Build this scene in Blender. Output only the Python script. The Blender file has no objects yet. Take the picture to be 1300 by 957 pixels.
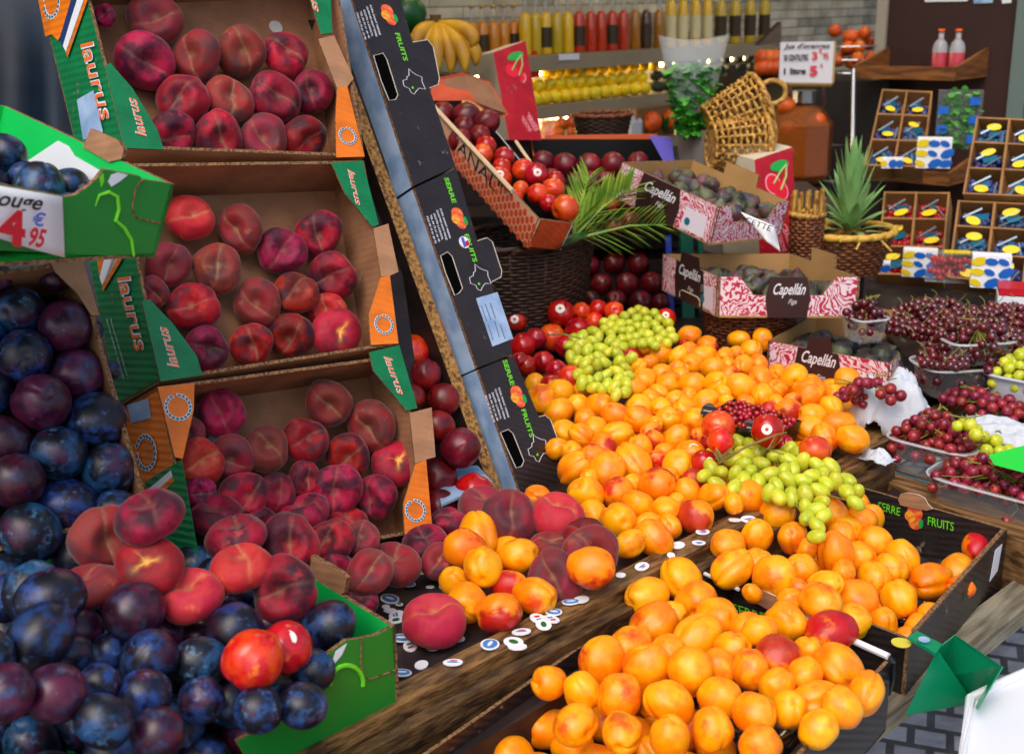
import bpy, bmesh, math, random
from mathutils import Vector, Matrix, Quaternion, noise
R = math.radians
random.seed(7)
sc = bpy.context.scene
COL = sc.collection

# ------------------------------------------------------------------ camera
CAM = Vector((0, 0, 1.6))
F = 1500.0
PITCH = R(17.2)
ROLL = R(1.2)
FWD = Vector((0, math.cos(PITCH), -math.sin(PITCH)))
UPV = Vector((0, math.sin(PITCH), math.cos(PITCH)))
RGT = Vector((1, 0, 0))
cx_ = RGT * math.cos(ROLL) - UPV * math.sin(ROLL)
cy_ = RGT * math.sin(ROLL) + UPV * math.cos(ROLL)
cam = bpy.data.cameras.new('camera')
camo = bpy.data.objects.new('camera', cam)
COL.objects.link(camo)
M = Matrix((cx_, cy_, -FWD)).transposed().to_4x4()
M.translation = CAM
camo.matrix_world = M
cam.sensor_width = 36
cam.lens = F / 1300 * 36
cam.clip_end = 500
cam.clip_start = 0.05
cam.dof.use_dof = True
cam.dof.focus_distance = 1.68
cam.dof.aperture_fstop = 7.0
sc.camera = camo

# ------------------------------------------------------------------ world, sun, exposure
w = bpy.data.worlds.new('World')
sc.world = w
w.use_nodes = True
nt = w.node_tree
bg = nt.nodes['Background']
sky = nt.nodes.new('ShaderNodeTexSky')
sky.sky_type = 'NISHITA'
sky.sun_disc = False
SUN_EL, SUN_AZ = 55, 200      # from behind the camera, slightly from the left
sky.sun_elevation = R(SUN_EL)
sky.sun_rotation = R(SUN_AZ)
sky.air_density = 1.0
sky.dust_density = 4.0
nt.links.new(sky.outputs[0], bg.inputs[0])
bg.inputs[1].default_value = 0.145
sl = bpy.data.lights.new('sun', 'SUN')
sl.energy = .95
sl.angle = R(50)
sl.color = (1, 0.95, 0.88)
so = bpy.data.objects.new('sun', sl)
COL.objects.link(so)
sd = Vector((math.sin(R(SUN_AZ)) * math.cos(R(SUN_EL)), math.cos(R(SUN_AZ)) * math.cos(R(SUN_EL)), math.sin(R(SUN_EL))))
so.rotation_euler = sd.to_track_quat('Z', 'Y').to_euler()
so.location = (0, 0, 6)
sc.view_settings.view_transform = 'Standard'
sc.view_settings.look = 'None'
sc.view_settings.exposure = 0.42
sc.view_settings.gamma = 1
sc.view_settings.use_curve_mapping = False
sc.render.engine = 'CYCLES'
sc.cycles.max_bounces = 8
sc.cycles.transparent_max_bounces = 16
sc.cycles.caustics_reflective = False
sc.cycles.caustics_refractive = False
sc.cycles.use_denoising = True

# ------------------------------------------------------------------ pixel -> world rays
def ray(px, py):
    u = (px - 650) / F; v = (478.5 - py) / F
    return FWD + cx_ * u + cy_ * v
def W(px, py, d):            # point seen at (px,py), d metres along the optical axis
    return CAM + ray(px, py) * d
def onz(px, py, z):
    r = ray(px, py); return CAM + r * ((z - CAM.z) / r.z)
def onp(px, py, p0, n):
    r = ray(px, py); return CAM + r * ((p0 - CAM).dot(n) / r.dot(n))
def depth(p): return (p - CAM).dot(FWD)
A = Vector((math.sqrt(.5), math.sqrt(.5), 0))      # along the shop front, to the right
B = Vector((-math.sqrt(.5), math.sqrt(.5), 0))     # into the shop
Z = Vector((0, 0, 1))

# ------------------------------------------------------------------ object helpers
def link(o, parent=None):
    COL.objects.link(o)
    if parent is not None:
        o.parent = parent
        o.matrix_parent_inverse = parent.matrix_world.inverted() if parent.type != 'EMPTY' or True else Matrix()
    return o
def tag(o, label, cat, group=None, kind=None):
    if label: o['label'] = label
    if cat: o['category'] = cat
    if group: o['group'] = group
    if kind: o['kind'] = kind
    return o
def struct(o):
    o['kind'] = 'structure'; return o
def thing(name, label, cat, loc, group=None):
    o = bpy.data.objects.new(name, None)
    o.empty_display_size = .05
    COL.objects.link(o)
    o.location = loc
    o.matrix_world = Matrix.Translation(loc)
    return tag(o, label, cat, group)

class MB:
    def __init__(s): s.v = []; s.f = []; s.m = []
    def add(s, vs, fs, mi=0):
        b = len(s.v); s.v += [tuple(v) for v in vs]
        for f in fs: s.f.append(tuple(b + i for i in f)); s.m.append(mi)
        return s
    def hexa(s, p, mi=0):     # p: 4 bottom, 4 top
        return s.add(p, [(3,2,1,0),(4,5,6,7),(0,1,5,4),(1,2,6,5),(2,3,7,6),(3,0,4,7)], mi)
    def box(s, c, ax, ay, az, mi=0):
        c = Vector(c); p = []
        for k in (-1, 1):
            for i, j in ((-1,-1),(1,-1),(1,1),(-1,1)): p.append(c + ax*i + ay*j + az*k)
        return s.hexa(p, mi)
    def abox(s, x0, x1, y0, y1, z0, z1, mi=0):
        return s.box(((x0+x1)/2,(y0+y1)/2,(z0+z1)/2), Vector(((x1-x0)/2,0,0)), Vector((0,(y1-y0)/2,0)), Vector((0,0,(z1-z0)/2)), mi)
    def plate(s, pts, t, mats=(0,0,0)):   # polygon extruded by vector t; mats (front=pts side, back, edge)
        n = len(pts); t = Vector(t)
        q = [Vector(p) for p in pts]; r = [p + t for p in q]
        s.add(q, [tuple(range(n))], mats[0]); s.add(r, [tuple(reversed(range(n)))], mats[1])
        for i in range(n):
            j = (i+1) % n
            s.add([q[i], q[j], r[j], r[i]], [(3,2,1,0)], mats[2])
        return s
    def tube(s, pts, r, seg=8, mi=0, closed=False, flat=None):
        pts = [Vector(p) for p in pts]; n = len(pts)
        rs = r if isinstance(r, (list, tuple)) else [r]*n
        b = len(s.v); prev = None
        for i, p in enumerate(pts):
            if closed: t = pts[(i+1) % n] - pts[i-1]
            else: t = pts[min(i+1, n-1)] - pts[max(i-1, 0)]
            t.normalize()
            if prev is None:
                a = t.orthogonal().normalized()
            else:
                a = (prev - t*prev.dot(t))
                a = a.normalized() if a.length > 1e-6 else t.orthogonal().normalized()
            prev = a; c = t.cross(a)
            for k in range(seg):
                th = 2*math.pi*k/seg
                s.v.append(tuple(p + (a*math.cos(th) + c*math.sin(th)) * rs[i]))
        m = n if closed else n-1
        for i in range(m):
            for k in range(seg):
                k2 = (k+1) % seg; i2 = (i+1) % n
                s.f.append((b+i*seg+k, b+i*seg+k2, b+i2*seg+k2, b+i2*seg+k)); s.m.append(mi)
        if not closed:
            s.f.append(tuple(b+k for k in reversed(range(seg)))); s.m.append(mi)
            s.f.append(tuple(b+(n-1)*seg+k for k in range(seg))); s.m.append(mi)
        return s
    def lathe(s, prof, c, seg=20, ax=None, mi=0, cap=True):
        c = Vector(c); up = Vector(ax) if ax is not None else Z
        a = up.orthogonal().normalized(); d = up.cross(a).normalized()
        b = len(s.v)
        for r, h in prof:
            for k in range(seg):
                th = 2*math.pi*k/seg
                s.v.append(tuple(c + up*h + (a*math.cos(th)+d*math.sin(th))*r))
        for i in range(len(prof)-1):
            for k in range(seg):
                k2 = (k+1) % seg
                s.f.append((b+i*seg+k, b+i*seg+k2, b+(i+1)*seg+k2, b+(i+1)*seg+k)); s.m.append(mi)
        if cap:
            s.f.append(tuple(b+k for k in reversed(range(seg)))); s.m.append(mi)
            s.f.append(tuple(b+(len(prof)-1)*seg+k for k in range(seg))); s.m.append(mi)
        return s
    def disc(s, c, n, r, t=.0006, seg=20, mi=0, ry=None, xd=None):
        n = Vector(n).normalized(); a = (Vector(xd) if xd is not None else n.orthogonal()).normalized(); d = n.cross(a)
        ry = ry or r
        return s.plate([Vector(c)+n*t + a*math.cos(2*math.pi*k/seg)*r + d*math.sin(2*math.pi*k/seg)*ry for k in range(seg)], -n*t, (mi,mi,mi))
    def mesh(s, name, mats, smooth=False):
        me = bpy.data.meshes.new(name)
        me.from_pydata(s.v, [], s.f)
        for m in (mats if isinstance(mats, (list, tuple)) else [mats]): me.materials.append(m)
        me.polygons.foreach_set('material_index', s.m)
        if smooth: me.polygons.foreach_set('use_smooth', [True]*len(s.f))
        me.update()
        return me
    def build(s, name, mats, parent=None, smooth=False):
        me = s.mesh(name, mats, smooth)
        o = bpy.data.objects.new(name, me)
        # put the origin at the mesh's centre so that it is a sensible object
        if s.v:
            c = Vector((0,0,0))
            for v in me.vertices: c += v.co
            c /= len(me.vertices)
            me.transform(Matrix.Translation(-c))
            o.location = c
            o.matrix_world = Matrix.Translation(c)
        return link(o, parent)

# ------------------------------------------------------------------ materials
MATS = {}
def lin(r, g, b):
    f = lambda c: (c/255/12.92) if c/255 <= .04045 else ((c/255+.055)/1.055)**2.4
    return (f(r), f(g), f(b), 1)
def mat(name, col, rough=.6, metal=0, spec=.5, nz=0, nscale=20, col2=None, bump=0, bscale=60, trans=0, alpha=1, emit=0, stretch=None, coat=0, ior=1.45, rot=None):
    if name in MATS: return MATS[name]
    m = bpy.data.materials.new(name); m.use_nodes = True
    t = m.node_tree; p = t.nodes['Principled BSDF']
    c = tuple(col) if len(col) == 4 else tuple(col)+(1,)
    p.inputs['Base Color'].default_value = c
    p.inputs['Roughness'].default_value = rough
    p.inputs['Metallic'].default_value = metal
    p.inputs['Specular IOR Level'].default_value = spec
    p.inputs['Transmission Weight'].default_value = trans
    p.inputs['Alpha'].default_value = alpha
    p.inputs['IOR'].default_value = ior
    p.inputs['Coat Weight'].default_value = coat
    if emit:
        p.inputs['Emission Color'].default_value = c
        p.inputs['Emission Strength'].default_value = emit
    if nz or bump:
        tc = t.nodes.new('ShaderNodeTexCoord'); mp = t.nodes.new('ShaderNodeMapping')
        t.links.new(tc.outputs['Object'], mp.inputs[0])
        if stretch: mp.inputs['Scale'].default_value = stretch
        if rot is not None: mp.vector_type = 'TEXTURE'; mp.inputs['Rotation'].default_value = (0, 0, rot); mp.inputs['Scale'].default_value = tuple(1/x for x in stretch)
        n = t.nodes.new('ShaderNodeTexNoise'); n.inputs['Scale'].default_value = nscale; n.inputs['Detail'].default_value = 6
        t.links.new(mp.outputs[0], n.inputs['Vector'])
        if nz:
            mx = t.nodes.new('ShaderNodeMix'); mx.data_type = 'RGBA'
            mx.inputs['A'].default_value = c
            c2 = col2 if col2 else tuple(x*(1-nz) for x in c[:3])+(1,)
            mx.inputs['B'].default_value = tuple(c2) if len(c2) == 4 else tuple(c2)+(1,)
            rp = t.nodes.new('ShaderNodeMapRange'); rp.inputs[1].default_value = .38; rp.inputs[2].default_value = .64
            t.links.new(n.outputs['Fac'], rp.inputs[0]); t.links.new(rp.outputs[0], mx.inputs['Factor'])
            t.links.new(mx.outputs['Result'], p.inputs['Base Color'])
        if bump:
            n2 = t.nodes.new('ShaderNodeTexNoise'); n2.inputs['Scale'].default_value = bscale; n2.inputs['Detail'].default_value = 4
            t.links.new(mp.outputs[0], n2.inputs['Vector'])
            bp = t.nodes.new('ShaderNodeBump'); bp.inputs['Strength'].default_value = bump; bp.inputs['Distance'].default_value = .002
            t.links.new(n2.outputs['Fac'], bp.inputs['Height']); t.links.new(bp.outputs[0], p.inputs['Normal'])
    MATS[name] = m
    return m

def cardboard(name, col, corr=None, rough=.75, amp=.13, freq=330):
    """board with faint flutes showing through; corr = direction of the flute repeat"""
    if name in MATS: return MATS[name]
    m = mat(name, col, rough, nz=.26, nscale=22, bump=.3, bscale=300)
    t = m.node_tree; p = t.nodes['Principled BSDF']
    tc = t.nodes.new('ShaderNodeTexCoord')
    # scuffs where the print has worn through to the board
    wn = t.nodes.new('ShaderNodeTexNoise'); wn.inputs['Scale'].default_value = 34; wn.inputs['Detail'].default_value = 9; wn.inputs['Roughness'].default_value = .72
    t.links.new(tc.outputs['Object'], wn.inputs['Vector'])
    wr = t.nodes.new('ShaderNodeMapRange'); wr.inputs[1].default_value = .63; wr.inputs[2].default_value = .69; wr.inputs[4].default_value = .7
    t.links.new(wn.outputs['Fac'], wr.inputs[0])
    wm = t.nodes.new('ShaderNodeMix'); wm.data_type = 'RGBA'; src = p.inputs['Base Color'].links[0].from_socket
    t.links.new(src, wm.inputs['A']); wm.inputs['B'].default_value = lin(168, 150, 126); t.links.new(wr.outputs[0], wm.inputs['Factor']); t.links.new(wm.outputs['Result'], p.inputs['Base Color'])
    dt = t.nodes.new('ShaderNodeVectorMath'); dt.operation = 'DOT_PRODUCT'
    dt.inputs[1].default_value = corr or (0.2, .45, .87)
    t.links.new(tc.outputs['Object'], dt.inputs[0])
    mu = t.nodes.new('ShaderNodeMath'); mu.operation = 'MULTIPLY'; mu.inputs[1].default_value = freq*2
    t.links.new(dt.outputs['Value'], mu.inputs[0])
    si = t.nodes.new('ShaderNodeMath'); si.operation = 'SINE'; t.links.new(mu.outputs[0], si.inputs[0])
    old = p.inputs['Normal'].links[0].from_node
    b2 = t.nodes.new('ShaderNodeBump'); b2.inputs['Strength'].default_value = amp; b2.inputs['Distance'].default_value = .0012
    t.links.new(si.outputs[0], b2.inputs['Height']); t.links.new(old.outputs[0], b2.inputs['Normal'])
    t.links.new(b2.outputs[0], p.inputs['Normal'])
    return m

KRAFT = cardboard('kraft_board', lin(176, 128, 92))
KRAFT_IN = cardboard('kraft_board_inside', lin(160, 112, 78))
EDGE = mat('board_edge', lin(150, 112, 74), .9, nz=.6, nscale=260, col2=lin(70, 46, 26))
GREEN = cardboard('printed_green', lin(10, 122, 70), rough=.32, amp=.35)
GREEN2 = mat('bright_green_board', lin(6, 128, 40), .4, nz=.12, nscale=8)
GREENL = mat('light_green_print', lin(20, 200, 90), .4, nz=.1, nscale=8)
ORANGE = cardboard('printed_orange', lin(236, 122, 20), rough=.35, amp=.3)
WHITE = mat('white_print', lin(225, 228, 235), .5)
PAPER = mat('white_paper', lin(238, 238, 240), .55, bump=.15, bscale=12)
LBLUE = mat('pale_blue_print', lin(168, 194, 224), .45, nz=.4, nscale=24, col2=lin(128, 158, 198))
TEAL = mat('teal_print', lin(20, 105, 125), .5)
BLACKB = cardboard('black_printed_board', lin(44, 37, 36), rough=.38, amp=.3)
BLACK = mat('black_plastic', (.008, .008, .009), .35)
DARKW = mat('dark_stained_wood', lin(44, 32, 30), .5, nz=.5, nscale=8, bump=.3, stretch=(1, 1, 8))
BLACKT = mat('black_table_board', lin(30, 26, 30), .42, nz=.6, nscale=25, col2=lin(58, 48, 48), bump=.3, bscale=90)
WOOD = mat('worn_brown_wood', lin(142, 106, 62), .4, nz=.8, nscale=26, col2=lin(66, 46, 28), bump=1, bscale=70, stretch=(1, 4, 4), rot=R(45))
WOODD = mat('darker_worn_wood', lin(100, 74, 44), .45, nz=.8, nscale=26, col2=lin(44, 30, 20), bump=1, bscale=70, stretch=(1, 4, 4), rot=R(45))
WOODX = mat('worn_cross_wood', lin(146, 108, 68), .42, nz=.8, nscale=9, col2=lin(72, 48, 30), bump=.7, bscale=30, stretch=(1, 9, 9), rot=R(-45))
RED = mat('red_print', lin(200, 20, 38), .5)
TXT_ORANGE = mat('orange_ink', lin(240, 110, 30), .5)
LIME = mat('lime_ink', lin(110, 215, 40), .5)
INK = mat('black_ink', lin(25, 22, 24), .6)
INKBLUE = mat('blue_ink', lin(70, 90, 190), .6)
DARKGREEN = mat('dark_green_print', lin(6, 96, 40), .45)

# ------------------------------------------------------------------ lettering
def lettering(s, o, xd, yd, h, m, parent, name='lettering', bold=0, shear=0, width=None, align='CENTER', off=.0012, sx=1):
    xd = Vector(xd).normalized(); yd = Vector(yd); yd = (yd - xd*yd.dot(xd)).normalized(); n = xd.cross(yd)
    cu = bpy.data.curves.new('t', 'FONT'); cu.body = s; cu.size = 1; cu.offset = bold; cu.shear = shear
    cu.align_x = align; cu.align_y = 'CENTER'; cu.extrude = .0; cu.resolution_u = 3
    ob = bpy.data.objects.new('t', cu); COL.objects.link(ob)
    dg = bpy.context.evaluated_depsgraph_get()
    me = bpy.data.meshes.new_from_object(ob.evaluated_get(dg))
    bpy.data.objects.remove(ob); bpy.data.curves.remove(cu)
    if not me.vertices: return None
    xs = [v.co.x for v in me.vertices]
    wd = max(xs)-min(xs)
    k = h / .7
    kx = (width / wd) if width else k*sx
    for v in me.vertices: v.co = (v.co.x*kx, v.co.y*k, 0)
    me.materials.clear(); me.materials.append(m)
    mw = Matrix((xd, yd, n)).transposed().to_4x4(); mw.translation = Vector(o) + n*off
    ob = bpy.data.objects.new(name, me)
    ob.matrix_world = mw
    COL.objects.link(ob)
    if parent is not None:
        ob.parent = parent; ob.matrix_parent_inverse = parent.matrix_world.inverted()
    return ob
def decal(pts, n, m, parent, name='printed_patch', t=.0007):
    n = Vector(n).normalized()
    mb = MB(); mb.plate([Vector(p)+n*t for p in pts], -n*t*.8, (0,0,0))
    return mb.build(name, m, parent)
def wreath(c, xd, yd, r, parent, name='wreath_emblem', k=18):
    xd = Vector(xd).normalized(); yd = Vector(yd).normalized(); n = xd.cross(yd).normalized()
    mb = MB(); c = Vector(c)
    for i in range(k):
        th = 2*math.pi*(i+.5)/k
        if abs(math.sin(th)-1) < .04: continue
        for da, rr, mi, hgt in ((0, 1.0, 0, .0012), (0, .62, 1, .0018)):
            p = c + (xd*math.cos(th) + yd*math.sin(th))*r
            t1 = (xd*math.cos(th+1.1) + yd*math.sin(th+1.1)); t2 = n.cross(t1)
            pts = [p + n*hgt + t1*math.cos(a*math.pi/4)*r*.27*rr + t2*math.sin(a*math.pi/4)*r*.14*rr for a in range(8)]
            mb.plate(pts, -n*.0004, (mi, mi, mi))
    return mb.build(name, [WHITE, TEAL], parent)

# ------------------------------------------------------------------ fruit shapes and skins
def sphere_shape(name, fn, nu=32, nv=20, attr=None):
    me = bpy.data.meshes.new(name); vs = []; fs = []; at = []
    for j in range(nv+1):
        th = math.pi*j/nv
        if j in (0, nv):
            v, a = fn(th, 0); vs.append(v); at.append(a); continue
        for i in range(nu):
            v, a = fn(th, 2*math.pi*i/nu); vs.append(v); at.append(a)
    idx = lambda j, i: 0 if j == 0 else (len(vs)-1 if j == nv else 1+(j-1)*nu+(i % nu))
    for j in range(nv):
        for i in range(nu):
            a, b, c, d = idx(j,i), idx(j+1,i), idx(j+1,i+1), idx(j,i+1)
            f = []
            for q in (a, b, c, d):
                if q not in f: f.append(q)
            fs.append(tuple(f))
    me.from_pydata(vs, [], fs)
    me.polygons.foreach_set('use_smooth', [True]*len(fs))
    if attr:
        l = me.attributes.new(attr, 'FLOAT', 'POINT'); l.data.foreach_set('value', at)
    me.update(); return me
def angd(a, b):
    return (a-b+math.pi) % (2*math.pi) - math.pi
def round_fruit(name, el=(1,1,1), sut=.06, dim=.14, dw=.3, lump=.04, seed=0, bot=.0, sw=.16, tip=0):
    def fn(th, ph):
        d = Vector((math.sin(th)*math.cos(ph), math.sin(th)*math.sin(ph), math.cos(th)))
        r = 1 + lump*noise.noise(d*1.3+Vector((seed*3.1, 7, seed)))
        s = math.exp(-(angd(ph, 0)/sw)**2) * min(1, math.sin(th)*1.6)
        if th > 2.75: s *= max(0, (math.pi-th)/.39)
        r -= sut*s
        r -= dim*math.exp(-(th/dw)**2)
        r -= bot*math.exp(-((math.pi-th)/.25)**2)
        r += tip*math.exp(-((math.pi-th)/.18)**2)
        # cheeks bulge beside the suture
        r += .02*math.exp(-(abs(angd(ph, 0))-.5)**2/.1)*math.sin(th)
        m = math.exp(-(th/.13)**2)
        return (d.x*el[0]*r, d.y*el[1]*r, d.z*el[2]*r), m + s*.25
    return sphere_shape(name, fn, 36, 24, 'crease')
def flat_fruit(name, seed=0, hz=.62, dim=.3):
    rnd = random.Random(seed)
    cv = rnd.uniform(-.22, .22); wid = rnd.uniform(.0, .07); a3 = rnd.uniform(.02, .07); p3 = rnd.uniform(0, 6)
    def fn(th, ph):
        sx = math.sin(th)**.8 if th > 0 else 0
        lob = 1 + a3*math.cos(2*ph+p3) + .03*math.cos(3*ph+p3*2)
        x, y = sx*math.cos(ph)*lob, sx*math.sin(ph)*lob
        c = math.cos(th)
        z = hz*(abs(c)**.9)*(1 if c >= 0 else -1)
        m = 0
        rho = math.hypot(x, y)
        yy = y - cv*math.sin(1.6*x+p3) - .03*math.sin(4*x)
        crease = math.exp(-(yy/.055)**2)
        wide = math.exp(-(yy/.34)**2)
        if c >= 0:
            fade = max(0, 1-(rho/1.05)**3)
            z -= (dim*math.exp(-(rho/.30)**2) + (.045*crease + wid*wide)*fade)
            z += .05*math.exp(-(rho-.62)**2/.03)
            m = crease*(.35+.65*fade)*.8 + .9*math.exp(-(rho/.12)**2)
        else:
            z += .16*math.exp(-(rho/.25)**2)
            m = .9*math.exp(-(rho/.12)**2) + .85*max(0, math.cos(2.5*ph+p3))**5*math.exp(-(rho/.34)**2)
        d = Vector((x, y, z)); k = 1 + .07*noise.noise(d*1.4+Vector((seed*5.3, 1, 2)))
        # suture notch at one rim
        if x > 0: k -= .05*math.exp(-(y/.16)**2)*min(1, rho)
        return (x*k, y*k, z*k), m
    return sphere_shape(name, fn, 64, 48, 'crease')

def skin(name, base, blots, rough=.45, bump=.1, bscale=40, crease=None, cr_amt=.6, sheen=0, dots=None, spec=.5, stemcol=None, sss=0, huevar=.03, valvar=.25, coat=0, fine=None, sheencol=(1,.8,.75,1)):
    """blots: list of (colour, noise scale, lo, hi, strength[, directional z weight])"""
    m = bpy.data.materials.new(name); m.use_nodes = True
    t = m.node_tree; p = t.nodes['Principled BSDF']; L = t.links.new
    tc = t.nodes.new('ShaderNodeTexCoord'); oi = t.nodes.new('ShaderNodeObjectInfo')
    sep = t.nodes.new('ShaderNodeSeparateXYZ'); L(tc.outputs['Object'], sep.inputs[0])
    wv = t.nodes.new('ShaderNodeMath'); wv.operation = 'MULTIPLY'; wv.inputs[1].default_value = 40; L(oi.outputs['Random'], wv.inputs[0])
    cur = None
    for k, bl in enumerate(blots):
        colr, scl, lo, hi, st = bl[:5]
        n = t.nodes.new('ShaderNodeTexNoise'); n.noise_dimensions = '4D'; n.inputs['Scale'].default_value = scl
        n.inputs['Detail'].default_value = bl[6] if len(bl) > 6 else 4; n.inputs['Roughness'].default_value = .6
        L(tc.outputs['Object'], n.inputs['Vector'])
        ad = t.nodes.new('ShaderNodeMath'); ad.inputs[1].default_value = k*7.7; L(wv.outputs[0], ad.inputs[0]); L(ad.outputs[0], n.inputs['W'])
        src = n.outputs['Fac']
        if len(bl) > 5 and bl[5]:
            ma = t.nodes.new('ShaderNodeMath'); ma.operation = 'MULTIPLY_ADD'; ma.inputs[1].default_value = bl[5]
            L(sep.outputs['Y'], ma.inputs[0]); L(src, ma.inputs[2]); src = ma.outputs[0]
        mr = t.nodes.new('ShaderNodeMapRange'); mr.interpolation_type = 'SMOOTHSTEP'
        mr.inputs[1].default_value = lo; mr.inputs[2].default_value = hi; mr.inputs[4].default_value = st
        L(src, mr.inputs[0])
        mx = t.nodes.new('ShaderNodeMix'); mx.data_type = 'RGBA'
        if cur is None: mx.inputs['A'].default_value = base
        else: L(cur, mx.inputs['A'])
        mx.inputs['B'].default_value = colr
        L(mr.outputs[0], mx.inputs['Factor']); cur = mx.outputs['Result']
    if crease is not None:
        at = t.nodes.new('ShaderNodeAttribute'); at.attribute_name = 'crease'
        nn = t.nodes.new('ShaderNodeTexNoise'); nn.inputs['Scale'].default_value = 6; L(tc.outputs['Object'], nn.inputs['Vector'])
        mu = t.nodes.new('ShaderNodeMath'); mu.operation = 'MULTIPLY'; mu.use_clamp = True; L(at.outputs['Fac'], mu.inputs[0]); L(nn.outputs['Fac'], mu.inputs[1])
        m2 = t.nodes.new('ShaderNodeMath'); m2.operation = 'MULTIPLY'; m2.use_clamp = True; m2.inputs[1].default_value = cr_amt*2; L(mu.outputs[0], m2.inputs[0])
        mx = t.nodes.new('ShaderNodeMix'); mx.data_type = 'RGBA'; L(cur, mx.inputs['A']); mx.inputs['B'].default_value = crease
        L(m2.outputs[0], mx.inputs['Factor']); cur = mx.outputs['Result']
    if dots:
        vo = t.nodes.new('ShaderNodeTexVoronoi'); vo.inputs['Scale'].default_value = dots[1]; L(tc.outputs['Object'], vo.inputs['Vector'])
        mr = t.nodes.new('ShaderNodeMapRange'); mr.inputs[1].default_value = dots[2]; mr.inputs[2].default_value = dots[2]*.4; mr.inputs[4].default_value = dots[3]
        L(vo.outputs['Distance'], mr.inputs[0])
        mx = t.nodes.new('ShaderNodeMix'); mx.data_type = 'RGBA'; L(cur, mx.inputs['A']); mx.inputs['B'].default_value = dots[0]
        L(mr.outputs[0], mx.inputs['Factor']); cur = mx.outputs['Result']
    hs = t.nodes.new('ShaderNodeHueSaturation')
    h1 = t.nodes.new('ShaderNodeMapRange'); h1.inputs[3].default_value = .5-huevar; h1.inputs[4].default_value = .5+huevar; L(oi.outputs['Random'], h1.inputs[0]); L(h1.outputs[0], hs.inputs['Hue'])
    wn = t.nodes.new('ShaderNodeTexWhiteNoise'); wn.noise_dimensions = '1D'; L(wv.outputs[0], wn.inputs['W'])
    h2 = t.nodes.new('ShaderNodeMapRange'); h2.inputs[3].default_value = 1-valvar; h2.inputs[4].default_value = 1+valvar*.6; L(wn.outputs['Value'], h2.inputs[0]); L(h2.outputs[0], hs.inputs['Value'])
    L(cur, hs.inputs['Color']); cur = hs.outputs['Color']
    L(cur, p.inputs['Base Color'])
    p.inputs['Roughness'].default_value = rough
    p.inputs['Specular IOR Level'].default_value = spec
    p.inputs['Coat Weight'].default_value = coat
    p.inputs['Coat Roughness'].default_value = .15
    if sheen:
        p.inputs['Sheen Weight'].default_value = sheen; p.inputs['Sheen Roughness'].default_value = .35
        p.inputs['Sheen Tint'].default_value = sheencol
    if sss:
        p.inputs['Subsurface Weight'].default_value = sss; p.inputs['Subsurface Scale'].default_value = .006
        p.inputs['Subsurface Radius'].default_value = (1, .4, .15)
    nb = t.nodes.new('ShaderNodeTexNoise'); nb.inputs['Scale'].default_value = bscale; nb.inputs['Detail'].default_value = 3; L(tc.outputs['Object'], nb.inputs['Vector'])
    bp = t.nodes.new('ShaderNodeBump'); bp.inputs['Strength'].default_value = bump; bp.inputs['Distance'].default_value = .02
    L(nb.outputs['Fac'], bp.inputs['Height']); L(bp.outputs[0], p.inputs['Normal'])
    return m
# ================================================================== ground and shop shell
def brickmat(name, c1, c2, mortar, scale, bw=.5, rh=.25, bump=.6, rough=.8, plane='Z', msize=.02):
    m = bpy.data.materials.new(name); m.use_nodes = True
    t = m.node_tree; p = t.nodes['Principled BSDF']; L = t.links.new
    g = t.nodes.new('ShaderNodeNewGeometry'); 
    mp = t.nodes.new('ShaderNodeMapping')
    if plane == 'Z':
        L(g.outputs['Position'], mp.inputs[0]); mp.inputs['Rotation'].default_value = (0, 0, R(20))
    else:   # vertical wall along A: u = pos.A, v = z
        d = t.nodes.new('ShaderNodeVectorMath'); d.operation = 'DOT_PRODUCT'; d.inputs[1].default_value = A if plane == 'A' else B
        L(g.outputs['Position'], d.inputs[0]); s = t.nodes.new('ShaderNodeSeparateXYZ'); L(g.outputs['Position'], s.inputs[0])
        c = t.nodes.new('ShaderNodeCombineXYZ'); L(d.outputs['Value'], c.inputs[0]); L(s.outputs['Z'], c.inputs[1]); L(c.outputs[0], mp.inputs[0])
    b = t.nodes.new('ShaderNodeTexBrick'); L(mp.outputs[0], b.inputs['Vector'])
    b.inputs['Color1'].default_value = c1; b.inputs['Color2'].default_value = c2; b.inputs['Mortar'].default_value = mortar
    b.inputs['Scale'].default_value = scale; b.inputs['Brick Width'].default_value = bw; b.inputs['Row Height'].default_value = rh
    b.inputs['Mortar Size'].default_value = msize; b.inputs['Bias'].default_value = 0
    n = t.nodes.new('ShaderNodeTexNoise'); n.inputs['Scale'].default_value = 9; n.inputs['Detail'].default_value = 6; L(g.outputs['Position'], n.inputs['Vector'])
    mx = t.nodes.new('ShaderNodeMix'); mx.data_type = 'RGBA'; mx.blend_type = 'OVERLAY'; mx.inputs['Factor'].default_value = .8
    L(b.outputs['Color'], mx.inputs['A']); L(n.outputs['Fac'], mx.inputs['B']); L(mx.outputs['Result'], p.inputs['Base Color'])
    bp = t.nodes.new('ShaderNodeBump'); bp.inputs['Strength'].default_value = bump; bp.inputs['Distance'].default_value = .02
    iv = t.nodes.new('ShaderNodeMath'); iv.operation = 'SUBTRACT'; iv.inputs[0].default_value = 1; L(b.outputs['Fac'], iv.inputs[1])
    ad = t.nodes.new('ShaderNodeMath'); ad.operation = 'ADD'; L(iv.outputs[0], ad.inputs[0]); L(n.outputs['Fac'], ad.inputs[1])
    L(ad.outputs[0], bp.inputs['Height']); L(bp.outputs[0], p.inputs['Normal'])
    p.inputs['Roughness'].default_value = rough
    return m
COBBLE = brickmat('grey_cobbles', lin(196,200,208), lin(160,164,172), lin(92,94,98), 6.5, .55, .5, 1.0, .7, 'Z', .06)
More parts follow.
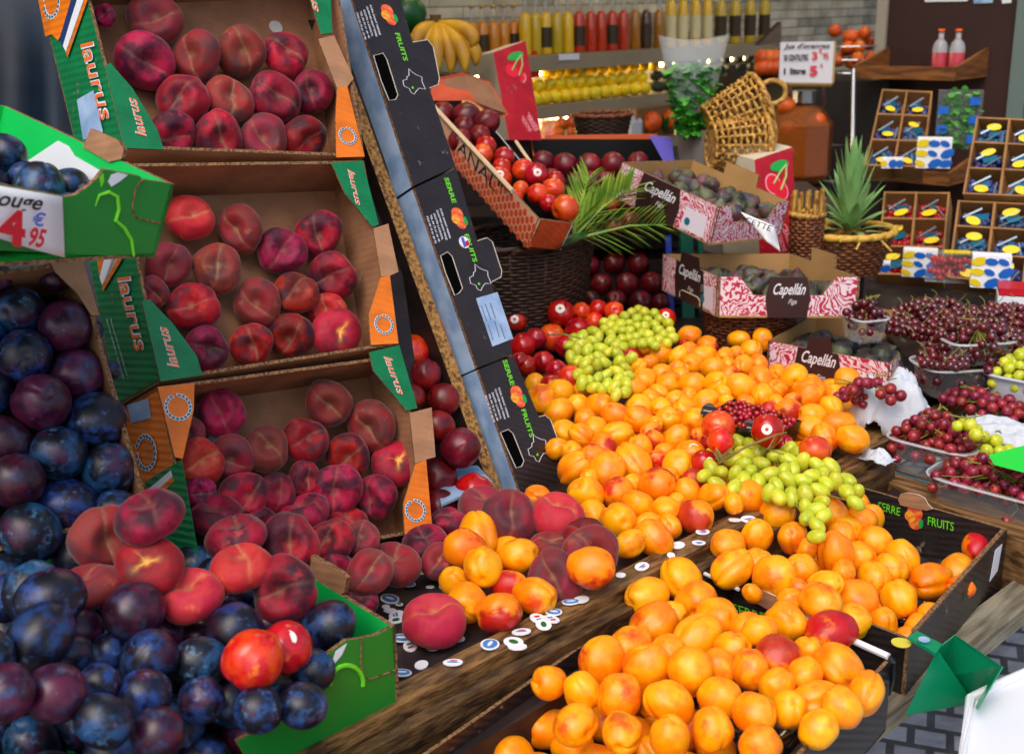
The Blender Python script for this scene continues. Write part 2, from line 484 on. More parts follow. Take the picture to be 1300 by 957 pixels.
STONE = brickmat('split_stone_cladding', lin(214,206,180), lin(150,148,134), lin(90,84,72), 3.2, 1.1, .14, .8, .85, 'A', .006)
BROWNP = mat('chocolate_brown_panel', lin(58, 36, 32), .55, nz=.2, nscale=3)
TAUPE = mat('taupe_shelf_lacquer', lin(150, 138, 112), .45, nz=.12, nscale=5)

g = MB(); g.abox(-60, 60, -60, 60, -.1, 0); struct(g.build('street', COBBLE))

Prail = onz(600, 821, .87); Qrail = onz(930, 653, .87)
AR = (Qrail - Prail); AR.z = 0; AR.normalize(); BR = Vector((-AR.y, AR.x, 0))
def S(a, b, z):            # stand coordinates: a metres along the rail from Prail, b metres into the shop
    p = Prail + AR*a + BR*b; return Vector((p.x, p.y, z))
def sbox(mb, a0, a1, b0, b1, z0, z1, mi=0):
    return mb.hexa([S(a0,b0,z0),S(a1,b0,z0),S(a1,b1,z0),S(a0,b1,z0),S(a0,b0,z1),S(a1,b0,z1),S(a1,b1,z1),S(a0,b1,z1)], mi)

Pb = W(780, 62, 5.2)
def wallbox(name, m, p, a0, a1, b0, b1, z0, z1):
    mb = MB(); q = lambda a, b, z: Vector((p.x, p.y, 0)) + A*a + B*b + Z*z
    mb.hexa([q(a0,b0,z0),q(a1,b0,z0),q(a1,b1,z0),q(a0,b1,z0),q(a0,b0,z1),q(a1,b0,z1),q(a1,b1,z1),q(a0,b1,z1)])
    return mb.build(name, m)
CREAM = mat('cream_plaster', lin(196, 190, 170), .8, nz=.1, nscale=4)
struct(wallbox('back_wall', STONE, Pb, -4.4, 3.2, .02, .2, 0, 3.1))
struct(wallbox('ceiling', CREAM, Pb, -4.4, 3.4, -1.5, .2, 3.1, 3.2))
struct(wallbox('wall_left', CREAM, Pb, -4.4, -4.2, -1.2, .01, 0, 3.1))
struct(wallbox('wall_right', BROWNP, Pb, 3.2, 3.4, -3.1, .01, 0, 3.1))
struct(wallbox('floor', mat('shop_floor_tile', lin(90,84,78), .4, nz=.2), Pb, -4.2, 3.2, -1.6, .02, .0, .02))

# awning over the stall, above the picture
AWN = mat('awning_canvas', lin(190,180,165), .8)
# brown partition on the right, its face turned to the left
Ps = W(1122, 100, 4.5)
nS = -A
def side(px, py, o=0):     # point on the partition's face, moved o metres out of it
    return onp(px, py, Ps + nS*o, nS)
pb0 = (Ps - Vector((0,0,Ps.z)))
d_near = (side(1284, 100) - Ps).dot(-B)
mb = MB(); q = lambda a, b, z: Vector((Ps.x, Ps.y, 0)) + A*a + B*b + Z*z
mb.hexa([q(0,-d_near,0),q(.12,-d_near,0),q(.12,0,0),q(0,0,0),q(0,-d_near,3.1),q(.12,-d_near,3.1),q(.12,0,3.1),q(0,0,3.1)])
struct(mb.build('partition_wall', BROWNP))
mb = MB(); mb.hexa([q(-.015,0,0),q(.12,0,0),q(.12,.04,0),q(-.015,.04,0),q(-.015,0,3.1),q(.12,0,3.1),q(.12,.04,3.1),q(-.015,.04,3.1)])
struct(mb.build('wall_trim', mat('pale_metal_trim', lin(160,155,140), .4)))
t = thing('door_frame', 'pale grey metal door frame post at the end of the brown wall', 'door frame', q(0,-d_near-.04,0))
mb = MB(); mb.hexa([q(-.02,-d_near-.06,0),q(.1,-d_near-.06,0),q(.1,-d_near-.002,0),q(-.02,-d_near-.002,0),q(-.02,-d_near-.06,3.1),q(.1,-d_near-.06,3.1),q(.1,-d_near-.002,3.1),q(-.02,-d_near-.002,3.1)])
mb.build('post', mat('teal_grey_metal', lin(120,140,135), .35, .3), t)
mb = MB(); mb.hexa([q(.02,-d_near-.9,0),q(.03,-d_near-.9,0),q(.03,-d_near-.06,0),q(.02,-d_near-.06,0),q(.02,-d_near-.9,3.1),q(.03,-d_near-.9,3.1),q(.03,-d_near-.06,3.1),q(.02,-d_near-.06,3.1)])
mb.build('glass_pane', mat('dark_green_glass', lin(18,34,36), .12), t)
# posters at the top of the brown wall
for px0, px1, y1, c, nm in ((1174, 1228, 3, WHITE, 'long white paper notice at the top of the brown wall'),(1236, 1260, 5, LBLUE, 'small pale blue paper notice at the top of the brown wall'),(1272, 1284, 5, WHITE, 'narrow white slip pinned at the top right of the brown wall')):
    mb = MB(); mb.plate([side(px0,-22,.004), side(px0,y1,.004), side(px1,y1-1,.004), side(px1,-22,.004)], nS*-.002, (0,0,0))
    tag(mb.build('notice', c), nm, 'notice')

# dark blue tarpaulin behind the crates on the left
TARP = mat('dark_blue_tarpaulin', lin(20, 40, 58), .6, nz=.6, nscale=6, col2=lin(8,18,30), bump=.8, bscale=5)
mb = MB(); nx, ny = 26, 26
for j in range(ny+1):
    for i in range(nx+1):
        p = W(-190 + 330*i/nx, -160 + 700*j/ny, 2.12 + .05*noise.noise(Vector((i*.22, j*.09, 3))))
        mb.v.append(tuple(p))
for j in range(ny):
    for i in range(nx):
        a = j*(nx+1)+i; mb.f.append((a, a+1, a+nx+2, a+nx+1)); mb.m.append(0)
o = mb.build('tarpaulin', TARP, smooth=True)
md = o.modifiers.new('s', 'SOLIDIFY'); md.thickness = .004
tag(o, 'dark blue tarpaulin hanging behind the peach crates', 'tarpaulin')

# ================================================================== the stand
AEND = (onz(1115, 575, .87) - Prail).dot(AR)
st = thing('market_stand', 'wooden market stand with black boards and worn brown rails carrying the fruit', 'stand', S(.5, .3, 0))
mb = MB(); sbox(mb, -1.3, 2.6, .003, 1.75, .815, .85); mb.build('upper_board', BLACKT, st)
mb = MB(); sbox(mb, -1.3, AEND, -.037, .0, .80, .872); 
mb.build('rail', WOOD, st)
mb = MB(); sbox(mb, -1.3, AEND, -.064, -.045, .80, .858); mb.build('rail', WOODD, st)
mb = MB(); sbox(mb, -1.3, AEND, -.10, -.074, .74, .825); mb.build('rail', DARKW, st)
mb = MB(); sbox(mb, AEND+.17, 2.6, -.028, .028, .80, .862); mb.build('rail', WOOD, st)
mb = MB(); sbox(mb, AEND-.03, AEND+.17, -.02, .14, .852, .875); mb.build('corner_block', WOOD, st)
LZ = .735
mb = MB(); pass
# beam that runs towards the street at the right of the apricot trays
b0 = onz(1112, 606, .83); b1 = onz(1300, 690, .83); bd = (b1-b0); bd.z = 0; bd.normalize(); bn = Vector((-bd.y, bd.x, 0))
mb = MB()
c0, c1 = b0 - bd*.05, b1 + bd*.1
mb.hexa([Vector((p.x,p.y,z)) for z in (.74,.832) for p in (c0, c1, c1+bn*.07, c0+bn*.07)])
mb.build('cross_beam', WOODX, st)
# grey weathered front beam
f0 = onz(1176, 818, .765); f1 = onz(1300, 727, .765); fd = (f1-f0); fd.z = 0; fd.normalize(); fn_ = Vector((fd.y, -fd.x, 0))
GREYW = mat('weathered_grey_wood', lin(150,142,120), .7, nz=.8, nscale=8, col2=lin(92,84,68), bump=.8, bscale=26, stretch=(1,8,8), rot=R(45))
mb = MB(); c0, c1 = f0 - fd*1.5, f1 + fd*1.2
mb.hexa([Vector((p.x,p.y,z)) for z in (.737,.765) for p in (c0, c0+fn_*.05, c1+fn_*.05, c1)])
mb.build('front_beam', GREYW, st)
mb = MB(); lb = [S(-1.3,.03,LZ), S(2.6,.03,LZ), Vector((c1.x,c1.y,LZ)), Vector((c0.x,c0.y,LZ))]; mb.plate(lb, -Z*.03, (0,0,0)); mb.build('lower_board', BLACKT, st)
for a, b in ((-1.1,-.6),(.4,-.6),(1.6,-.6),(-1.1,1.6),(.6,1.6),(2.4,1.6),(2.4,-.6)):
    mb = MB(); sbox(mb, a-.03, a+.03, b-.03, b+.03, 0, LZ-.03 if b < 0 else .815); mb.build('leg', DARKW, st)
# ================================================================== fruit positions (pixel x, y, radius, options)
PE1 = [(133,20,14),(197,25,33),(184,78,37),(249,72,32),(306,66,31),(363,70,29),(396,117,27),(349,125,33),(290,127,31),(232,127,32),(219,171,30),(277,175,32),(334,177,31),(386,176,29)]
PE2 = [(241,277,30),(305,290,30),(405,297,29),(358,319,30),(213,336,29),(276,341,31),(422,350,30),(194,371,20),(245,390,32),(327,385,30),(375,372,28),(417,399,24),(262,443,28),(319,438,27),(369,426,29),(425,418,31,'s')]
PE3 = [(281,524,31),(417,512,30),(472,540,32),(238,552,22),(254,589,30),(294,580,28),(338,570,29),(388,559,29),(442,578,28),(502,589,30,'s'),(257,625,20),(310,630,31),(351,628,26),(389,608,22),(425,623,33),(477,631,28),(271,650,34,'u'),(384,650,32,'u'),(441,662,26,'u'),(330,664,22)]
# loose flat peaches: x, y, r, z of the centre
PEL = [(190,658,39,1.10,'u'),(132,683,38,1.075),(190,719,37,1.055,'s'),(113,745,35,1.045,'u'),(240,760,37,1.02,'t'),(300,681,34,1.03,'u'),(310,722,35,1.03,'u'),(355,755,38,1.00),(367,691,34,1.0),(421,688,27,.96),(457,684,23,.95),(427,724,23,.93),(468,731,28,.93),(501,716,32,.90,'u'),(460,757,20,.90),
 (540,691,29,.885,'u'),(557,713,22,.885),(571,662,23,.885,'u'),(551,788,37,.882,'t'),(613,642,31,.89,'u'),(645,658,33,.915),(707,655,33,.91,'u'),(741,678,26,.90,'u'),(750,702,34,.905),(700,697,26,.885,'u'),(705,735,34,.886)]
# apricots near the rail, on the black board
APN = [(613,680,26,.90),(590,697,25,.905),(658,706,23,.905),(617,722,25,.91),(577,739,19,.885),(593,764,25,.885),(634,778,27,.885),(645,742,20,.885),(678,756,25,.885),(750,720,27,.915),(682,633,18,.895),(640,695,17,.88)]
# main heap of apricots
APM = [(679,488,12),(688,508,18),(712,498,16),(734,497,10),(709,524,17),(737,516,14),(758,516,15),(782,526,15,'r'),(811,517,15),(809,531,16),(806,493,13),(743,532,13),(755,545,14),(736,552,14),(718,549,15),(784,552,17),(765,570,17,'r'),(750,580,15),(727,575,14),(709,570,13),(732,593,20),(773,597,20),(803,588,22),(814,567,14),(834,584,12),
 (745,628,21),(784,626,19,'r'),(808,616,13),(834,617,21,'r'),(814,645,20),(783,661,23),(753,653,17),(828,684,22),(801,690,16),(843,648,17),(751,607,11),(850,668,14),
 (875,427,13),(898,439,12,'r'),(874,446,11),(896,452,14),(879,463,14),(905,467,13),(919,452,11),(925,464,10),(819,442,11),(842,451,13),(858,452,11),(825,461,10,'r'),(858,467,9),(811,466,10),(839,475,12),(818,482,14),(854,487,15),(866,477,10),(882,488,15),(905,488,14),(926,477,12,'r'),(938,492,17),(943,464,12),(962,463,11),(965,480,14,'r'),(968,503,14),(918,500,10),(898,511,15),(920,512,11),(947,512,11),(874,503,10),(858,508,12),(836,499,11),(827,504,10),(869,520,14),(882,536,16),(850,533,16),(839,517,12),(858,558,15),
 (938,431,11),(968,431,12),(953,445,13),(934,449,9),(832,537,9),(826,548,12,'r'),(832,560,12,'r'),(843,574,11),(865,590,17),(883,572,17,'k'),(888,554,11,'r'),(874,625,16),(880,611,14,'r'),(847,606,13),(858,638,11),(882,656,20,'r'),(905,630,18),(929,638,12),(948,630,20),
 (987,494,12),(990,475,12),(1006,480,16),(1027,503,18),(1032,492,13),(1005,509,10,'r'),(985,510,9),(1000,522,15),(978,520,10),(1059,502,13),(1076,484,15),(1096,494,8),(1055,518,14),(1031,528,15),(1030,546,17),(1048,555,16),(1065,540,16),(1079,557,17)]
# apricots that lie over the rail in the right-hand tray
APB = [(987,652,21),(1007,683,19),(961,680,18),(1060,654,21),(1068,680,16),(1087,662,18),(1103,660,17),(1089,640,14),(1089,678,17),(1057,703,22,'r'),(1028,697,13),(1089,708,19),(1070,724,15),(1016,723,19),(985,733,25),(960,716,18),(931,722,23),(924,692,19),(1047,744,19),(1038,764,24),(1008,762,15),(955,753,11),(1013,746,11,'r'),(1088,762,24,'r'),(1113,692,19),(1136,707,20),(1129,724,21),(1113,735,19),(1139,758,21),(1178,733,24),(1215,724,20),(1213,744,14,'r'),(1240,697,18,'r'),(1083,788,20),(1119,794,19)]
APC = [(864,735,24),(822,757,24),(831,793,27),(885,763,24),(886,809,27),(855,778,14),(764,839,26,'r'),(799,820,23),(822,849,28),(847,829,21),(878,851,27),(914,848,21),(932,822,20),(949,800,20),(916,788,25),(997,790,24),(1055,802,26,'r'),(987,832,26,'r'),(957,804,19),(1025,829,20),(1062,847,29),(1018,857,20),(951,849,21),(697,866,20),(985,870,21),(740,878,22),(786,884,25),(850,893,26),(914,886,24),(1040,888,26),(960,905,24),(1100,880,22),(905,925,24),(850,935,24),(1002,900,22),(965,945,23),(790,930,24),(1060,895,22),(730,920,24),(1040,925,22)]
# plums
PL1 = [(27,397,31),(83,423,32),(31,457,33),(97,479,33),(49,515,36),(118,532,34),(8,558,32),(-10,500,28),(66,573,34),(132,597,34),(27,620,34),(83,639,34),(143,642,27),(38,673,36),(91,700,34),(10,720,29),(-14,430,26),(-22,610,30),(-30,670,32),(70,351,18),(-6,352,20),(112,420,14),(140,470,12)]
PL2 = [(44,752,38,1.06),(63,763,40,1.075),(41,811,42,1.065),(105,802,28,1.02),(91,830,24,1.03),(169,778,37,1.03),(138,821,24,1.0),(190,835,36,1.0),(215,800,26,.98),(66,880,38,1.05),(125,868,26,1.02),(183,882,33,1.0),(252,848,33,.98),(296,799,35,.99),(246,805,20,.965),(288,758,21,.96),(255,880,30,.96),(416,795,34,.97),(397,850,28,.95),(5,760,30,1.04),(-10,830,36,1.06),(10,880,38,1.06),(340,790,24,.96),(330,885,30,.96),(130,915,34,1.02),(380,895,30,.95),(200,930,34,.99)]
# plums in the green box with the price sign
PL3 = [(10,202,26),(52,240,34),(85,238,24),(-8,235,26),(110,246,18),(28,226,22)]
NEA = [(360,823,35,.99),(326,852,40,.99)]                                             # nectarines among the plums
NEB = [(562,608,22),(595,627,22),(560,637,19),(529,451,18),(536,480,18),(557,512,17),(563,540,17),(574,566,21),(528,500,15),(545,425,14)]  # behind the board
NEC = [(912,542,20),(894,566,12),(974,547,19),(1034,573,19),(995,563,11),(889,587,15),(915,560,16),(659,457,10)]              # round the grapes
NED = [(655,407,15),(716,402,17),(735,415,15),(735,397,11),(702,425,17),(720,440,14),(759,395,11),(778,395,12),(690,460,14),(706,470,13),(663,440,16),(680,430,13),(845,405,13),(800,453,13),(870,440,9),(790,455,11),(752,407,12),(700,490,14),(724,480,16),(668,465,13)] # red ones before the basket
NEE = [(749,336,14),(780,334,15),(810,335,15),(734,361,14),(763,361,14),(796,361,15),(828,360,15),(719,382,12),(751,382,13),(782,382,14),(814,383,15),(838,384,12)]   # dark pyramid
NEF = [(565,146,17),(592,150,19),(590,162,15),(585,178,16),(615,155,17),(608,172,14),(616,186,14),(613,195,14,'h'),(640,200,14),(637,213,13),(634,228,17),(668,218,16),(679,222,16),(661,240,11),(655,250,10),(688,247,14),(700,240,15),(697,257,12),(715,264,18),(703,230,12)]
NEG = [(690,205,14),(717,210,16),(748,210,16),(778,209,16),(810,207,14),(735,232,14),(765,232,14),(700,226,12),(795,230,14),(775,255,14),(800,258,15),(795,277,14),(830,272,13),(820,250,13),(750,232,14),(785,285,12),(760,255,12)]
LEM_ROWS = [((686,824,114),(9,18)),((688,820,127),(9,17)),((690,815,103),(8,16))]
# ================================================================== fruit builders
def C(*a): return lin(*a)
M_PEACH = skin('flat_peach_skin', C(130,8,36), [(C(178,14,54),1.1,.42,.58,.9),(C(58,20,40),1.0,.46,.60,.92),(C(212,50,60),1.3,.58,.70,.6),(C(112,58,56),2.4,.54,.70,.5)],
    rough=.55, bump=.2, bscale=34, crease=C(150,108,84), cr_amt=.5, sheen=.32, dots=(C(200,120,110),52,.15,.4), sss=.05, huevar=.018, valvar=.38, spec=.3, sheencol=(.75,.7,.72,1))
M_PEACHP = skin('flat_peach_pale_skin', C(196,52,50), [(C(184,24,48),1.1,.40,.60,.9),(C(232,130,84),1.2,.56,.74,.7),(C(120,60,60),1.8,.6,.75,.5)],
    rough=.62, bump=.12, bscale=26, crease=C(196,150,100), cr_amt=.55, sheen=.25, dots=(C(230,170,120),44,.13,.4), sss=.08, huevar=.008, valvar=.15, spec=.3, sheencol=(1,.78,.7,1))
M_PEACHS = skin('flat_peach_starred_skin', C(140,16,34), [(C(184,24,44),1.1,.42,.62,.9),(C(72,34,46),1.4,.50,.66,.7)],
    rough=.6, bump=.12, bscale=26, crease=C(238,176,84), cr_amt=1.5, sheen=.3, dots=(C(215,130,90),38,.16,.35), sss=.08, huevar=.008, valvar=.2, spec=.3, sheencol=(1,.72,.68,1))
M_PEACHB = skin('flat_peach_brownish_skin', C(128,44,40), [(C(150,26,44),1.0,.42,.62,.85),(C(84,50,56),1.2,.46,.64,.85),(C(176,96,70),1.4,.58,.72,.6)],
    rough=.6, bump=.2, bscale=34, crease=C(160,120,88), cr_amt=.6, sheen=.35, dots=(C(190,130,100),52,.15,.4), huevar=.01, valvar=.25, spec=.3, sheencol=(.8,.74,.7,1))
M_APR = skin('apricot_skin', C(255,166,0), [(C(255,134,0),.9,.42,.62,.9),(C(255,184,10),1.3,.50,.68,.8),(C(214,44,10),.7,.60,.78,.8,.13),(C(232,96,6),4,.58,.72,.4),(C(150,80,20),11,.70,.76,.6)],
    rough=.36, bump=.06, bscale=30, crease=C(196,84,10), cr_amt=.5, sheen=.04, dots=(C(190,90,20),13,.06,.45), sss=.05, huevar=.010, valvar=.08, sheencol=(1,.85,.6,1))
M_APRR = skin('apricot_blushed_skin', C(255,150,0), [(C(255,116,0),.9,.40,.62,.8),(C(196,16,18),.8,.47,.62,.95,.2),(C(150,14,30),1.5,.62,.72,.5,.2)],
    rough=.38, bump=.06, bscale=30, crease=C(150,50,20), cr_amt=.4, sheen=.04, dots=(C(150,50,20),13,.06,.5), sss=.05, huevar=.008, valvar=.10, sheencol=(1,.8,.6,1))
M_PLUM = skin('plum_skin', C(14,14,30), [(C(34,74,128),1.2,.46,.60,.85,0,7),(C(70,20,50),.9,.54,.66,.8),(C(96,146,196),2.4,.56,.70,.5,0,9),(C(8,9,18),3.5,.56,.64,.7,0,7)],
    rough=.38, bump=.05, bscale=20, crease=C(90,70,60), cr_amt=.2, dots=(C(190,200,215),22,.045,.5), huevar=.02, valvar=.35, spec=.5)
M_PLUMP = skin('plum_purple_skin', C(52,12,38), [(C(52,78,122),1.8,.48,.68,.65,0,8),(C(96,26,56),1.2,.46,.60,.7),(C(160,150,190),4.0,.6,.78,.5,0,8)],
    rough=.34, bump=.03, bscale=20, crease=C(90,60,60), cr_amt=.2, dots=(C(200,200,220),22,.045,.5), huevar=.02, valvar=.3, spec=.5)
M_NECT = skin('nectarine_skin', C(172,10,22), [(C(206,22,24),1.0,.42,.60,.8),(C(240,120,26),.8,.60,.74,.9),(C(92,6,22),1.2,.56,.70,.7)],
    rough=.2, bump=.02, bscale=20, crease=C(120,30,20), cr_amt=.3, dots=(C(240,170,90),26,.05,.45), huevar=.006, valvar=.2, coat=.3)
M_NECTD = skin('dark_nectarine_skin', C(96,14,24), [(C(140,20,28),1.0,.42,.60,.8),(C(56,14,26),1.2,.5,.66,.8),(C(176,70,40),1.2,.64,.76,.6)],
    rough=.34, bump=.02, bscale=20, crease=C(120,40,30), cr_amt=.3, dots=(C(200,130,80),26,.05,.35), huevar=.008, valvar=.25)
M_NECTO = skin('orange_nectarine_skin', C(226,78,18), [(C(205,26,22),.9,.44,.60,.9),(C(246,150,34),1.0,.58,.72,.8),(C(130,12,26),1.2,.60,.72,.6)],
    rough=.24, bump=.02, bscale=20, crease=C(150,50,20), cr_amt=.3, dots=(C(245,190,100),26,.05,.4), huevar=.008, valvar=.15, coat=.2)
def setmats(name, makers, mats):
    out = []
    for k, mk in enumerate(makers):
        base = mk(k)
        row = []
        for mm in mats:
            me = base.copy(); me.name = name; me.materials.append(mm); row.append(me)
        out.append(row)
    return out
ME_PEACH = setmats('flat_peach', [lambda k: flat_fruit('flat_peach', k, .56+.05*(k % 3), .20+.06*(k % 2))]*8, [M_PEACH, M_PEACHP, M_PEACHS, M_PEACHB])
ME_APR = setmats('apricot', [lambda k: round_fruit('apricot', ((1,.94,1.12),(1.04,.93,1.06),(.97,.90,1.24),(1.08,.95,1.02),(.95,.90,1.18),(1.06,.92,1.14),(1,.96,1.08))[k], (.10,.06,.11,.08,.12,.07,.09)[k], .17, .24, .09, k, 0, (.13,.2,.12,.16,.14,.2,.15)[k])]*7, [M_APR, M_APRR])
ME_PLUM = setmats('plum', [lambda k: round_fruit('plum', ((1,.95,1.06),(1.02,.97,.97),(.96,.93,1.13))[k], .055, .12, .2, .03, k, .03, .1)]*3, [M_PLUM, M_PLUMP])
ME_NECT = setmats('nectarine', [lambda k: round_fruit('nectarine', ((1,.97,1.0),(1,.98,.94),(.98,.97,1.04))[k], .06, .2, .25, .04, k+5, 0, .13, .06)]*3, [M_NECT, M_NECTD, M_NECTO])
M_STICK = mat('fruit_sticker', lin(235,232,222), .4)

def orient(kind, p, opt, rnd):
    toc = (CAM - p).normalized()
    if kind == 'flat_peach':
        if opt == 'u': d = Vector((rnd.uniform(-.25,.25), -.12+rnd.uniform(-.1,.1), 1))
        elif opt == 't': d = Vector((rnd.uniform(-.1,.1), -.35, 1))
        elif opt == 's': d = -(toc*.8 + Vector((rnd.uniform(-.3,.3), 0, rnd.uniform(.1,.5))))
        else: d = toc*1.1 + Vector((rnd.uniform(-.6,.6), rnd.uniform(-.2,.2), rnd.uniform(-.35,.6)))
        if opt == 't': d = Vector((rnd.uniform(-.1,.1), -.25, 1)); 
        q = d.to_track_quat('Z', 'Y')
        return q @ Quaternion((0,0,1), rnd.uniform(0, 6.28))
    if kind == 'nectarine' or kind == 'apricot' or kind == 'plum':
        d = Vector((rnd.gauss(0,1), rnd.gauss(0,1), rnd.gauss(0,1)))
        if kind == 'apricot' and rnd.random() < .35: d = Vector((rnd.uniform(-1,1), -.6, rnd.uniform(-.5,.5)))   # suture roughly towards the street
        q = d.to_track_quat('Z', 'Y') @ Quaternion((0,0,1), rnd.uniform(0, 6.28))
        return q
def fruit(kind, me, p, r, label, cat, group, opt=None, rnd=random, sticker=False):
    o = bpy.data.objects.new(kind, me)
    mw = orient(kind, p, opt, rnd).to_matrix().to_4x4() @ Matrix.Diagonal((r, r, r, 1)); mw.translation = p
    o.matrix_world = mw
    COL.objects.link(o); tag(o, label, cat, group)
    if sticker:
        n = ((CAM-p).normalized() + Vector((rnd.uniform(-.3,.5), 0, rnd.uniform(.0,.5)))).normalized()
        mb = MB(); q = [0, .11, .2, .32]   # a small cap that follows the skin
        a = n.orthogonal().normalized(); b = n.cross(a); pts = [p + n*r*1.035]
        for th in q[1:]:
            for k in range(16):
                f = 2*math.pi*k/16; pts.append(p + (n*math.cos(th) + (a*math.cos(f)+b*math.sin(f))*math.sin(th))*r*1.03)
        fs = [(0, 1+k, 1+(k+1)%16) for k in range(16)]
        for j in range(2):
            for k in range(16): fs.append((1+j*16+k, 1+(j+1)*16+k, 1+(j+1)*16+(k+1)%16, 1+j*16+(k+1)%16))
        mb.add(pts, fs); 
        for k in range(16): mb.m[k] = 1
        s = mb.build('sticker', [M_STICK, RED if kind == 'nectarine' else DARKGREEN], None)
        s.parent = o; s.matrix_parent_inverse = mw.inverted()
    return o

ORD = ['first','second','third','fourth','fifth','sixth','seventh','eighth','ninth','tenth','eleventh','twelfth','thirteenth','fourteenth','fifteenth','sixteenth','seventeenth','eighteenth','nineteenth','twentieth','twenty-first','twenty-second','twenty-third','twenty-fourth','twenty-fifth','twenty-sixth','twenty-seventh','twenty-eighth','twenty-ninth','thirtieth']
def ranks(pts, per):
    """(row from the bottom, place in row) of each (x,y)"""
    order = sorted(range(len(pts)), key=lambda i: -pts[i][1]); out = [None]*len(pts)
    for r0 in range(0, len(order), per):
        row = sorted(order[r0:r0+per], key=lambda i: pts[i][0])
        for j, i in enumerate(row): out[i] = (r0//per, j)
    return out
def relax(sp, it=40, k=.93, slide=.0):
    """push overlapping fruit apart along the line of sight (and a little sideways) so that they lie against each other"""
    for _ in range(it):
        for i in range(len(sp)):
            for j in range(i+1, len(sp)):
                a, b = sp[i], sp[j]
                d = a['p'] - b['p']; m = (a['r']+b['r'])*k*(.80 if 'flat' in a else 1)
                L = d.length
                if L < m and L > 1e-6:
                    push = (m-L)*.5
                    front, back = (a, b) if a['py'] > b['py'] else (b, a)
                    rf = (CAM-front['p']).normalized()
                    front['p'] = front['p'] + rf*push*.55; back['p'] = back['p'] - (CAM-back['p']).normalized()*push*.25
                    d.normalize(); 
                    a['p'] = a['p'] + d*push*.22; b['p'] = b['p'] - d*push*.22
def pile(kind, sp, variants, matpick, lab, cat, group, per=6, seed=1, pool=None, dorelax=True):
    rnd = random.Random(seed)
    if dorelax: relax(sp)
    rk = ranks([(s['px'], s['py']) for s in sp], per)
    for s, (row, j) in zip(sp, rk):
        vi = rnd.randrange(len(variants)); mi = matpick(s, rnd)
        me = variants[vi][mi]
        s['o'] = fruit(kind, me, s['p'], s['r'], lab(s, row, j, mi), cat, group, s.get('opt'), rnd, s.get('opt') == 'k' or s.get('st', False))
def spec(lst, pos, rmul=1.0):
    out = []
    for e in lst:
        p = pos(e)
        opt = next((x for x in e[3:] if isinstance(x, str)), None)
        out.append(dict(px=e[0], py=e[1], p=p, r=e[2]/F*depth(p)*rmul, opt=opt))
    return out
def nrow(j): return ORD[min(j, 29)]
# ================================================================== tilted crates of flat peaches
nC = Vector((.6, -.8, .5625)).normalized(); wC = Vector((.8, .6, 0)); sC = nC.cross(wC); 
if sC.z < 0: sC = -sC
CA = W(350, 350, 1.68)
def onC(px, py, off=0): return onp(px, py, CA + nC*off, nC)
DIN = -nC*.105
rack = thing('display_rack', 'dark leaning wooden rack that carries the peach and plum crates', 'rack', onz(400, 700, .85))
p00, p10, p11, p01 = onC(245, 730, -.118), onC(560, 700, -.118), onC(455, -60, -.118), onC(112, -60, -.118)
mb = MB(); mb.plate([p00, p10, p11, p01], -nC*.015, (0,0,0)); mb.build('back_panel', DARKW, rack)
for f in (.02, .5, .98):
    a = p01.lerp(p11, f) - nC*.02; mb = MB(); b = Vector((a.x - .02, a.y+.05, .86)); mb.tube([a, b], .014, 6); mb.build('leg', DARKW, rack)

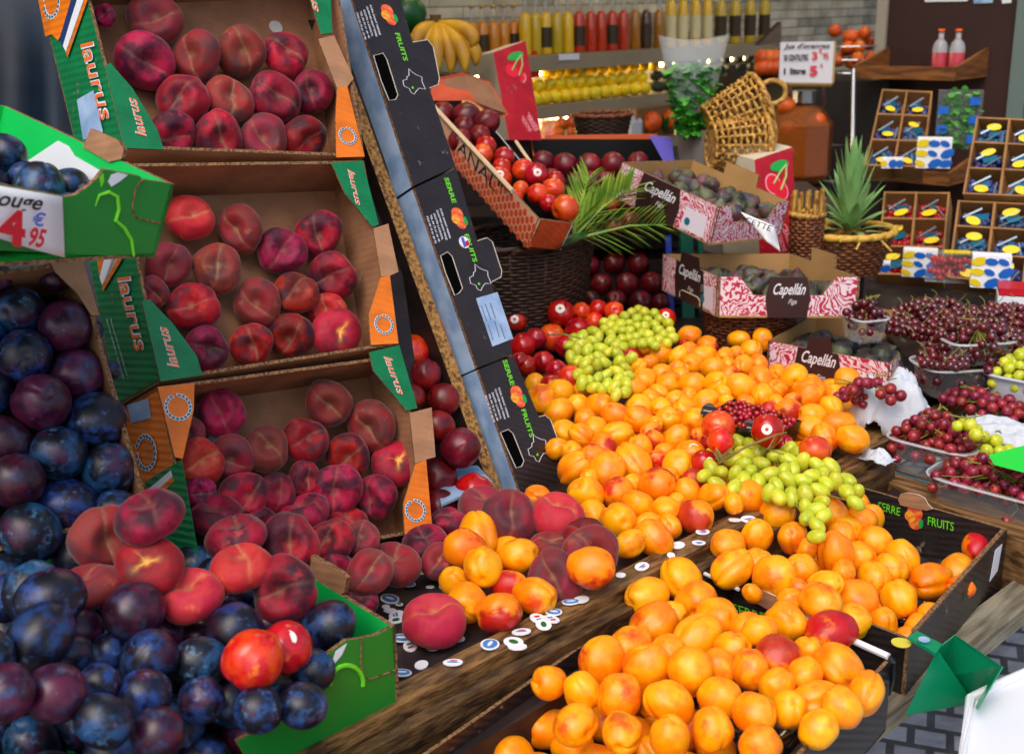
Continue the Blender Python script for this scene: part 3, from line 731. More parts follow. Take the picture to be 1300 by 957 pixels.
def crate(bl, br, tr, tl, label, flaps, cols):
    BL, BR_, TR, TL = [onC(*p) for p in (bl, br, tr, tl)]
    ctr = (BL+BR_+TR+TL)/4
    t = thing('peach_crate', label, 'crate', (BL+BR_)/2 + DIN*.5, 'tilted cardboard crates of flat peaches')
    e = .0045
    DL = DIN - wC*.030
    bk = [BL+DL, BR_+DIN, TR+DIN, TL+DL]
    mb = MB(); mb.plate(bk, -nC*.004, (0,0,1)); mb.build('bottom_panel', [KRAFT_IN, EDGE], t)
    def wall(a, b, name, ins, outer=KRAFT, Da=DIN, Db=DIN):
        # a,b rim corners; ins: inward direction (towards crate middle)
        ins = ins.normalized()*e
        # outside face first
        mb = MB(); mb.plate([a, b, b+Db, a+Da], ins, (0,1,2)); return mb.build(name, [outer, KRAFT_IN, EDGE], t)
    wall(BL, BR_, 'lower_wall', (TL-BL), KRAFT, DL)
    wall(TL + (BL-TL)*.004, TR, 'upper_wall', (BL-TL), KRAFT, DL)
    wall(BL + (TL-BL)*.006, TL+(BL-TL)*.01, 'side_wall', (BR_-BL), cols, DL, DL)
    wall(BR_+ (TR-BR_)*.006, TR+(BR_-TR)*.01, 'side_wall', (BL-BR_), KRAFT)
    nL = (TL-BL).cross(DL).normalized()
    if nL.dot(BR_-BL) > 0: nL = -nL
    for poly, m, txt in flaps:
        pts = [onC(x, y, .0035) for x, y in poly]
        mb = MB(); mb.plate(pts, -nC*.003, (0,1,2)); fl = mb.build('corner_flap', [m, KRAFT_IN, EDGE], t)
        if txt:
            if txt[0] == 'w': wreath(onC(txt[1], txt[2], .0035), wC, sC, txt[3], fl)
            else:
                a, b = onC(txt[1], txt[2], .0035), onC(txt[3], txt[4], .0035)
                xd = b-a; yd = nC.cross(xd)
                for m2, off, bo in ((WHITE, .0008, .028), (TXT_ORANGE, .0014, .0)):
                    lettering(txt[0], (a+b)/2, xd, yd, txt[5], m2, fl, bold=bo, shear=.35, width=(b-a).length, off=off)
    # holes in the bottom panel show the pale tray behind
    for hx, hy in (((tl[0]+tr[0])/2-82, tl[1]+72), ((tl[0]+tr[0])/2+88, tl[1]+80)):
        c = onp(hx, hy, BL+DIN+nC*.001, nC)
        mb = MB(); mb.disc(c, nC, .0115, .001, 18); mb.build('hand_hole', mat('pale_hole', lin(200,196,188), .7), t)
    onL = lambda x, y, o=0: onp(x, y, BL + nL*(.0015+o), nL)
    return t, onL, nL
lau = 'laurus'
t1, onL, nL = crate((158,188),(463,199),(424,-50),(100,-45), 'topmost tilted cardboard crate of flat peaches with green printed side',
    [([(133,84),(158,188),(208,190),(200,165),(168,112),(140,80)], GREEN, (lau, 181,176, 167,126, .0135)),
     ([(428,112),(441,110),(463,199),(427,200),(426,150)], ORANGE, ('w', 441,173,.013)),
     ([(385,-30),(418,-40),(422,42),(408,44)], GREEN, ('us', 397,-8, 402,14, .012)),
     ([(404,50),(424,45),(449,100),(441,110),(428,112)], KRAFT, None)], GREEN)
sw = t1
decal([onL(x,y) for x,y in ((20,-70),(96,-70),(100,0),(74,52),(66,44),(58,47),(49,0))], nL, ORANGE, sw)
decal([onL(x,y,.001) for x,y in ((95,-15),(102,-15),(80,60),(76,50))], nL, mat('navy_print', lin(24,52,100), .5), sw)
decal([onL(x,y,.001) for x,y in ((103,-15),(112,-15),(84,66),(80,58))], nL, WHITE, sw)
decal([onL(x,y,.001) for x,y in ((113,-15),(117,-15),(86,74),(84,67))], nL, ORANGE, sw)
decal([onL(x,y,.001) for x,y in ((98,127),(119,115),(131,168),(106,178))], nL, LBLUE, sw, 'address_label')
def ltext(onf, n, s, a, b, h, m, par, bold=0, shear=0, off=.001, flip=1):
    a, b = onf(*a), onf(*b); xd = b-a; yd = n.cross(xd)
    return lettering(s, (a+b)/2, xd, yd*flip, h, m, par, bold=bold, shear=shear, width=(b-a).length, off=off)
for m2, off, bo in ((WHITE, .0012, .028), (TXT_ORANGE, .002, 0)):
    ltext(onL, nL, lau, (108,48), (136,150), .030, m2, sw, bo, .35, off)
wreath(onL(66, 4), (onL(66,-6)-onL(66,4)), nL.cross(onL(66,-6)-onL(66,4)), .020, sw)

t2, onL, nL = crate((204,484),(506,437),(462,204),(147,207), 'middle tilted cardboard crate of flat peaches with dark green printed side',
    [([(180,382),(204,484),(257,476),(250,452),(219,410),(190,380)], GREEN, (lau, 222,470, 206,416, .0135)),
     ([(483,352),(495,350),(506,436),(471,438),(468,400)], ORANGE, ('w', 487,412,.0135)),
     ([(421,207),(460,204),(481,285),(473,288),(438,245)], GREEN, (lau, 444,214, 455,260, .010)),
     ([(474,290),(493,284),(506,345),(495,350),(484,351)], KRAFT, None)], GREEN)
decal([onL(x,y) for x,y in ((110,300),(137,300),(138,326),(128,358),(122,322))], nL, ORANGE, t2)
decal([onL(x,y,.001) for x,y in ((140,300),(152,300),(152,326),(130,362),(127,352))], nL, WHITE, t2)
decal([onL(x,y,.001) for x,y in ((153,300),(157,300),(156,328),(131,370),(130,363))], nL, ORANGE, t2)
for m2, off, bo in ((WHITE, .0012, .028), (TXT_ORANGE, .002, 0)):
    ltext(onL, nL, lau, (155,345), (180,443), .030, m2, t2, bo, .35, off)
ltext(onL, nL, 'FRUTAS LAURUS S.L. ZARAGOZA', (136,405), (158,482), .0035, WHITE, t2)
ltext(onL, nL, 'PRODUCTO DE ESPANA CAT I', (141,405), (163,480), .0030, WHITE, t2)

t3, onL, nL = crate((248,727),(550,672),(508,450),(200,490), 'lowest tilted cardboard crate of flat peaches with orange printed side',
    [([(200,491),(247,486),(246,520),(232,582),(222,580)], ORANGE, ('w', 226,517,.016)),
     ([(469,447),(507,438),(530,518),(516,521),(474,470)], GREEN, (lau, 490,450, 509,500, .0115)),
     ([(527,589),(541,583),(549,672),(514,678),(512,640)], ORANGE, ('w', 527,648,.0145)),
     ([(520,524),(548,517),(553,580),(541,583),(527,588)], KRAFT, None)], ORANGE)
decal([onL(x,y) for x,y in ((162,514),(188,506),(192,530),(167,537))], nL, LBLUE, t3, 'address_label')
wreath(onL(186,574), (onL(186,564)-onL(186,574)), nL.cross(onL(186,564)-onL(186,574)), .0215, t3)
decal([onL(x,y) for x,y in ((184,612),(231,583),(262,760),(205,760))], nL, GREEN, t3)
decal([onL(x,y,.001) for x,y in ((187,622),(217,597),(219,605),(190,631))], nL, WHITE, t3)
decal([onL(x,y,.001) for x,y in ((190,631),(219,605),(221,611),(192,640))], nL, ORANGE, t3)
for lst, where, offs, seed in ((PE1, 'top crate', -.066, 3), (PE2, 'middle crate', -.066, 5), (PE3, 'lowest crate', -.052, 9)):
    sp = spec(lst, lambda e: onC(e[0], e[1], offs), 1.03)
    for s in sp: s['flat'] = 1
    def lab(s, row, j, mi, where=where):
        a = ('dark red', 'pale pink', 'yellow-streaked red', 'brownish')[mi]
        return f'{a} flat peach, {nrow(j)} from the green side in {nrow(row)} row up, {where}'
    pile('flat_peach', sp, ME_PEACH, lambda s, r: 2 if s['opt'] == 's' else (0 if r.random() < .74 else (3 if r.random() < .75 else 1)), lab, 'peach', 'flat peaches in the tilted crates', 5, seed)

# ================================================================== tilted plum crate
TRp = W(100, 330, 1.44); onP = lambda x, y, o=0: onp(x, y, TRp + nC*o, nC)
BRp = onP(190, 648); TLp = TRp - wC*.46; BLp = BRp - wC*.46
t = thing('plum_crate', 'tilted cardboard crate full of dark blue plums', 'crate', (BLp+BRp)/2)
DP = -nC*.11
mb = MB(); mb.plate([p + DP for p in (BLp, BRp, TRp, TLp)], -nC*.004, (0,0,1)); mb.build('bottom_panel', [BLACK, EDGE], t)
for a, b, ins in ((BLp, BRp, sC), (TLp, TRp, -sC), (BRp, TRp, -wC), (BLp, TLp, wC)):
    mb = MB(); mb.plate([a, b, b+DP, a+DP], ins*.005, (0,1,2)); mb.build('side_wall', [KRAFT, KRAFT_IN, EDGE], t)
mb = MB(); mb.plate([onP(x, y, .003) for x, y in ((60,325),(104,327),(126,400),(116,400),(98,372),(70,345))], -nC*.003, (0,0,1)); mb.build('corner_flap', [KRAFT, EDGE], t)
sp = spec(PL1, lambda e: onP(e[0], e[1], -.035), 1.05)
pile('plum', sp, ME_PLUM, lambda s, r: 0 if r.random() < .8 else 1, lambda s, row, j, mi: f'{("blue-black","purple")[mi]} plum, {nrow(j)} in the {nrow(row)} row up of the tilted crate', 'plum', 'plums in the tilted crate', 4, 4)
# struts that hold the plum crate
rk = thing('crate_support', 'dark wooden support standing under the tilted plum crate', 'support', Vector((BRp.x-.2, BRp.y+.05, .85)))
for f in (.1, .9):
    a = BLp.lerp(BRp, f) + DP*.9 - nC*.01; c = TLp.lerp(TRp, f) + DP - nC*.02
    mb = MB(); mb.tube([a - Z*.004, Vector((a.x, a.y, .852))], .014, 6); mb.build('leg', DARKW, rk)
    mb = MB(); mb.tube([c, Vector((c.x, c.y+.02, .852))], .014, 6); mb.build('leg', DARKW, rk)

# ================================================================== green boxes
def open_box(name, label, cat, c0, r, f, dn, th=.005, mats=None, parts=('side_wall','front_wall','side_wall','front_wall'), group=None):
    """c0 top corner, r and f the two horizontal edges leaving it, dn downwards; walls 1: along r, 2: along f, 3,4 the far ones"""
    out, inn, edge = mats
    ctr = c0 + r/2 + f/2 + dn
    t = thing(name, label, cat, ctr, group)
    ru, fu = r.normalized(), f.normalized()
    P = [c0, c0+r, c0+r+f, c0+f]
    for i, (a, b, ins) in enumerate(((P[0],P[1],fu),(P[3]+ru*th,P[0]+ru*th,ru),(P[2],P[3],-fu),(P[1],P[2],-ru))):
        if parts[i] is None: continue
        mb = MB(); mb.plate([a, b, b+dn, a+dn], ins*th, (0,1,2)); mb.build(parts[i], [out, inn, edge], t)
    mb = MB(); mb.plate([p+dn*.985 for p in P], -dn.normalized()*.004, (1,0,2)); mb.build('bottom_panel', [out, inn, edge], t)
    return t
GIN = GREENL
# the price-tag box, top left
c0 = W(222, 234, 1.22); dn = W(196, 327, 1.235) - c0
rr = (W(8, 134, 1.50) - c0); ff = (W(-190, 238, .98) - c0)
rr *= 1.0
t = open_box('green_box', 'bright green cardboard box of plums with white price tag on its front', 'box', c0, rr, ff, dn, mats=[GREEN2, GIN, EDGE], group='green cardboard fruit boxes', parts=('side_wall', None, 'side_wall', 'front_wall'))
nF = ff.cross(dn).normalized(); nF = nF if nF.dot(CAM-c0) > 0 else -nF
onF = lambda x, y, o=0: onp(x, y, c0 + nF*o, nF)
mb = MB(); mb.plate([onF(*p) for p in ((222,234),(181,228),(178,224),(132,215),(122,228),(108,240),(95,248),(82,250),(0,234),(-150,226),(-150,330),(0,318),(80,322),(196,327))], -nF*.005, (0,1,2)); mb.build('front_wall', [GREEN2, GIN, EDGE], t)
# vertical seam where the corner tab folds round, and the stem-shaped print
mb = MB(); mb.tube([onF(x, y, .0006) for x, y in ((181,228),(172,240),(168,262),(171,276),(205,284))], .0011, 6); mb.build('seam', EDGE, t)
mb = MB(); pts = [onF(x, y, .001) for x, y in ((121,262),(126,248),(138,244),(149,250),(151,266),(147,280),(158,290),(167,305),(170,325))]
mb.tube(pts, [.0005,.0014,.002,.002,.002,.002,.002,.0018,.0014], 6); mb.build('printed_stem', LIME, t)
decal([onF(x, y) for x, y in ((137,231),(141,222),(150,219),(162,222),(152,230),(141,237))], nF, WHITE, t, 'printed_leaf')
decal([onF(x, y) for x, y in ((128,238),(126,226),(131,220),(132,230))], nF, LIME, t, 'printed_leaf')
# white stripe on the inside of the far wall and the kraft tab that stands on it
nW = rr.cross(dn).normalized(); nW = nW if nW.dot(CAM-(c0+rr*.5)) > 0 else -nW
onW = lambda x, y, o=0: onp(x, y, c0 + ff.normalized()*.005 + nW*o, nW)
decal([onW(x, y, .001) for x, y in ((35,205),(74,179),(88,186),(95,198),(128,217),(108,250),(35,235))], nW, WHITE, t, 'white_print')
mb = MB(); mb.plate([onW(x, y, .002) for x, y in ((105,187),(115,163),(150,178),(157,190),(154,202),(138,206))], -nW*.005, (0,0,1)); mb.build('fold_tab', [KRAFT, EDGE], t)
# price tag
mb = MB(); g0 = [(-70, 228, .003), (0, 236, .003), (40, 243, .006), (79, 250, .004)]; g1 = [(-70, 300, .01), (0, 303, .008), (40, 316, .012), (82, 327, .006)]
vs = []
for j in range(7):
    for i in range(4):
        f = j/6; a, b = g0[i], g1[i]; vs.append(onF(a[0]+(b[0]-a[0])*f, a[1]+(b[1]-a[1])*f, a[2]+(b[2]-a[2])*f + .003*math.sin(3*f+i)))
mb.add(vs, [(j*4+i, j*4+i+1, j*4+i+5, j*4+i+4) for j in range(6) for i in range(3)])
pt = mb.build('price_tag', PAPER, None, smooth=True); md = pt.modifiers.new('s','SOLIDIFY'); md.thickness = .0006; md.offset = 0
tag(pt, 'white paper price tag with red figures taped to the green box', 'price tag')
onT = lambda x, y: onF(x, y, .0135)
def ttext(s, a, b, h, m, bold=0, shear=0):
    pa, pb = onT(*a), onT(*b); xd = pb-pa; lettering(s, (pa+pb)/2, xd, nF.cross(xd), h, m, pt, 'writing', bold=bold, shear=shear, width=xd.length, off=0)
ttext('Rouge', (-22,250), (53,259), .014, INK, .02, .25)
ttext('4', (3,289), (38,296), .030, RED, .05, -.25)
ttext('€', (42,279), (57,281), .012, INKBLUE, .02)
ttext('95', (37,301), (57,305), .017, RED, .03)
sp = spec(PL3, lambda e: W(e[0], e[1], 1.30), 1.0)
pile('plum', sp, ME_PLUM, lambda s, r: 0, lambda s, row, j, mi: f'bluish plum, {nrow(j)} in the {nrow(row)} row of the green price-tagged box', 'plum', 'plums in the green price-tagged box', 3, 8)

# the corner box at the bottom left
ZB = .965
c0 = onz(502, 793, ZB); c1 = onz(250, 640, ZB); rr = c1 - c0; rr.z = 0
ff = (onz(397, 841, ZB) - c0); ff = ff.normalized()*.42; dn = Vector((0, 0, -.112))
t = open_box('green_box', 'bright green cardboard box heaped with plums and flat peaches', 'box', c0, rr, ff, dn, mats=[GREEN2, GIN, EDGE], group='green cardboard fruit boxes', parts=('side_wall', None, 'side_wall', 'side_wall'))
nF = ff.cross(dn).normalized(); nF = nF if nF.dot(CAM-c0) > 0 else -nF
onF = lambda x, y, o=0: onp(x, y, c0 + nF*o, nF)
mb = MB(); mb.plate([onF(*p) for p in ((502,793),(478,806),(455,811),(440,812),(416,830),(400,850),(397,866),(380,905),(300,940),(330,990),(502,900))], -nF*.005, (0,1,2)); mb.build('front_wall', [GREEN2, GREENL, EDGE], t)
mb = MB(); mb.tube([onF(x, y, .0006) for x, y in ((459,810),(458,840),(461,858),(470,862),(502,850))], .0011, 6); mb.build('seam', EDGE, t)
mb = MB(); mb.tube([onF(440+20*math.cos(a)*1.05, 866-22*math.sin(a), .001) for a in [k*math.pi/10-.2 for k in range(12)]], .0026, 6); mb.build('printed_stem', LIME, t)
decal([onF(x, y) for x, y in ((421,842),(426,826),(440,816),(434,830),(425,841))], nF, WHITE, t, 'printed_leaf')
nW = rr.cross(dn).normalized(); nW = nW if nW.dot(CAM-(c0+rr*.5)) > 0 else -nW
onW = lambda x, y, o=0: onp(x, y, c0 + nW*o, nW)
mb = MB(); mb.plate([onW(x, y, .004) for x, y in ((386,731),(388,706),(396,705),(434,727),(440,734),(437,752),(421,760))], -nW*.005, (0,0,1)); mb.build('fold_tab', [KRAFT, EDGE], t)
mb = MB(); mb.plate([onW(x, y, .004) for x, y in ((236,730),(248,712),(262,706),(284,708),(300,740),(262,745))], -nW*.005, (0,0,1)); mb.build('fold_tab', [KRAFT, EDGE], t)

sp = spec(PL2, lambda e: onz(e[0], e[1], e[3]), 1.03)
pr = spec(PEL, lambda e: onz(e[0], e[1], e[3]), 1.10)
for s in pr:
    if s['px'] < 400: s['r'] *= 1.05
nr = spec(NEA, lambda e: onz(e[0], e[1], e[3]))
ar = spec(APN, lambda e: onz(e[0], e[1], e[3]), 1.04)
for s in pr: s['flat'] = 1
allp = sp + pr + nr + ar
relax(allp, 10)
for s in allp: s['p'].z = max(s['p'].z, .85 + s['r']*(.6 if 'flat' in s else .96))
pile('plum', sp, ME_PLUM, lambda s, r: 0 if r.random() < .72 else 1, lambda s, row, j, mi: f'{("bloomy blue","purple")[mi]} plum, {nrow(j)} in {nrow(row)} row from the front of the corner box', 'plum', 'plums heaped in the corner box', 5, 21, dorelax=False)
def plab(s, row, j, mi):
    a = ('dark red', 'pale pink', 'yellow-streaked', 'brownish')[mi]
    w_ = 'heaped on the green corner box' if s['px'] < 440 else 'lying on the black board'
    return f'{a} flat peach, {nrow(j)} in {nrow(row)} row back, {w_}'
pile('flat_peach', pr, ME_PEACH, lambda s, r: 1 if s['opt'] == 't' or r.random() < .10 else (2 if s['opt'] == 's' else (3 if r.random() < .3 else 0)), plab, 'peach', 'loose flat peaches', 5, 31, dorelax=False)
nr[0]['st'] = True
pile('nectarine', nr, ME_NECT, lambda s, r: 0 if s['px'] > 340 else 2, lambda s, row, j, mi: ('glossy red nectarine with a round sticker among the plums' if mi == 0 else 'yellow and red nectarine at the front of the corner box'), 'nectarine', 'nectarines among the plums', 5, 5, dorelax=False)
pile('apricot', ar, ME_APR, lambda s, r: 1 if r.random() < .4 else 0, lambda s, row, j, mi: f'{("yellow-orange","red-blushed")[mi]} apricot, {nrow(j)} in {nrow(row)} row back of the small heap among peaches', 'apricot', 'apricots among the loose peaches', 4, 17, dorelax=False)
# plums buried in the corner box, seen through the gaps
rnd = random.Random(2)
ru, fu = rr.normalized(), ff.normalized(); L1, L2 = rr.length, ff.length
n_ = 0
for lay in range(2):
    a = .035
    while a < L1-.03:
        b = .035
        while b < L2-.03:
            p = c0 + ru*(a+rnd.uniform(-.006,.006)+lay*.02) + fu*(b+rnd.uniform(-.006,.006)+lay*.02); p.z = .885 + lay*.045
            if all((p - s['p']).length > .8*(.029+s['r']) for s in allp) :
                fruit('plum', ME_PLUM[rnd.randrange(3)][0 if rnd.random() < .7 else 1], p, .028, 'plum buried in the lower layers of the green corner box', 'plum', 'plums buried in the corner box', None, rnd); n_ += 1
            b += .062
        a += .062
# ================================================================== divider board and the black fruit boxes leaning on it
OSB = mat('particle_board_edge', lin(186,138,74), .85, nz=.9, nscale=150, col2=lin(88,56,26), bump=.8, bscale=260)
E0 = onz(640, 628, .852); nV = A
ET = onp(421, 25, E0, nV); Ld = (ET - E0).normalized()
bt = thing('divider_board', 'upright particle board divider with raw chipped edge beside the crates', 'board', E0 + B*.3)
mb = MB(); mb.plate([E0, ET, ET + B*.35, E0 + B*.9 + Z*0], -A*.024, (0,0,1)); mb.build('panel', [DARKW, OSB], bt)
nF = Ld.cross(A); nF = nF.normalized()
if nF.dot(CAM - E0) < 0: nF = -nF
F0 = E0 + nF*.024
onS = lambda x, y, o=0: onp(x, y, F0 + nF*o, nF)
FRANCE = [(.52,0),(.62,.14),(.70,.20),(.78,.26),(1,.36),(.93,.52),(.95,.84),(.78,.80),(.66,.78),(.46,.90),(.34,1),(.22,.92),(.20,.76),(0,.66),(.04,.44),(.26,.40),(.30,.30),(.42,.26)]
M_LINE = mat('white_outline_ink', lin(225,225,230), .5)
def peach_logo(c, xd, yd, r, par):
    n = xd.cross(yd).normalized()
    for dx, dy, rr, m in ((0,.5,1.0,mat('logo_red', lin(226,60,52), .4, nz=.6, nscale=120, col2=lin(245,140,60))),(.15,-.75,.85,mat('logo_red', lin(226,60,52))),(-.55,-.1,.68,mat('logo_yellow', lin(246,190,50), .4, nz=.4, nscale=150, col2=lin(235,110,50)))):
        mb = MB(); mb.disc(c + xd*dx*r + yd*dy*r, n, r*rr, .0008+.0004*abs(dx), 20); mb.build('peach_print', m, par)
    mb = MB(); b = c + xd*r*.95 - yd*r*.6
    mb.plate([b + n*.0022 + (xd*math.cos(a)*.28 + yd*math.sin(a)*.62)*r for a in [k*math.pi/5 for k in range(10)]], -n*.0012, (0,0,0)); mb.build('leaf_print', mat('leaf_green_ink', lin(30,165,70), .5), par)
def serre(tl, tr, br, bl, label, slot, tab, txt, logo, fru, mapc, small):
    P = [onS(*p) for p in (bl, br, tr, tl)]; D = -nF*.27
    t = thing('fruit_box', label, 'box', (P[0]+P[1])/2 + D/2, 'black printed fruit boxes leaning on the board')
    # printed wall
    poly = [P[3]] + [onS(*p) for p in ()] + [P[2]] + [onS(*p) for p in tab] + [P[1], P[0]]
    mb = MB(); mb.plate(poly, -nF*.005, (0,1,2)); fw = mb.build('front_wall', [BLACKB, KRAFT_IN, EDGE], t)
    xa = (P[1]-P[0]).normalized()
    mb = MB(); mb.plate([P[0]-nF*.0055, P[3]-nF*.0055, P[3]+D, P[0]+D], xa*.005, (0,1,2)); mb.build('bottom_panel', [LBLUE, KRAFT_IN, EDGE], t)
    for a, b, s in ((P[3],P[2],-Ld),(P[0],P[1],Ld)):
        mb = MB(); mb.plate([a-nF*.0055+xa*.0055, b-nF*.0055, b+D, a+D+xa*.0055], s*.005, (0,1,2)); mb.build('end_wall', [BLACKB, KRAFT_IN, EDGE], t)
    mb = MB(); mb.plate([P[0]+D, P[1]+D, P[2]+D, P[3]+D], -nF*.005, (0,0,0)); mb.build('back_wall', BLACKB, t)
    sp_ = [onS(x, y, .0006) for x, y in slot]
    mb = MB(); mb.plate(sp_, -nF*.0004, (0,0,0)); mb.build('hand_slot', mat('hollow_black', (.003,.003,.003), .95, spec=.0), fw)
    mb = MB(); mb.tube([p+nF*.0004 for p in sp_], .0008, 6, closed=True); mb.build('slot_edge', mat('torn_white_edge', lin(205,196,180), .8), fw)
    if tab: mb = MB(); mb.tube([onS(x, y, .0002) for x, y in tab], .0008, 6); mb.build('tab_edge', MATS['torn_white_edge'], fw)
    dn_ = -Ld; yd = A
    def tx(s, c, L, h, m, bold=0):
        k = L/2/math.hypot(.325, 1); a, b = onS(c[0]-k*.325, c[1]-k), onS(c[0]+k*.325, c[1]+k)
        lettering(s, (a+b)/2, b-a, yd, h, m, fw, bold=bold, width=(b-a).length, off=.0008)
    if txt: tx('SERRE', txt, 34, .0095, LIME, .025)
    if fru: tx('FRUITS', fru, 37, .0095, LIME, .025)
    if logo: peach_logo(onS(logo[0], logo[1]), A, Ld, .0125, fw)
    for k, s in enumerate(('SCEA SAINT PIERRE','QUARTIER SAINT PIERRE','26270 LORIOL','TEL 04 75 61 66 40','FAX 04 75 61 20 92')):
        if small: tx(s, (small[0]-4.4*k, small[1]+2*k), 40-4*(k > 1), .0036, WHITE, .02)
    if mapc:
        c = onS(*mapc); s_ = .046
        pts = [c + (A*(u-.5) - Ld*(v-.5))*s_ + nF*.0008 for u, v in FRANCE]
        # on the box the map stands upright with its top up the slope
        mb = MB(); mb.tube(pts, .0006, 5, closed=True); mb.build('map_outline', M_LINE, fw)
        mb = MB(); mb.disc(c + (A*(.38-.5) - Ld*(.74-.5))*s_, nF, .0022, .0012, 12); mb.build('map_dot', LIME, fw)
    return t, fw
serre((419,-88),(481,-95),(578,211),(525,236), 'topmost black fruit box standing on end against the divider board', [(474,71),(486,68),(491,76),(505,121),(502,127),(494,128),(484,104)],
      [(524,54),(543,51),(550,60),(558,100),(556,108),(545,112)], (480,-25), (493,19), (509,60), (524,104), (476,26))
s2, fw2 = serre((526,239),(579,214),(651,449),(606,467), 'middle black fruit box on end, white shipping label on its lower corner', [(559,325),(568,320),(574,326),(587,366),(583,372),(577,375),(566,348)],
      [(606,306),(618,302),(625,307),(637,344),(636,352),(624,358)], (571,242), (582,277), (597,315), (608,352), (565,284))
serre((607,469),(652,452),(724,630),(664,634), 'lowest black fruit box on end, standing among the apricots', [(635,549),(645,545),(651,550),(665,585),(662,592),(655,594),(644,570)],
      [(684,529),(692,527),(699,533),(710,563),(708,571),(700,573)], (645,473), (657,503), (669,537), (682,568), (639,511))
# shipping label and round sticker on the middle box
decal([onS(x, y) for x, y in ((604,379),(631,371),(651,430),(625,440))], nF, LBLUE, fw2, 'shipping_label', .0012)
for k, (x0, y0, x1, y1) in enumerate(((611,388,618,408),(616,386,623,406),(622,384,629,404),(620,412,626,432),(628,408,634,428),(635,412,641,430))):
    mb = MB(); mb.tube([onS(x0, y0, .0016), onS(x1, y1, .0016)], .0009, 4); mb.build('label_line', mat('grey_ink', lin(90,95,120), .6), fw2)
mb = MB(); mb.disc(onS(589, 308), nF, .0105, .0018, 20); st_ = mb.build('round_sticker', PAPER, fw2)
decal([onS(x, y, .0018) for x, y in ((585,302),(588,301),(592,313),(589,314))], nF, INKBLUE, fw2, 'flag_print')
decal([onS(x, y, .0018) for x, y in ((590,307),(594,305),(596,311),(592,313))], nF, RED, fw2, 'flag_print')

# ================================================================== the main heap of apricots
def inpoly(x, y, P):
    c = False; n = len(P)
    for i in range(n):
        x1, y1 = P[i]; x2, y2 = P[(i+1) % n]
        if (y1 > y) != (y2 > y) and x < (x2-x1)*(y-y1)/(y2-y1)+x1: c = not c
    return c
def proj(p):
    d = p - CAM; z = d.dot(FWD); return 650 + F*d.dot(cx_)/z, 478.5 - F*d.dot(cy_)/z
def zheap(x, y):
    t = max(0, min(1, (650-y)/200)); return .884 + .05*t
sp = spec(APM, lambda e: onz(e[0], e[1], zheap(e[0], e[1])), 1.13)
nc = spec(NEC, lambda e: onz(e[0], e[1], zheap(e[0], e[1])+(.045 if e[0] in (912,974,915) else .012)), 1.1)
for s in nc: s['nect'] = 1
allm = sp + nc; relax(allm, 30)
for s in allm: s['p'].z = max(s['p'].z, .85 + s['r']*.95)
def alab(s, row, j, mi):
    return f'{("yellow-orange","red-cheeked")[mi]} apricot, {nrow(j)} from the black box in {nrow(row)} row of the main heap'
pile('apricot', sp, ME_APR, lambda s, r: 1 if s['opt'] == 'r' or r.random() < .10 else 0, alab, 'apricot', 'apricots in the main heap', 8, 77, dorelax=False)
for s in nc:
    s['st'] = s['px'] in (974, 889) 
pile('nectarine', nc, ME_NECT, lambda s, r: 2 if s['px'] in (912,1034,915) else 0, lambda s, row, j, mi: f'{("red","dark","orange and red")[mi]} nectarine, {nrow(j)} in {nrow(row)} row, beside the large green grape bunch', 'nectarine', 'nectarines around the green grapes', 4, 12, dorelax=False)
rnd = random.Random(5); HP = [(690,500),(712,470),(870,420),(960,420),(1110,478),(1112,560),(1040,585),(905,655),(850,700),(800,705),(735,650)]
n_ = 0
b = .06
while b < 1.5:
    a = -.2
    while a < 1.6:
        p = S(a + rnd.uniform(-.006,.006), b + rnd.uniform(-.006,.006), .874)
        x, y = proj(p)
        if inpoly(x, y, HP) and all((p-s['p']).length > .78*(.024+s['r']) for s in allm) and n_ < 85:
            fruit('apricot', ME_APR[rnd.randrange(7)][0], p, .024, 'apricot buried low in the main heap under the others', 'apricot', 'apricots buried in the main heap', None, rnd); n_ += 1
        a += .05
    b += .048
print('filler apricots', n_)

# ================================================================== black trays of apricots in front of the rail
RZ = .845
def tray(name, label, C4, zb=.745):
    t = thing(name, label, 'tray', sum(C4, Vector())/4 - Z*.09, 'black cardboard trays of apricots')
    dn = Vector((0,0,zb-RZ)); cen = sum(C4, Vector())/4
    for i in range(4):
        a, b = C4[i], C4[(i+1) % 4]; e = (b-a).normalized(); ins = Z.cross(e); 
        if ins.dot(cen-a) < 0: ins = -ins
        a2, b2 = a + e*.0055*(i % 2), b - e*.0055*(i % 2)
        mb = MB(); mb.plate([a2, b2, b2+dn, a2+dn], ins*.005, (0,0,1)); mb.build('side_wall', [BLACKB, EDGE], t)
    mb = MB(); mb.plate([c+dn for c in C4], Z*.004, (0,0,0)); mb.build('bottom_panel', BLACKB, t)
    # dimpled plastic liner
    mb = MB(); nx, ny = 44, 32
    for j in range(ny+1):
        for i in range(nx+1):
            u, v = .02+.96*i/nx, .02+.96*j/ny
            p = (C4[0]*(1-u)+C4[1]*u)*(1-v) + (C4[3]*(1-u)+C4[2]*u)*v
            h = abs(math.sin(u*math.pi*7))*abs(math.sin(v*math.pi*5))
            mb.v.append((p.x, p.y, zb + .026 - .02*h**.6))
    for j in range(ny):
        for i in range(nx):
            k = j*(nx+1)+i; mb.f.append((k, k+1, k+nx+2, k+nx+1)); mb.m.append(0)
    mb.build('tray_liner', mat('clear_black_liner', (.02,.02,.022), .12, spec=.9), t, smooth=True)
    return t
T2 = [onz(898,712,RZ), onz(1095,618,RZ), onz(1279,671,RZ), onz(1155,812,RZ)]
t2_ = tray('apricot_tray', 'black printed cardboard tray half full of apricots at the cross beam', T2)
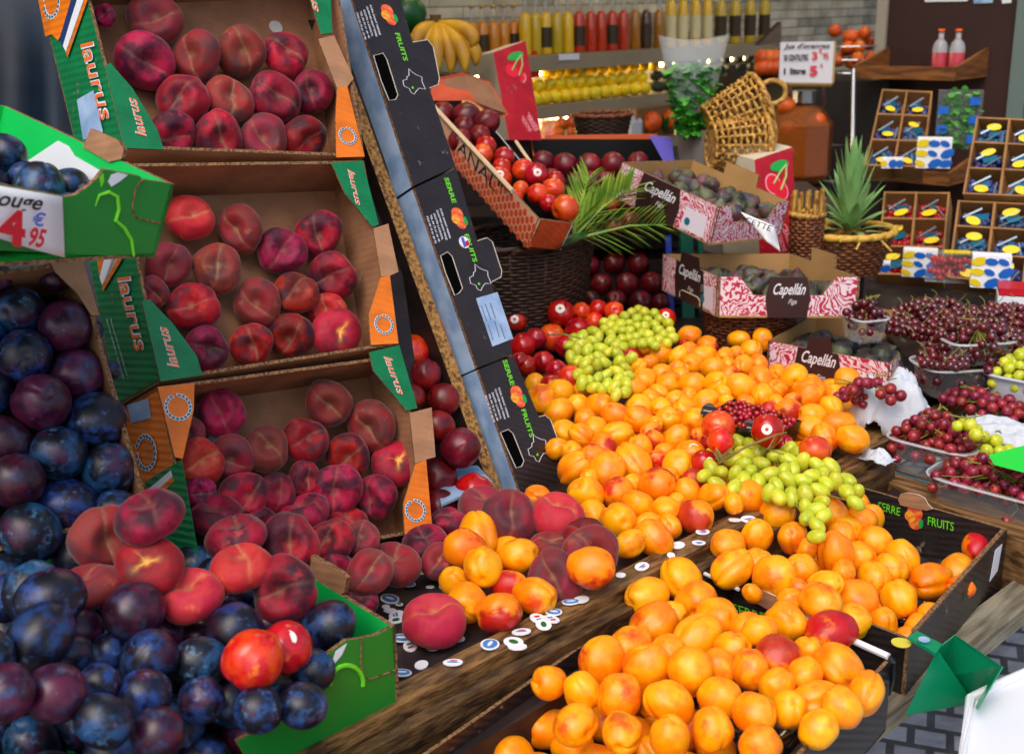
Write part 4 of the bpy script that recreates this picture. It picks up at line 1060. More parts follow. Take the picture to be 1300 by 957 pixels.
e = (T2[2]-T2[1]).normalized(); nI = Vector((-e.y, e.x, 0)); nI = nI if nI.dot(T2[0]-T2[1]) > 0 else -nI
onI = lambda x, y, o=0: onp(x, y, T2[1] + nI*(.0055+o), nI)
def itx(onf, n, s, a, b, h, m, par, bold=.008):
    pa, pb = onf(*a), onf(*b); lettering(s, (pa+pb)/2, pb-pa, Z, h, m, par, bold=bold, width=(pb-pa).length, off=.001)
itx(onI, nI, 'SERRE', (1115,642), (1143,650), .014, LIME, t2_)
itx(onI, nI, 'FRUITS', (1178,661), (1211,669), .014, LIME, t2_)
peach_logo(onI(1161,656), (onI(1171,659)-onI(1151,653)).normalized(), Z, .013, t2_)
mb = MB(); mb.plate([onI(x, y, .003) for x, y in ((1140,634),(1143,627),(1152,625),(1166,628),(1174,632),(1178,640),(1184,646),(1176,648),(1158,645),(1143,641))], -nI*.002, (0,0,1)); mb.build('torn_handle', [KRAFT, MATS['torn_white_edge']], t2_)
e2 = (T2[3]-T2[2]).normalized(); nO = Vector((e2.y, -e2.x, 0)); nO = nO if nO.dot(T2[2]-T2[1]) > 0 else -nO
onO = lambda x, y, o=0: onp(x, y, T2[2] + nO*(.0005+o), nO)
decal([onO(x, y) for x, y in ((1263,698),(1272,690),(1266,724),(1256,738))], nO, WHITE, t2_, 'barcode_label')
lettering('FRUITS', onO(1232,750), -e2, Z, .016, DARKGREEN, t2_, width=.06, off=.001)
kraft_in = mb = MB(); mb.plate([T2[2]*.98+T2[3]*.02+Z*.001, T2[2]*.05+T2[3]*.95+Z*.001, T2[2]*.05+T2[3]*.95+Z*.001-nO*.006, T2[2]*.98+T2[3]*.02+Z*.001-nO*.006], Z*.002, (0,0,0)); mb.build('rim_edge', EDGE, t2_)
T1a, T1b = onz(884,716,RZ), onz(1132,836,RZ)
ef = (onz(690,850,RZ) - T1a).normalized()*.62
T1 = [T1a + ef, T1a, T1b, T1b + ef]
t1_ = tray('apricot_tray', 'black printed cardboard tray heaped with apricots below the rail', T1)
e = (T1b-T1a).normalized(); nI1 = Vector((-e.y, e.x, 0)); nI1 = nI1 if nI1.dot(T1[0]-T1a) > 0 else -nI1
onJ = lambda x, y, o=0: onp(x, y, T1a + nI1*(.0055+o), nI1)
itx(onJ, nI1, 'SERRE', (931,772), (972,785), .014, LIME, t1_)
itx(onJ, nI1, 'FRUITS', (1040,822), (1075,836), .014, LIME, t1_)
mb = MB(); mb.plate([onJ(x, y, .003) for x, y in ((954,762),(957,750),(964,747),(1008,768),(1014,774),(1013,790),(975,774))], -nI1*.002, (0,0,1)); mb.build('torn_handle', [KRAFT, MATS['torn_white_edge']], t1_)
WPL = mat('white_plastic', lin(232,232,236), .3)
for x0, y0, x1, y1, r in ((886,724,938,748,.0028),(1014,782,1128,833,.0045)):
    mb = MB(); mb.tube([onz(x0,y0,RZ+.006), onz(x1,y1,RZ+.006)], r, 8); mb.build('edging_strip', WPL, t1_)
mb = MB(); p = onz(1150, 815, RZ+.004); mb.disc(onz(1144,816,RZ+.003), Z, .012, .001, 16); mb.build('round_label', mat('yellow_label', lin(215,205,70), .5), t2_)
mb = MB(); q0 = onz(1128,833,RZ+.004); mb.tube([q0, onz(1134,840,RZ+.002), onz(1133,862,RZ-.03), onz(1128,880,RZ-.06)], .0035, 6); mb.build('black_cord', BLACK, t1_)

def zt2(x, y): 
    t = max(0, min(1, (x-1040)/120)); return .868*(1-t) + .802*t
sp2 = spec(APB, lambda e: onz(e[0], e[1], zt2(e[0], e[1])), 1.12)
sp1 = spec(APC, lambda e: onz(e[0], e[1], .862 if e[0] < 1000 else .86), 1.12)
both = sp1 + sp2; relax(both, 30)
for s in both: s['p'].z = max(s['p'].z, .76 + s['r']*.9)
pile('apricot', sp2, ME_APR, lambda s, r: 1 if s['opt'] == 'r' else 0, lambda s, row, j, mi: f'{("yellow-orange","red-blushed")[mi]} apricot, {nrow(j)} in {nrow(row)} row of the tray at the cross beam', 'apricot', 'apricots in the tray at the cross beam', 5, 41, dorelax=False)
pile('apricot', sp1, ME_APR, lambda s, r: 1 if s['opt'] == 'r' else 0, lambda s, row, j, mi: f'{("yellow-orange","red-blushed")[mi]} apricot, {nrow(j)} in {nrow(row)} row of the heaped tray below the rail', 'apricot', 'apricots in the heaped tray below the rail', 5, 43, dorelax=False)
n_ = 0
for T4, lim in ((T1, 40), (T2, 30)):
    k_ = 0
    for lay in range(2):
        for i in range(9):
            for j in range(7):
                u, v = .08+.84*i/8+.02*lay, .09+.82*j/6
                if T4 is T2 and (u*.9 + (1-v)*.0 > .52 + .1*(1-v)): continue
                p = (T4[0]*(1-u)+T4[1]*u)*(1-v) + (T4[3]*(1-u)+T4[2]*u)*v; p = Vector((p.x, p.y, .79+.04*lay))
                if all((p-s['p']).length > .8*(.025+s['r']) for s in both) and k_ < lim:
                    fruit('apricot', ME_APR[rnd.randrange(7)][0], p, .0245, 'apricot in the lowest layer of the black trays, mostly covered', 'apricot', 'apricots low in the black trays', None, rnd); k_ += 1
    n_ += k_
print('tray fillers', n_)
# fruit stickers stuck on rail and black board
def fsticker(x, y, z, r, style, label, dx=0):
    n = (Z + Vector((math.sin(x*3.7)*.12, math.cos(y*2.3)*.12, 0))).normalized(); p = onz(x, y, z) + Z*.0008; mb = MB()
    a = Vector((math.cos(x*1.3), math.sin(x*1.3), 0)); a = (a - n*a.dot(n)).normalized(); q = .6+.25*abs(math.sin(x+y)); T = .0012
    mb.disc(p, n, r, T, 18, ry=r*q, xd=a)
    top = p + n*T
    if style == 'blue': mb.disc(top, n, r*.82, .0006, 18, 1, ry=r*q*.75, xd=a); mb.disc(top + n*.0006, n, r*.5, .0005, 14, 0, ry=r*.16, xd=a)
    elif style == 'flag':
        for k, mi in ((-1,1),(1,2)):
            c = top + a*k*r*.3; b_ = n.cross(a); mb.plate([c+a*i*r*.14+b_*j*r*.28+n*.0006 for i, j in ((-1,-1),(1,-1),(1,1),(-1,1))], -n*.0005, (mi,mi,mi))
    elif style == 'green': mb.disc(top, n, r*.5, .0006, 14, 3, ry=r*.3, xd=a)
    elif style == 'ring': mb.disc(top, n, r*.6, .0005, 14, 1, ry=r*.12, xd=a); mb.disc(top + n.cross(a)*r*.3, n, r*.4, .0005, 14, 2, ry=r*.08, xd=a)
    o = mb.build('fruit_sticker', [PAPER, mat('sticker_blue', lin(60,130,200), .4), RED, DARKGREEN])
    tag(o, label, 'sticker', 'loose fruit stickers')
k_ = 0
for x, y, r, stl in ((622,819,.014,'blue'),(662,803,.012,'ring'),(652,816,.013,'green'),(657,822,.012,'plain'),(683,786,.012,'flag'),(700,787,.012,'flag'),(690,794,.012,'green'),(703,778,.011,'blue'),(725,765,.012,'blue'),(738,762,.012,'plain'),(815,720,.011,'ring'),(788,731,.007,'plain'),(852,706,.008,'plain'),(861,693,.011,'plain'),(892,676,.011,'ring'),(887,690,.010,'ring'),(950,660,.012,'ring'),(933,661,.010,'plain'),(575,842,.012,'ring')):
    fsticker(x, y, .873, r, stl, f'{("white","pale blue","white","tricolour","green-centred")[["plain","blue","ring","flag","green"].index(stl)]} fruit sticker, {nrow(k_)} along the wooden rail from the corner box'); k_ += 1
k_ = 0
for x, y, r, stl in ((519,743,.011,'blue'),(536,726,.012,'ring'),(495,761,.014,'blue'),(495,776,.009,'plain'),(490,771,.006,'plain'),(507,768,.006,'green'),(504,782,.013,'ring'),(503,788,.011,'green'),(510,811,.014,'blue'),(521,821,.012,'flag'),(550,822,.012,'flag'),(582,812,.009,'plain'),(546,746,.006,'plain'),(562,745,.008,'plain'),(575,758,.008,'plain'),(510,855,.012,'blue'),(743,668,.007,'plain'),(535,845,.010,'plain')):
    fsticker(x, y, .8505, r, stl, f'{("white","pale blue","white","tricolour","green-centred")[["plain","blue","ring","flag","green"].index(stl)]} fruit sticker, {nrow(k_)} on the black board near the lone peach'); k_ += 1
# nectarines in the black carton behind the divider board
t = thing('nectarine_carton', 'dark carton of nectarines between the peach crates and divider board', 'carton', W(560,600,1.95))
mb = MB(); bx = [onz(530,640,.86), onz(612,625,.86)]; 
mb.plate([W(515,360,2.12), W(600,360,2.12), W(640,640,2.04), W(530,640,2.02)], (W(0,0,1)-CAM).normalized()*0 + FWD*.01, (0,0,0)); mb.build('back_panel', mat('dark_carton_inside', lin(40,30,30), .7), t)
mb = MB(); mb.plate([onz(552,600,.90), onz(606,590,.90), onz(625,612,.90), onz(560,640,.90)], -Z*.004, (0,0,0)); mb.build('tray_liner', LBLUE, t)
sp = spec(NEB, lambda e: W(e[0], e[1], 1.84 + (640-e[1])*.0005), 1.25)
pile('nectarine', sp, ME_NECT, lambda s, r: (0 if s['px'] > 580 else 1) if s['py'] > 505 else (2 if s['py'] < 470 else 1), lambda s, row, j, mi: f'{("glossy red","dark","orange")[mi]} nectarine, {nrow(j)} in {nrow(row)} row up behind the divider board', 'nectarine', 'nectarines behind the divider board', 2, 6)  # darker skins carry the shade behind the board in their colour
# ================================================================== grapes
M_GRG = skin('green_grape_skin', C(206,208,50), [(C(172,190,34),1.2,.4,.6,.7),(C(230,222,90),1.0,.5,.7,.7)], rough=.24, bump=.01, dots=(C(130,100,40),9,.06,.5), sss=.6, huevar=.012, valvar=.14, crease=C(110,90,40), cr_amt=.4)
M_GRR = skin('red_grape_skin', C(128,24,44), [(C(170,50,56),1.2,.42,.6,.8),(C(70,22,46),1.0,.5,.66,.7),(C(150,120,140),3.5,.6,.8,.3)], rough=.28, bump=.01, sss=.2, huevar=.015, valvar=.25, crease=C(110,80,50), cr_amt=.4)
M_CHERRY = skin('cherry_skin', C(74,10,22), [(C(120,16,28),1.0,.45,.6,.8),(C(40,8,20),1.0,.5,.66,.7)], rough=.1, bump=.005, huevar=.01, valvar=.35, coat=.5)
M_CURR = skin('currant_skin', C(186,10,26), [(C(130,6,24),1.0,.45,.6,.8)], rough=.12, bump=.005, huevar=.01, valvar=.25, sss=.2, coat=.4)
M_FIG = skin('fig_skin', C(54,52,60), [(C(96,104,62),.9,.42,.60,.85),(C(104,44,60),.9,.5,.64,.85),(C(110,134,160),1.8,.56,.72,.6)], rough=.5, bump=.1, bscale=14, huevar=.02, valvar=.35)
M_STALK = mat('green_stalk', lin(130,130,50), .6)
M_BSTALK = mat('brown_stalk', lin(104,78,40), .7)
def small(name, el, m, n=14, tip=.0):
    me = round_fruit(name, el, 0, .06, .2, .02, 1, 0, .2, tip); me2 = sphere_shape(name, lambda th, ph: ((math.sin(th)*math.cos(ph)*el[0], math.sin(th)*math.sin(ph)*el[1], math.cos(th)*el[2]-.1*math.exp(-(th/.3)**2)), math.exp(-((math.pi-th)/.16)**2)), n+2, n-2, 'crease')
    me2.materials.append(m); return me2
G_LONG = small('grape', (.78,.78,1.16), M_GRG, 18); G_RND = small('grape', (.93,.93,1), M_GRG, 16); G_RED = small('grape', (.95,.95,1), M_GRR, 16)
CH = small('cherry', (1,1,.9), M_CHERRY, 14); CU = small('currant', (1,1,1), M_CURR, 12)
def fill_poly(P, r, rnd, k=1.5, tries=1500, cap=100):
    xs = [p[0] for p in P]; ys = [p[1] for p in P]; out = []
    for _ in range(tries):
        x, y = rnd.uniform(min(xs), max(xs)), rnd.uniform(min(ys), max(ys))
        if inpoly(x, y, P) and all((x-a)**2 + ((y-b))**2 > (k*r)**2 for a, b in out):
            out.append((x, y))
            if len(out) >= cap: break
    return out
def edge_dist(x, y, P):
    m = 1e9
    for i in range(len(P)):
        x1, y1 = P[i]; x2, y2 = P[(i+1) % len(P)]; dx, dy = x2-x1, y2-y1
        t = max(0, min(1, ((x-x1)*dx+(y-y1)*dy)/(dx*dx+dy*dy))); m = min(m, math.hypot(x-x1-t*dx, y-y1-t*dy))
    return m
def bunch(label, P, pos, rpx, me, seed, height=.035, cap=96, group=None, name='grape_bunch', cat='grapes', loc=None, part='grape', stalk=M_STALK, k=1.45):
    """pos(x,y) -> surface point; grapes mound up towards the middle of the outline"""
    rnd = random.Random(seed); pts = fill_poly(P, rpx, rnd, k, 4000, cap)
    c = (sum(p[0] for p in P)/len(P), sum(p[1] for p in P)/len(P)); C0 = pos(*c)
    t = thing(name, label, cat, C0, group)
    md = max(edge_dist(x, y, P) for x, y in pts) + .1; cen = []
    for x, y in pts:
        p = pos(x, y); r = rpx/F*depth(p)*rnd.uniform(.9, 1.1); h = height*math.sqrt(edge_dist(x, y, P)/md)
        p = p + (CAM-p).normalized()*(h + rnd.uniform(-.3, .3)*r)
        d = Vector((rnd.uniform(-1,1), rnd.uniform(-1,.4), rnd.uniform(-1,.3)))
        mw = d.to_track_quat('Z','Y').to_matrix().to_4x4() @ Matrix.Diagonal((r,r,r,1)); mw.translation = p
        o = bpy.data.objects.new(part, me); o.matrix_world = mw; COL.objects.link(o); o.parent = t; o.matrix_parent_inverse = t.matrix_world.inverted(); cen.append((p, r))
    core = C0 + (CAM-C0).normalized()*height*.1
    mb = MB()
    for p, r in cen[::2]:
        q = p.lerp(core, .35) - (CAM-C0).normalized()*r*.5
        mb.tube([p, q, core.lerp(q, .5)], [.0009, .0011, .0014], 5)
    mb.build('stem', stalk, t)
    return t, cen
onh = lambda x, y: onz(x, y, zheap(x, y)+.008)
BG = [(893,604),(897,585),(903,568),(912,556),(930,545),(948,548),(975,552),(1000,566),(1030,576),(1052,590),(1078,606),(1094,634),(1088,646),(1060,622),(1040,616),(1046,650),(1048,672),(1036,684),(1026,668),(1020,648),(1004,632),(975,634),(960,610),(940,612),(928,624),(905,622)]
big, cen = bunch('large bunch of green grapes lying between apricots and the wooden rail', BG, lambda x, y: onz(x, y, .905 if y < 640 else .90), 11.9, G_LONG, 3, .03, 99, 'bunches of green grapes', k=1.02)
mb = MB(); mb.tube([onz(912,588,.95), onz(945,568,.965), onz(985,552,.965), onz(998,549,.96)], [.0022,.0022,.0018,.0014], 6)
for k in range(14):
    a = onz(917+3*math.cos(k), 583+4*math.sin(k*2), .955); mb.tube([a, a + Vector((math.cos(k*2.1)*.018, math.sin(k*1.7)*.014, .012))], .0008, 4)
mb.tube([onz(985,552,.965), onz(975,570,.95), onz(995,577,.955)], .001, 5)
mb.build('stalk', mat('dry_grape_stalk', lin(140,120,60), .7), big)
b2, _ = bunch('bunch of pale green grapes leaning on red nectarines by the black box', [(720,437),(735,424),(757,420),(785,432),(802,452),(800,474),(797,496),(785,504),(765,500),(735,488),(728,478),(738,462),(719,452)], lambda x, y: onz(x, y, .945), 9.4, G_LONG, 4, .045, 74, 'bunches of green grapes', k=1.0)
mb = MB(); mb.tube([onz(696,425,.99), onz(715,424,1.0), onz(738,430,.99)], .0016, 6); mb.build('stalk', M_STALK, b2)
b3, _ = bunch('bunch of small green grapes at the back of the apricot heap', [(765,408),(785,396),(806,393),(830,394),(848,410),(855,430),(845,440),(815,440),(785,432),(768,420)], lambda x, y: onz(x, y, .955), 7.6, G_RND, 6, .035, 70, 'bunches of green grapes', k=1.08)

# red currants in their black punnet
t = thing('currant_punnet', 'small black plastic punnet of red currants set among the apricots', 'punnet', onz(965,550,.90))
mb = MB(); z1 = .935; P4 = [onz(892,527,z1), onz(932,506,z1), onz(1018,534,z1), onz(975,556,z1)]; c = sum(P4, Vector())/4
lo = [c + (p-c)*.85 - Z*.05 for p in P4]
for i in range(4):
    a, b = P4[i], P4[(i+1)%4]; mb.plate([a, b, lo[(i+1)%4], lo[i]], (c-(a+b)/2).normalized()*.002, (0,0,0))
mb.plate(lo, Z*.002, (0,0,0)); mb.build('shell', BLACK, t)
for x, y, w_, h_ in ((900,519,11,15),(953,540,15,14)):
    p = onz(x, y+h_*.5, z1+.004); n = (CAM-p).normalized(); mb = MB(); a = n.cross(Z).normalized()
    pts = [onp(x + w_*math.cos(q), y - h_*math.sin(q) + h_*.5, p, n) for q in [k*math.pi/9 for k in range(10)]]
    mb.plate(pts, -n*.0015, (0,0,0)); lf = mb.build('label_flap', BLACKB, t)
    mb = MB(); mb.tube([onp(x-w_*.6, y+2, p+n*.001, n), onp(x+w_*.6, y+4, p+n*.001, n)], .0006, 4); mb.build('label_line', WHITE, lf)
rnd = random.Random(3); PP = [(908,522),(932,508),(972,518),(1012,533),(1000,543),(978,552),(960,548),(936,538)]
for x, y in fill_poly(PP, 3.6, rnd, 1.35, 5000, 98):
    p = onz(x, y, z1+.005+rnd.uniform(0,.014)); r = .0052
    o = bpy.data.objects.new('currant', CU); o.matrix_world = Matrix.Translation(p) @ Matrix.Diagonal((r,r,r,1)); COL.objects.link(o); o.parent = t; o.matrix_parent_inverse = t.matrix_world.inverted()

# ================================================================== wicker
WK_DARK = mat('dark_wicker', lin(70,46,34), .55, nz=.5, nscale=60); WK_RED = mat('reddish_wicker', lin(140,80,42), .5, nz=.6, nscale=70, col2=lin(84,42,22))
WK_GOLD = mat('golden_wicker', lin(208,160,72), .45, nz=.6, nscale=70, col2=lin(130,84,30)); RAFFIA = mat('yellow_raffia', lin(226,178,70), .6, nz=.4, nscale=80)
def wicker(mb, c, r0, r1, h, rows, ax=Z, ry=1, amp=.0035, tr=.0035, stakes=22, xd=None, open_arc=None, smb=None):
    c = Vector(c); ax = Vector(ax).normalized(); a = (Vector(xd) if xd is not None else ax.orthogonal()); a = (a-ax*a.dot(ax)).normalized(); b = ax.cross(a)
    n = stakes*4
    for j in range(rows):
        f = j/(rows-1); r = r0+(r1-r0)*f; pts = []
        for k in range(n):
            th = 2*math.pi*k/n; rr = r + amp*math.sin(th*stakes+math.pi*(j % 2))
            pts.append(c + ax*h*f + a*math.cos(th)*rr + b*math.sin(th)*rr*ry)
        mb.tube(pts, tr, 5, closed=True)
    s2 = smb or mb
    for k in range(stakes):
        th = 2*math.pi*(k+.0)/stakes; s2.tube([c + a*math.cos(th)*r0 + b*math.sin(th)*r0*ry, c + ax*h*1.0 + a*math.cos(th)*r1 + b*math.sin(th)*r1*ry], tr*.9, 5)
    return a, b
def basket(label, c, r0, r1, h, rows, m, ry=1, ax=Z, rim=None, name='wicker_basket', stakes=22, amp=.0035, tr=.0038, xd=None, base=True, rimr=.007, group=None):
    t = thing(name, label, 'basket', Vector(c), group)
    mb = MB(); a, b = wicker(mb, c, r0, r1, h, rows, ax, ry, amp, tr, stakes, xd); mb.build('woven_side', m, t, smooth=True)
    ax = Vector(ax).normalized()
    if base: mb = MB(); mb.plate([Vector(c) + a*math.cos(q)*r0 + b*math.sin(q)*r0*ry for q in [k*math.pi/14 for k in range(28)]], ax*.004, (0,0,0)); mb.build('base', m, t)
    mb = MB()
    for ph in (0, math.pi):
        mb.tube([Vector(c) + ax*(h+.002*math.sin(10*q+ph)) + a*math.cos(q)*(r1+.003*math.cos(10*q+ph)) + b*math.sin(q)*(r1*ry+.003*math.cos(10*q+ph)) for q in [k*math.pi/48 for k in range(96)]], rimr, 6, closed=True)
    mb.build('rim', rim or m, t, smooth=True)
    return t, a, b
def base_at(px, py, d):      # a point, and what is left under it to the stand
    return W(px, py, d)
c = W(664, 408, 2.75); basket('dark brown wicker basket that holds up the honeycomb printed crate', c, .15, .185, .20, 26, WK_DARK, .8, stakes=26)
c = W(951, 445, 2.62); basket('reddish wicker basket beneath the middle fig box', c, .095, .125, .125, 17, WK_RED, .8, stakes=24)
c = W(1072, 343, 2.95); tb, a, b = basket('brown wicker basket with yellow raffia rim carrying the pineapple', c, .085, .122, .10, 13, WK_RED, .9, rim=RAFFIA, rimr=.008, stakes=22)
mb = MB()
for k in range(16):
    q = k*.4; p = c + Z*.10 + a*math.cos(q)*.122 + b*math.sin(q)*.11; mb.tube([p, p + Vector((math.cos(k*2.3)*.03, -.015, -.012+.02*math.sin(k)))], .003, 4)
mb.build('raffia_wrap', RAFFIA, tb)
c = W(1022, 332, 2.85); tb, a, b = basket('narrow wicker basket with bare spindle tops beside the red cherry box', c, .038, .040, .115, 16, WK_RED, .9, stakes=12, rim=WK_GOLD, rimr=.006)
mb = MB()
for k in range(12):
    th = k*math.pi/6; p = c + Z*.115 + a*math.cos(th)*.038 + b*math.sin(th)*.035; mb.tube([p, p + Z*(.05+.01*math.sin(k*3))], .005, 6)
mb.build('spindle', WK_GOLD, tb)
# basket stack lying on its side, with looped handles
t, a, b = basket('golden wicker cone basket lying on top of another, looped handle raised', W(899,160,3.1), .05, .085, .145, 10, WK_GOLD, 1, ax=(1,.15,.33), stakes=17, amp=.005, tr=.0044, group='golden wicker baskets on their side')
ho = W(972,118,3.1); mb = MB(); mb.tube([ho + Vector((math.cos(q)*.035+.02, .01, math.sin(q)*.03)) for q in [k*math.pi/10 for k in range(20)]], .007, 6, closed=True); mb.build('handle', WK_GOLD, t, smooth=True)
t, a, b = basket('golden wicker cone basket lying underneath, drooping handle', W(903,186,3.05), .055, .08, .135, 10, WK_GOLD, 1, ax=(1,.1,-.03), stakes=17, amp=.005, tr=.0044, group='golden wicker baskets on their side')
ho = W(978,172,3.02); mb = MB(); mb.tube([ho + Vector((math.cos(q)*.012+.002, .0, math.sin(q)*.032)) for q in [k*math.pi/10 for k in range(20)]], .006, 6, closed=True); mb.build('handle', WK_GOLD, t, smooth=True)

# ================================================================== honeycomb printed crate standing tilted with nectarines
PK = mat('pink_beige_print', lin(226,170,140), .5); HEX = mat('orange_honeycomb_ink', lin(226,84,40), .5, nz=.3, nscale=30); HEXD = cardboard('orange_honeycomb_board', lin(222,92,50), rough=.5)
PL_ = W(548,132,2.85); PN_ = W(686,280,2.42); PR_ = W(728,284,2.52); PB_ = PL_ + (PR_-PN_) + (W(632,152,2.95)-W(600,140,2.9))*.9
DPp = W(668,318,2.47) - W(684,282,2.42)
t = thing('honeycomb_crate', 'tilted crate printed with orange honeycomb and full of red nectarines', 'crate', (PL_+PN_)/2 + DPp)
def quadwall(p, q, D, ins, name, mats, t, th=.005):
    mb = MB(); mb.plate([p, q, q+D, p+D], ins.normalized()*th, (0,1,2)); return mb.build(name, mats, t)
sw_ = quadwall(PL_, PN_, DPp, PR_-PN_, 'side_wall', [PK, KRAFT_IN, EDGE], t)
quadwall(PN_ + (PL_-PN_)*.01, PR_, DPp, PL_-PN_, 'front_wall', [HEXD, KRAFT_IN, EDGE], t)
quadwall(PB_, PR_, DPp, PN_-PR_, 'side_wall', [PK, BLACK, WHITE], t)
quadwall(PL_, PB_, DPp*1.0, PN_-PL_, 'back_wall', [PK, HEXD, EDGE], t)
mb = MB(); mb.plate([p + DPp*.97 for p in (PL_, PN_, PR_, PB_)], DPp.normalized()*.004, (0,0,0)); mb.build('bottom_panel', BLACK, t)
nP = (PN_-PL_).cross(DPp).normalized(); nP = nP if nP.dot(CAM-PL_) > 0 else -nP
onk = lambda x, y, o=0: onp(x, y, PL_ + nP*o, nP)
xh = (PN_-PL_).normalized(); yh = nP.cross(xh); yh = yh if yh.dot(DPp) < 0 else -yh
Lw, Hw = (PN_-PL_).length, DPp.length
i = 0
mb = MB()
for i in range(60):
    for j in range(7):
        if j > 1 + max(0, (i-19)*.6): continue
        s_ = .0185; u = i*s_*.9 + .004; v = Hw*-.93 + j*s_*1.02 + (s_*.5 if i % 2 else 0)
        if u > Lw-.006 or v > -.008: continue
        cc = PL_ + xh*u + yh*v + nP*.0006 + (-yh)*0
        mb.plate([cc + (xh*math.cos(q) + yh*math.sin(q))*s_*.47 for q in [k*math.pi/3 for k in range(6)]], -nP*.0004, (0,0,0))
mb.build('honeycomb_print', HEX, sw_)
a_, b_ = onk(574,196), onk(640,268); 
lettering('PANAL"', PL_ + xh*(Lw*.47) - yh*(-1)*(-Hw*.33), xh, yh, .028, INK, sw_, bold=.0, width=Lw*.46, off=.001)
mb = MB(); mb.tube([PL_ + nP*.002, PN_.lerp(PL_, .22) + nP*.002], .0055, 6); mb.build('pale_batten', mat('pale_wood', lin(226,198,160), .6), t)
mb = MB(); mb.plate([W(546,128,2.84), W(548,100,2.86), W(588,92,2.9), W(622,104,2.95), W(646,146,2.92), W(630,152,2.94), W(598,128,2.9)], Vector((0,.006,0)), (0,1,2)); mb.build('top_flap', [HEXD, KRAFT_IN, EDGE], t)
mb = MB(); mb.tube([W(655,180,2.8), W(694,236,2.62)], .004, 6); mb.build('pale_batten', MATS['pale_wood'], t)
def dP(x, y): 
    f = max(0, min(1, (y-130)/150)); return 2.86*(1-f) + 2.47*f + .03
sp = spec(NEF, lambda e: W(e[0], e[1], dP(e[0], e[1])), .98)
def nlab(where):
    return lambda s, row, j, mi: f'{("glossy red","dark red","orange-red")[mi]} nectarine, {nrow(j)} in {nrow(row)} row up, {where}'
for s in sp: s['st'] = s['px'] in (634, 655, 679)
pile('nectarine', sp, ME_NECT, lambda s, r: 1 if s['py'] < 185 else (2 if r.random() < .7 else 0), nlab('honeycomb crate'), 'nectarine', 'nectarines in the honeycomb crate', 4, 14)
# edge of a second honeycomb box among the red nectarines
t = thing('honeycomb_box', 'low box edge with honeycomb print peeping out behind the apricots', 'box', onz(690,480,.87))
mb = MB(); mb.plate([onz(655,452,.93), onz(718,470,.93), onz(718,470,.93)-Z*.06, onz(655,452,.93)-Z*.06], B*.005, (0,1,2)); mb.build('front_wall', [HEXD, KRAFT_IN, EDGE], t)
mb = MB(); mb.plate([onz(655,452,.93), onz(718,470,.93), onz(718,470,.93)+B*.2, onz(655,452,.93)+B*.2], -Z*.004, (0,0,0)); mb.build('cardboard_lining', KRAFT_IN, t)
# dark pyramid and red nectarines
sp = spec(NEE, lambda e: W(e[0], e[1], 2.95 + (385-e[1])*.0022))
pile('nectarine', sp, ME_NECT, lambda s, r: 1, nlab('dark pyramid'), 'nectarine', 'dark nectarines in the pyramid', 4, 15)
sp = spec(NED, lambda e: onz(e[0], e[1], .93) if e[1] > 425 else W(e[0], e[1], 2.62), 1.08)
for s in sp: s['st'] = s['px'] in (655,716,845)
pile('nectarine', sp, ME_NECT, lambda s, r: 0 if r.random() < .7 else 2, nlab('in front of the dark basket'), 'nectarine', 'red nectarines before the dark basket', 5, 16)
for s in sp: pass
# stepped black crate behind the pyramid, so that the fruit rests on it
t = thing('step_crate', 'black slatted crate under the dark nectarine pyramid', 'crate', W(780,400,3.15))
c = W(785,392,3.2); mb = MB()
for k in range(3): mb.box(c + Z*(-.05+.07*k) + Vector((0,.035*k,0)), Vector((.17,0,0)), Vector((0,.10,0)), Z*.033)
mb.build('body', BLACK, t)

# ================================================================== black lined box with a violet corner
V = [W(672,176,3.35), W(690,262,2.95), W(866,250,3.0), W(838,176,3.40)]
t = thing('lined_box', 'black lined fruit box with orange rim and violet corner', 'box', sum(V, Vector())/4 - Z*.1)
dn = Vector((0,0,-.11)); VIO = mat('violet_print', lin(88,78,190), .5); ORR = mat('burnt_orange_rim', lin(190,84,26), .5)
for a_, b_, m_ in ((0,1,BLACK),(1,2,BLACK),(2,3,VIO),(3,0,ORR)):
    p, q = V[a_], V[b_]; c_ = sum(V, Vector())/4
    quadwall(p, q, dn, c_-(p+q)/2, 'side_wall', [m_, BLACK, ORR], t)
mb = MB(); mb.plate([p+dn*.98 for p in V], -Z*.004, (0,0,0)); mb.build('bottom_panel', BLACK, t)
mb = MB(); mb.plate([W(692,172,3.36), W(836,170,3.41), W(800,186,3.40), W(692,182,3.36)], Vector((0,-.005,0)), (0,0,0)); mb.build('rim_flap', ORR, t)
mb = MB(); mb.plate([W(824,172,3.2), W(846,174,3.2), W(853,176,3.2), W(857,218,3.2), W(849,218,3.2)], Vector((0,.006,0)), (0,0,1)); mb.build('violet_corner', [VIO, mat('orange_edge', lin(236,140,40), .5)], t)
sp = spec(NEG, lambda e: W(e[0], e[1], 3.12 if e[1] < 225 else 2.98))
pile('nectarine', sp, ME_NECT, lambda s, r: 1 if s['py'] < 250 or r.random() < .3 else 0, nlab('black lined box'), 'nectarine', 'nectarines in the black lined box', 5, 18)

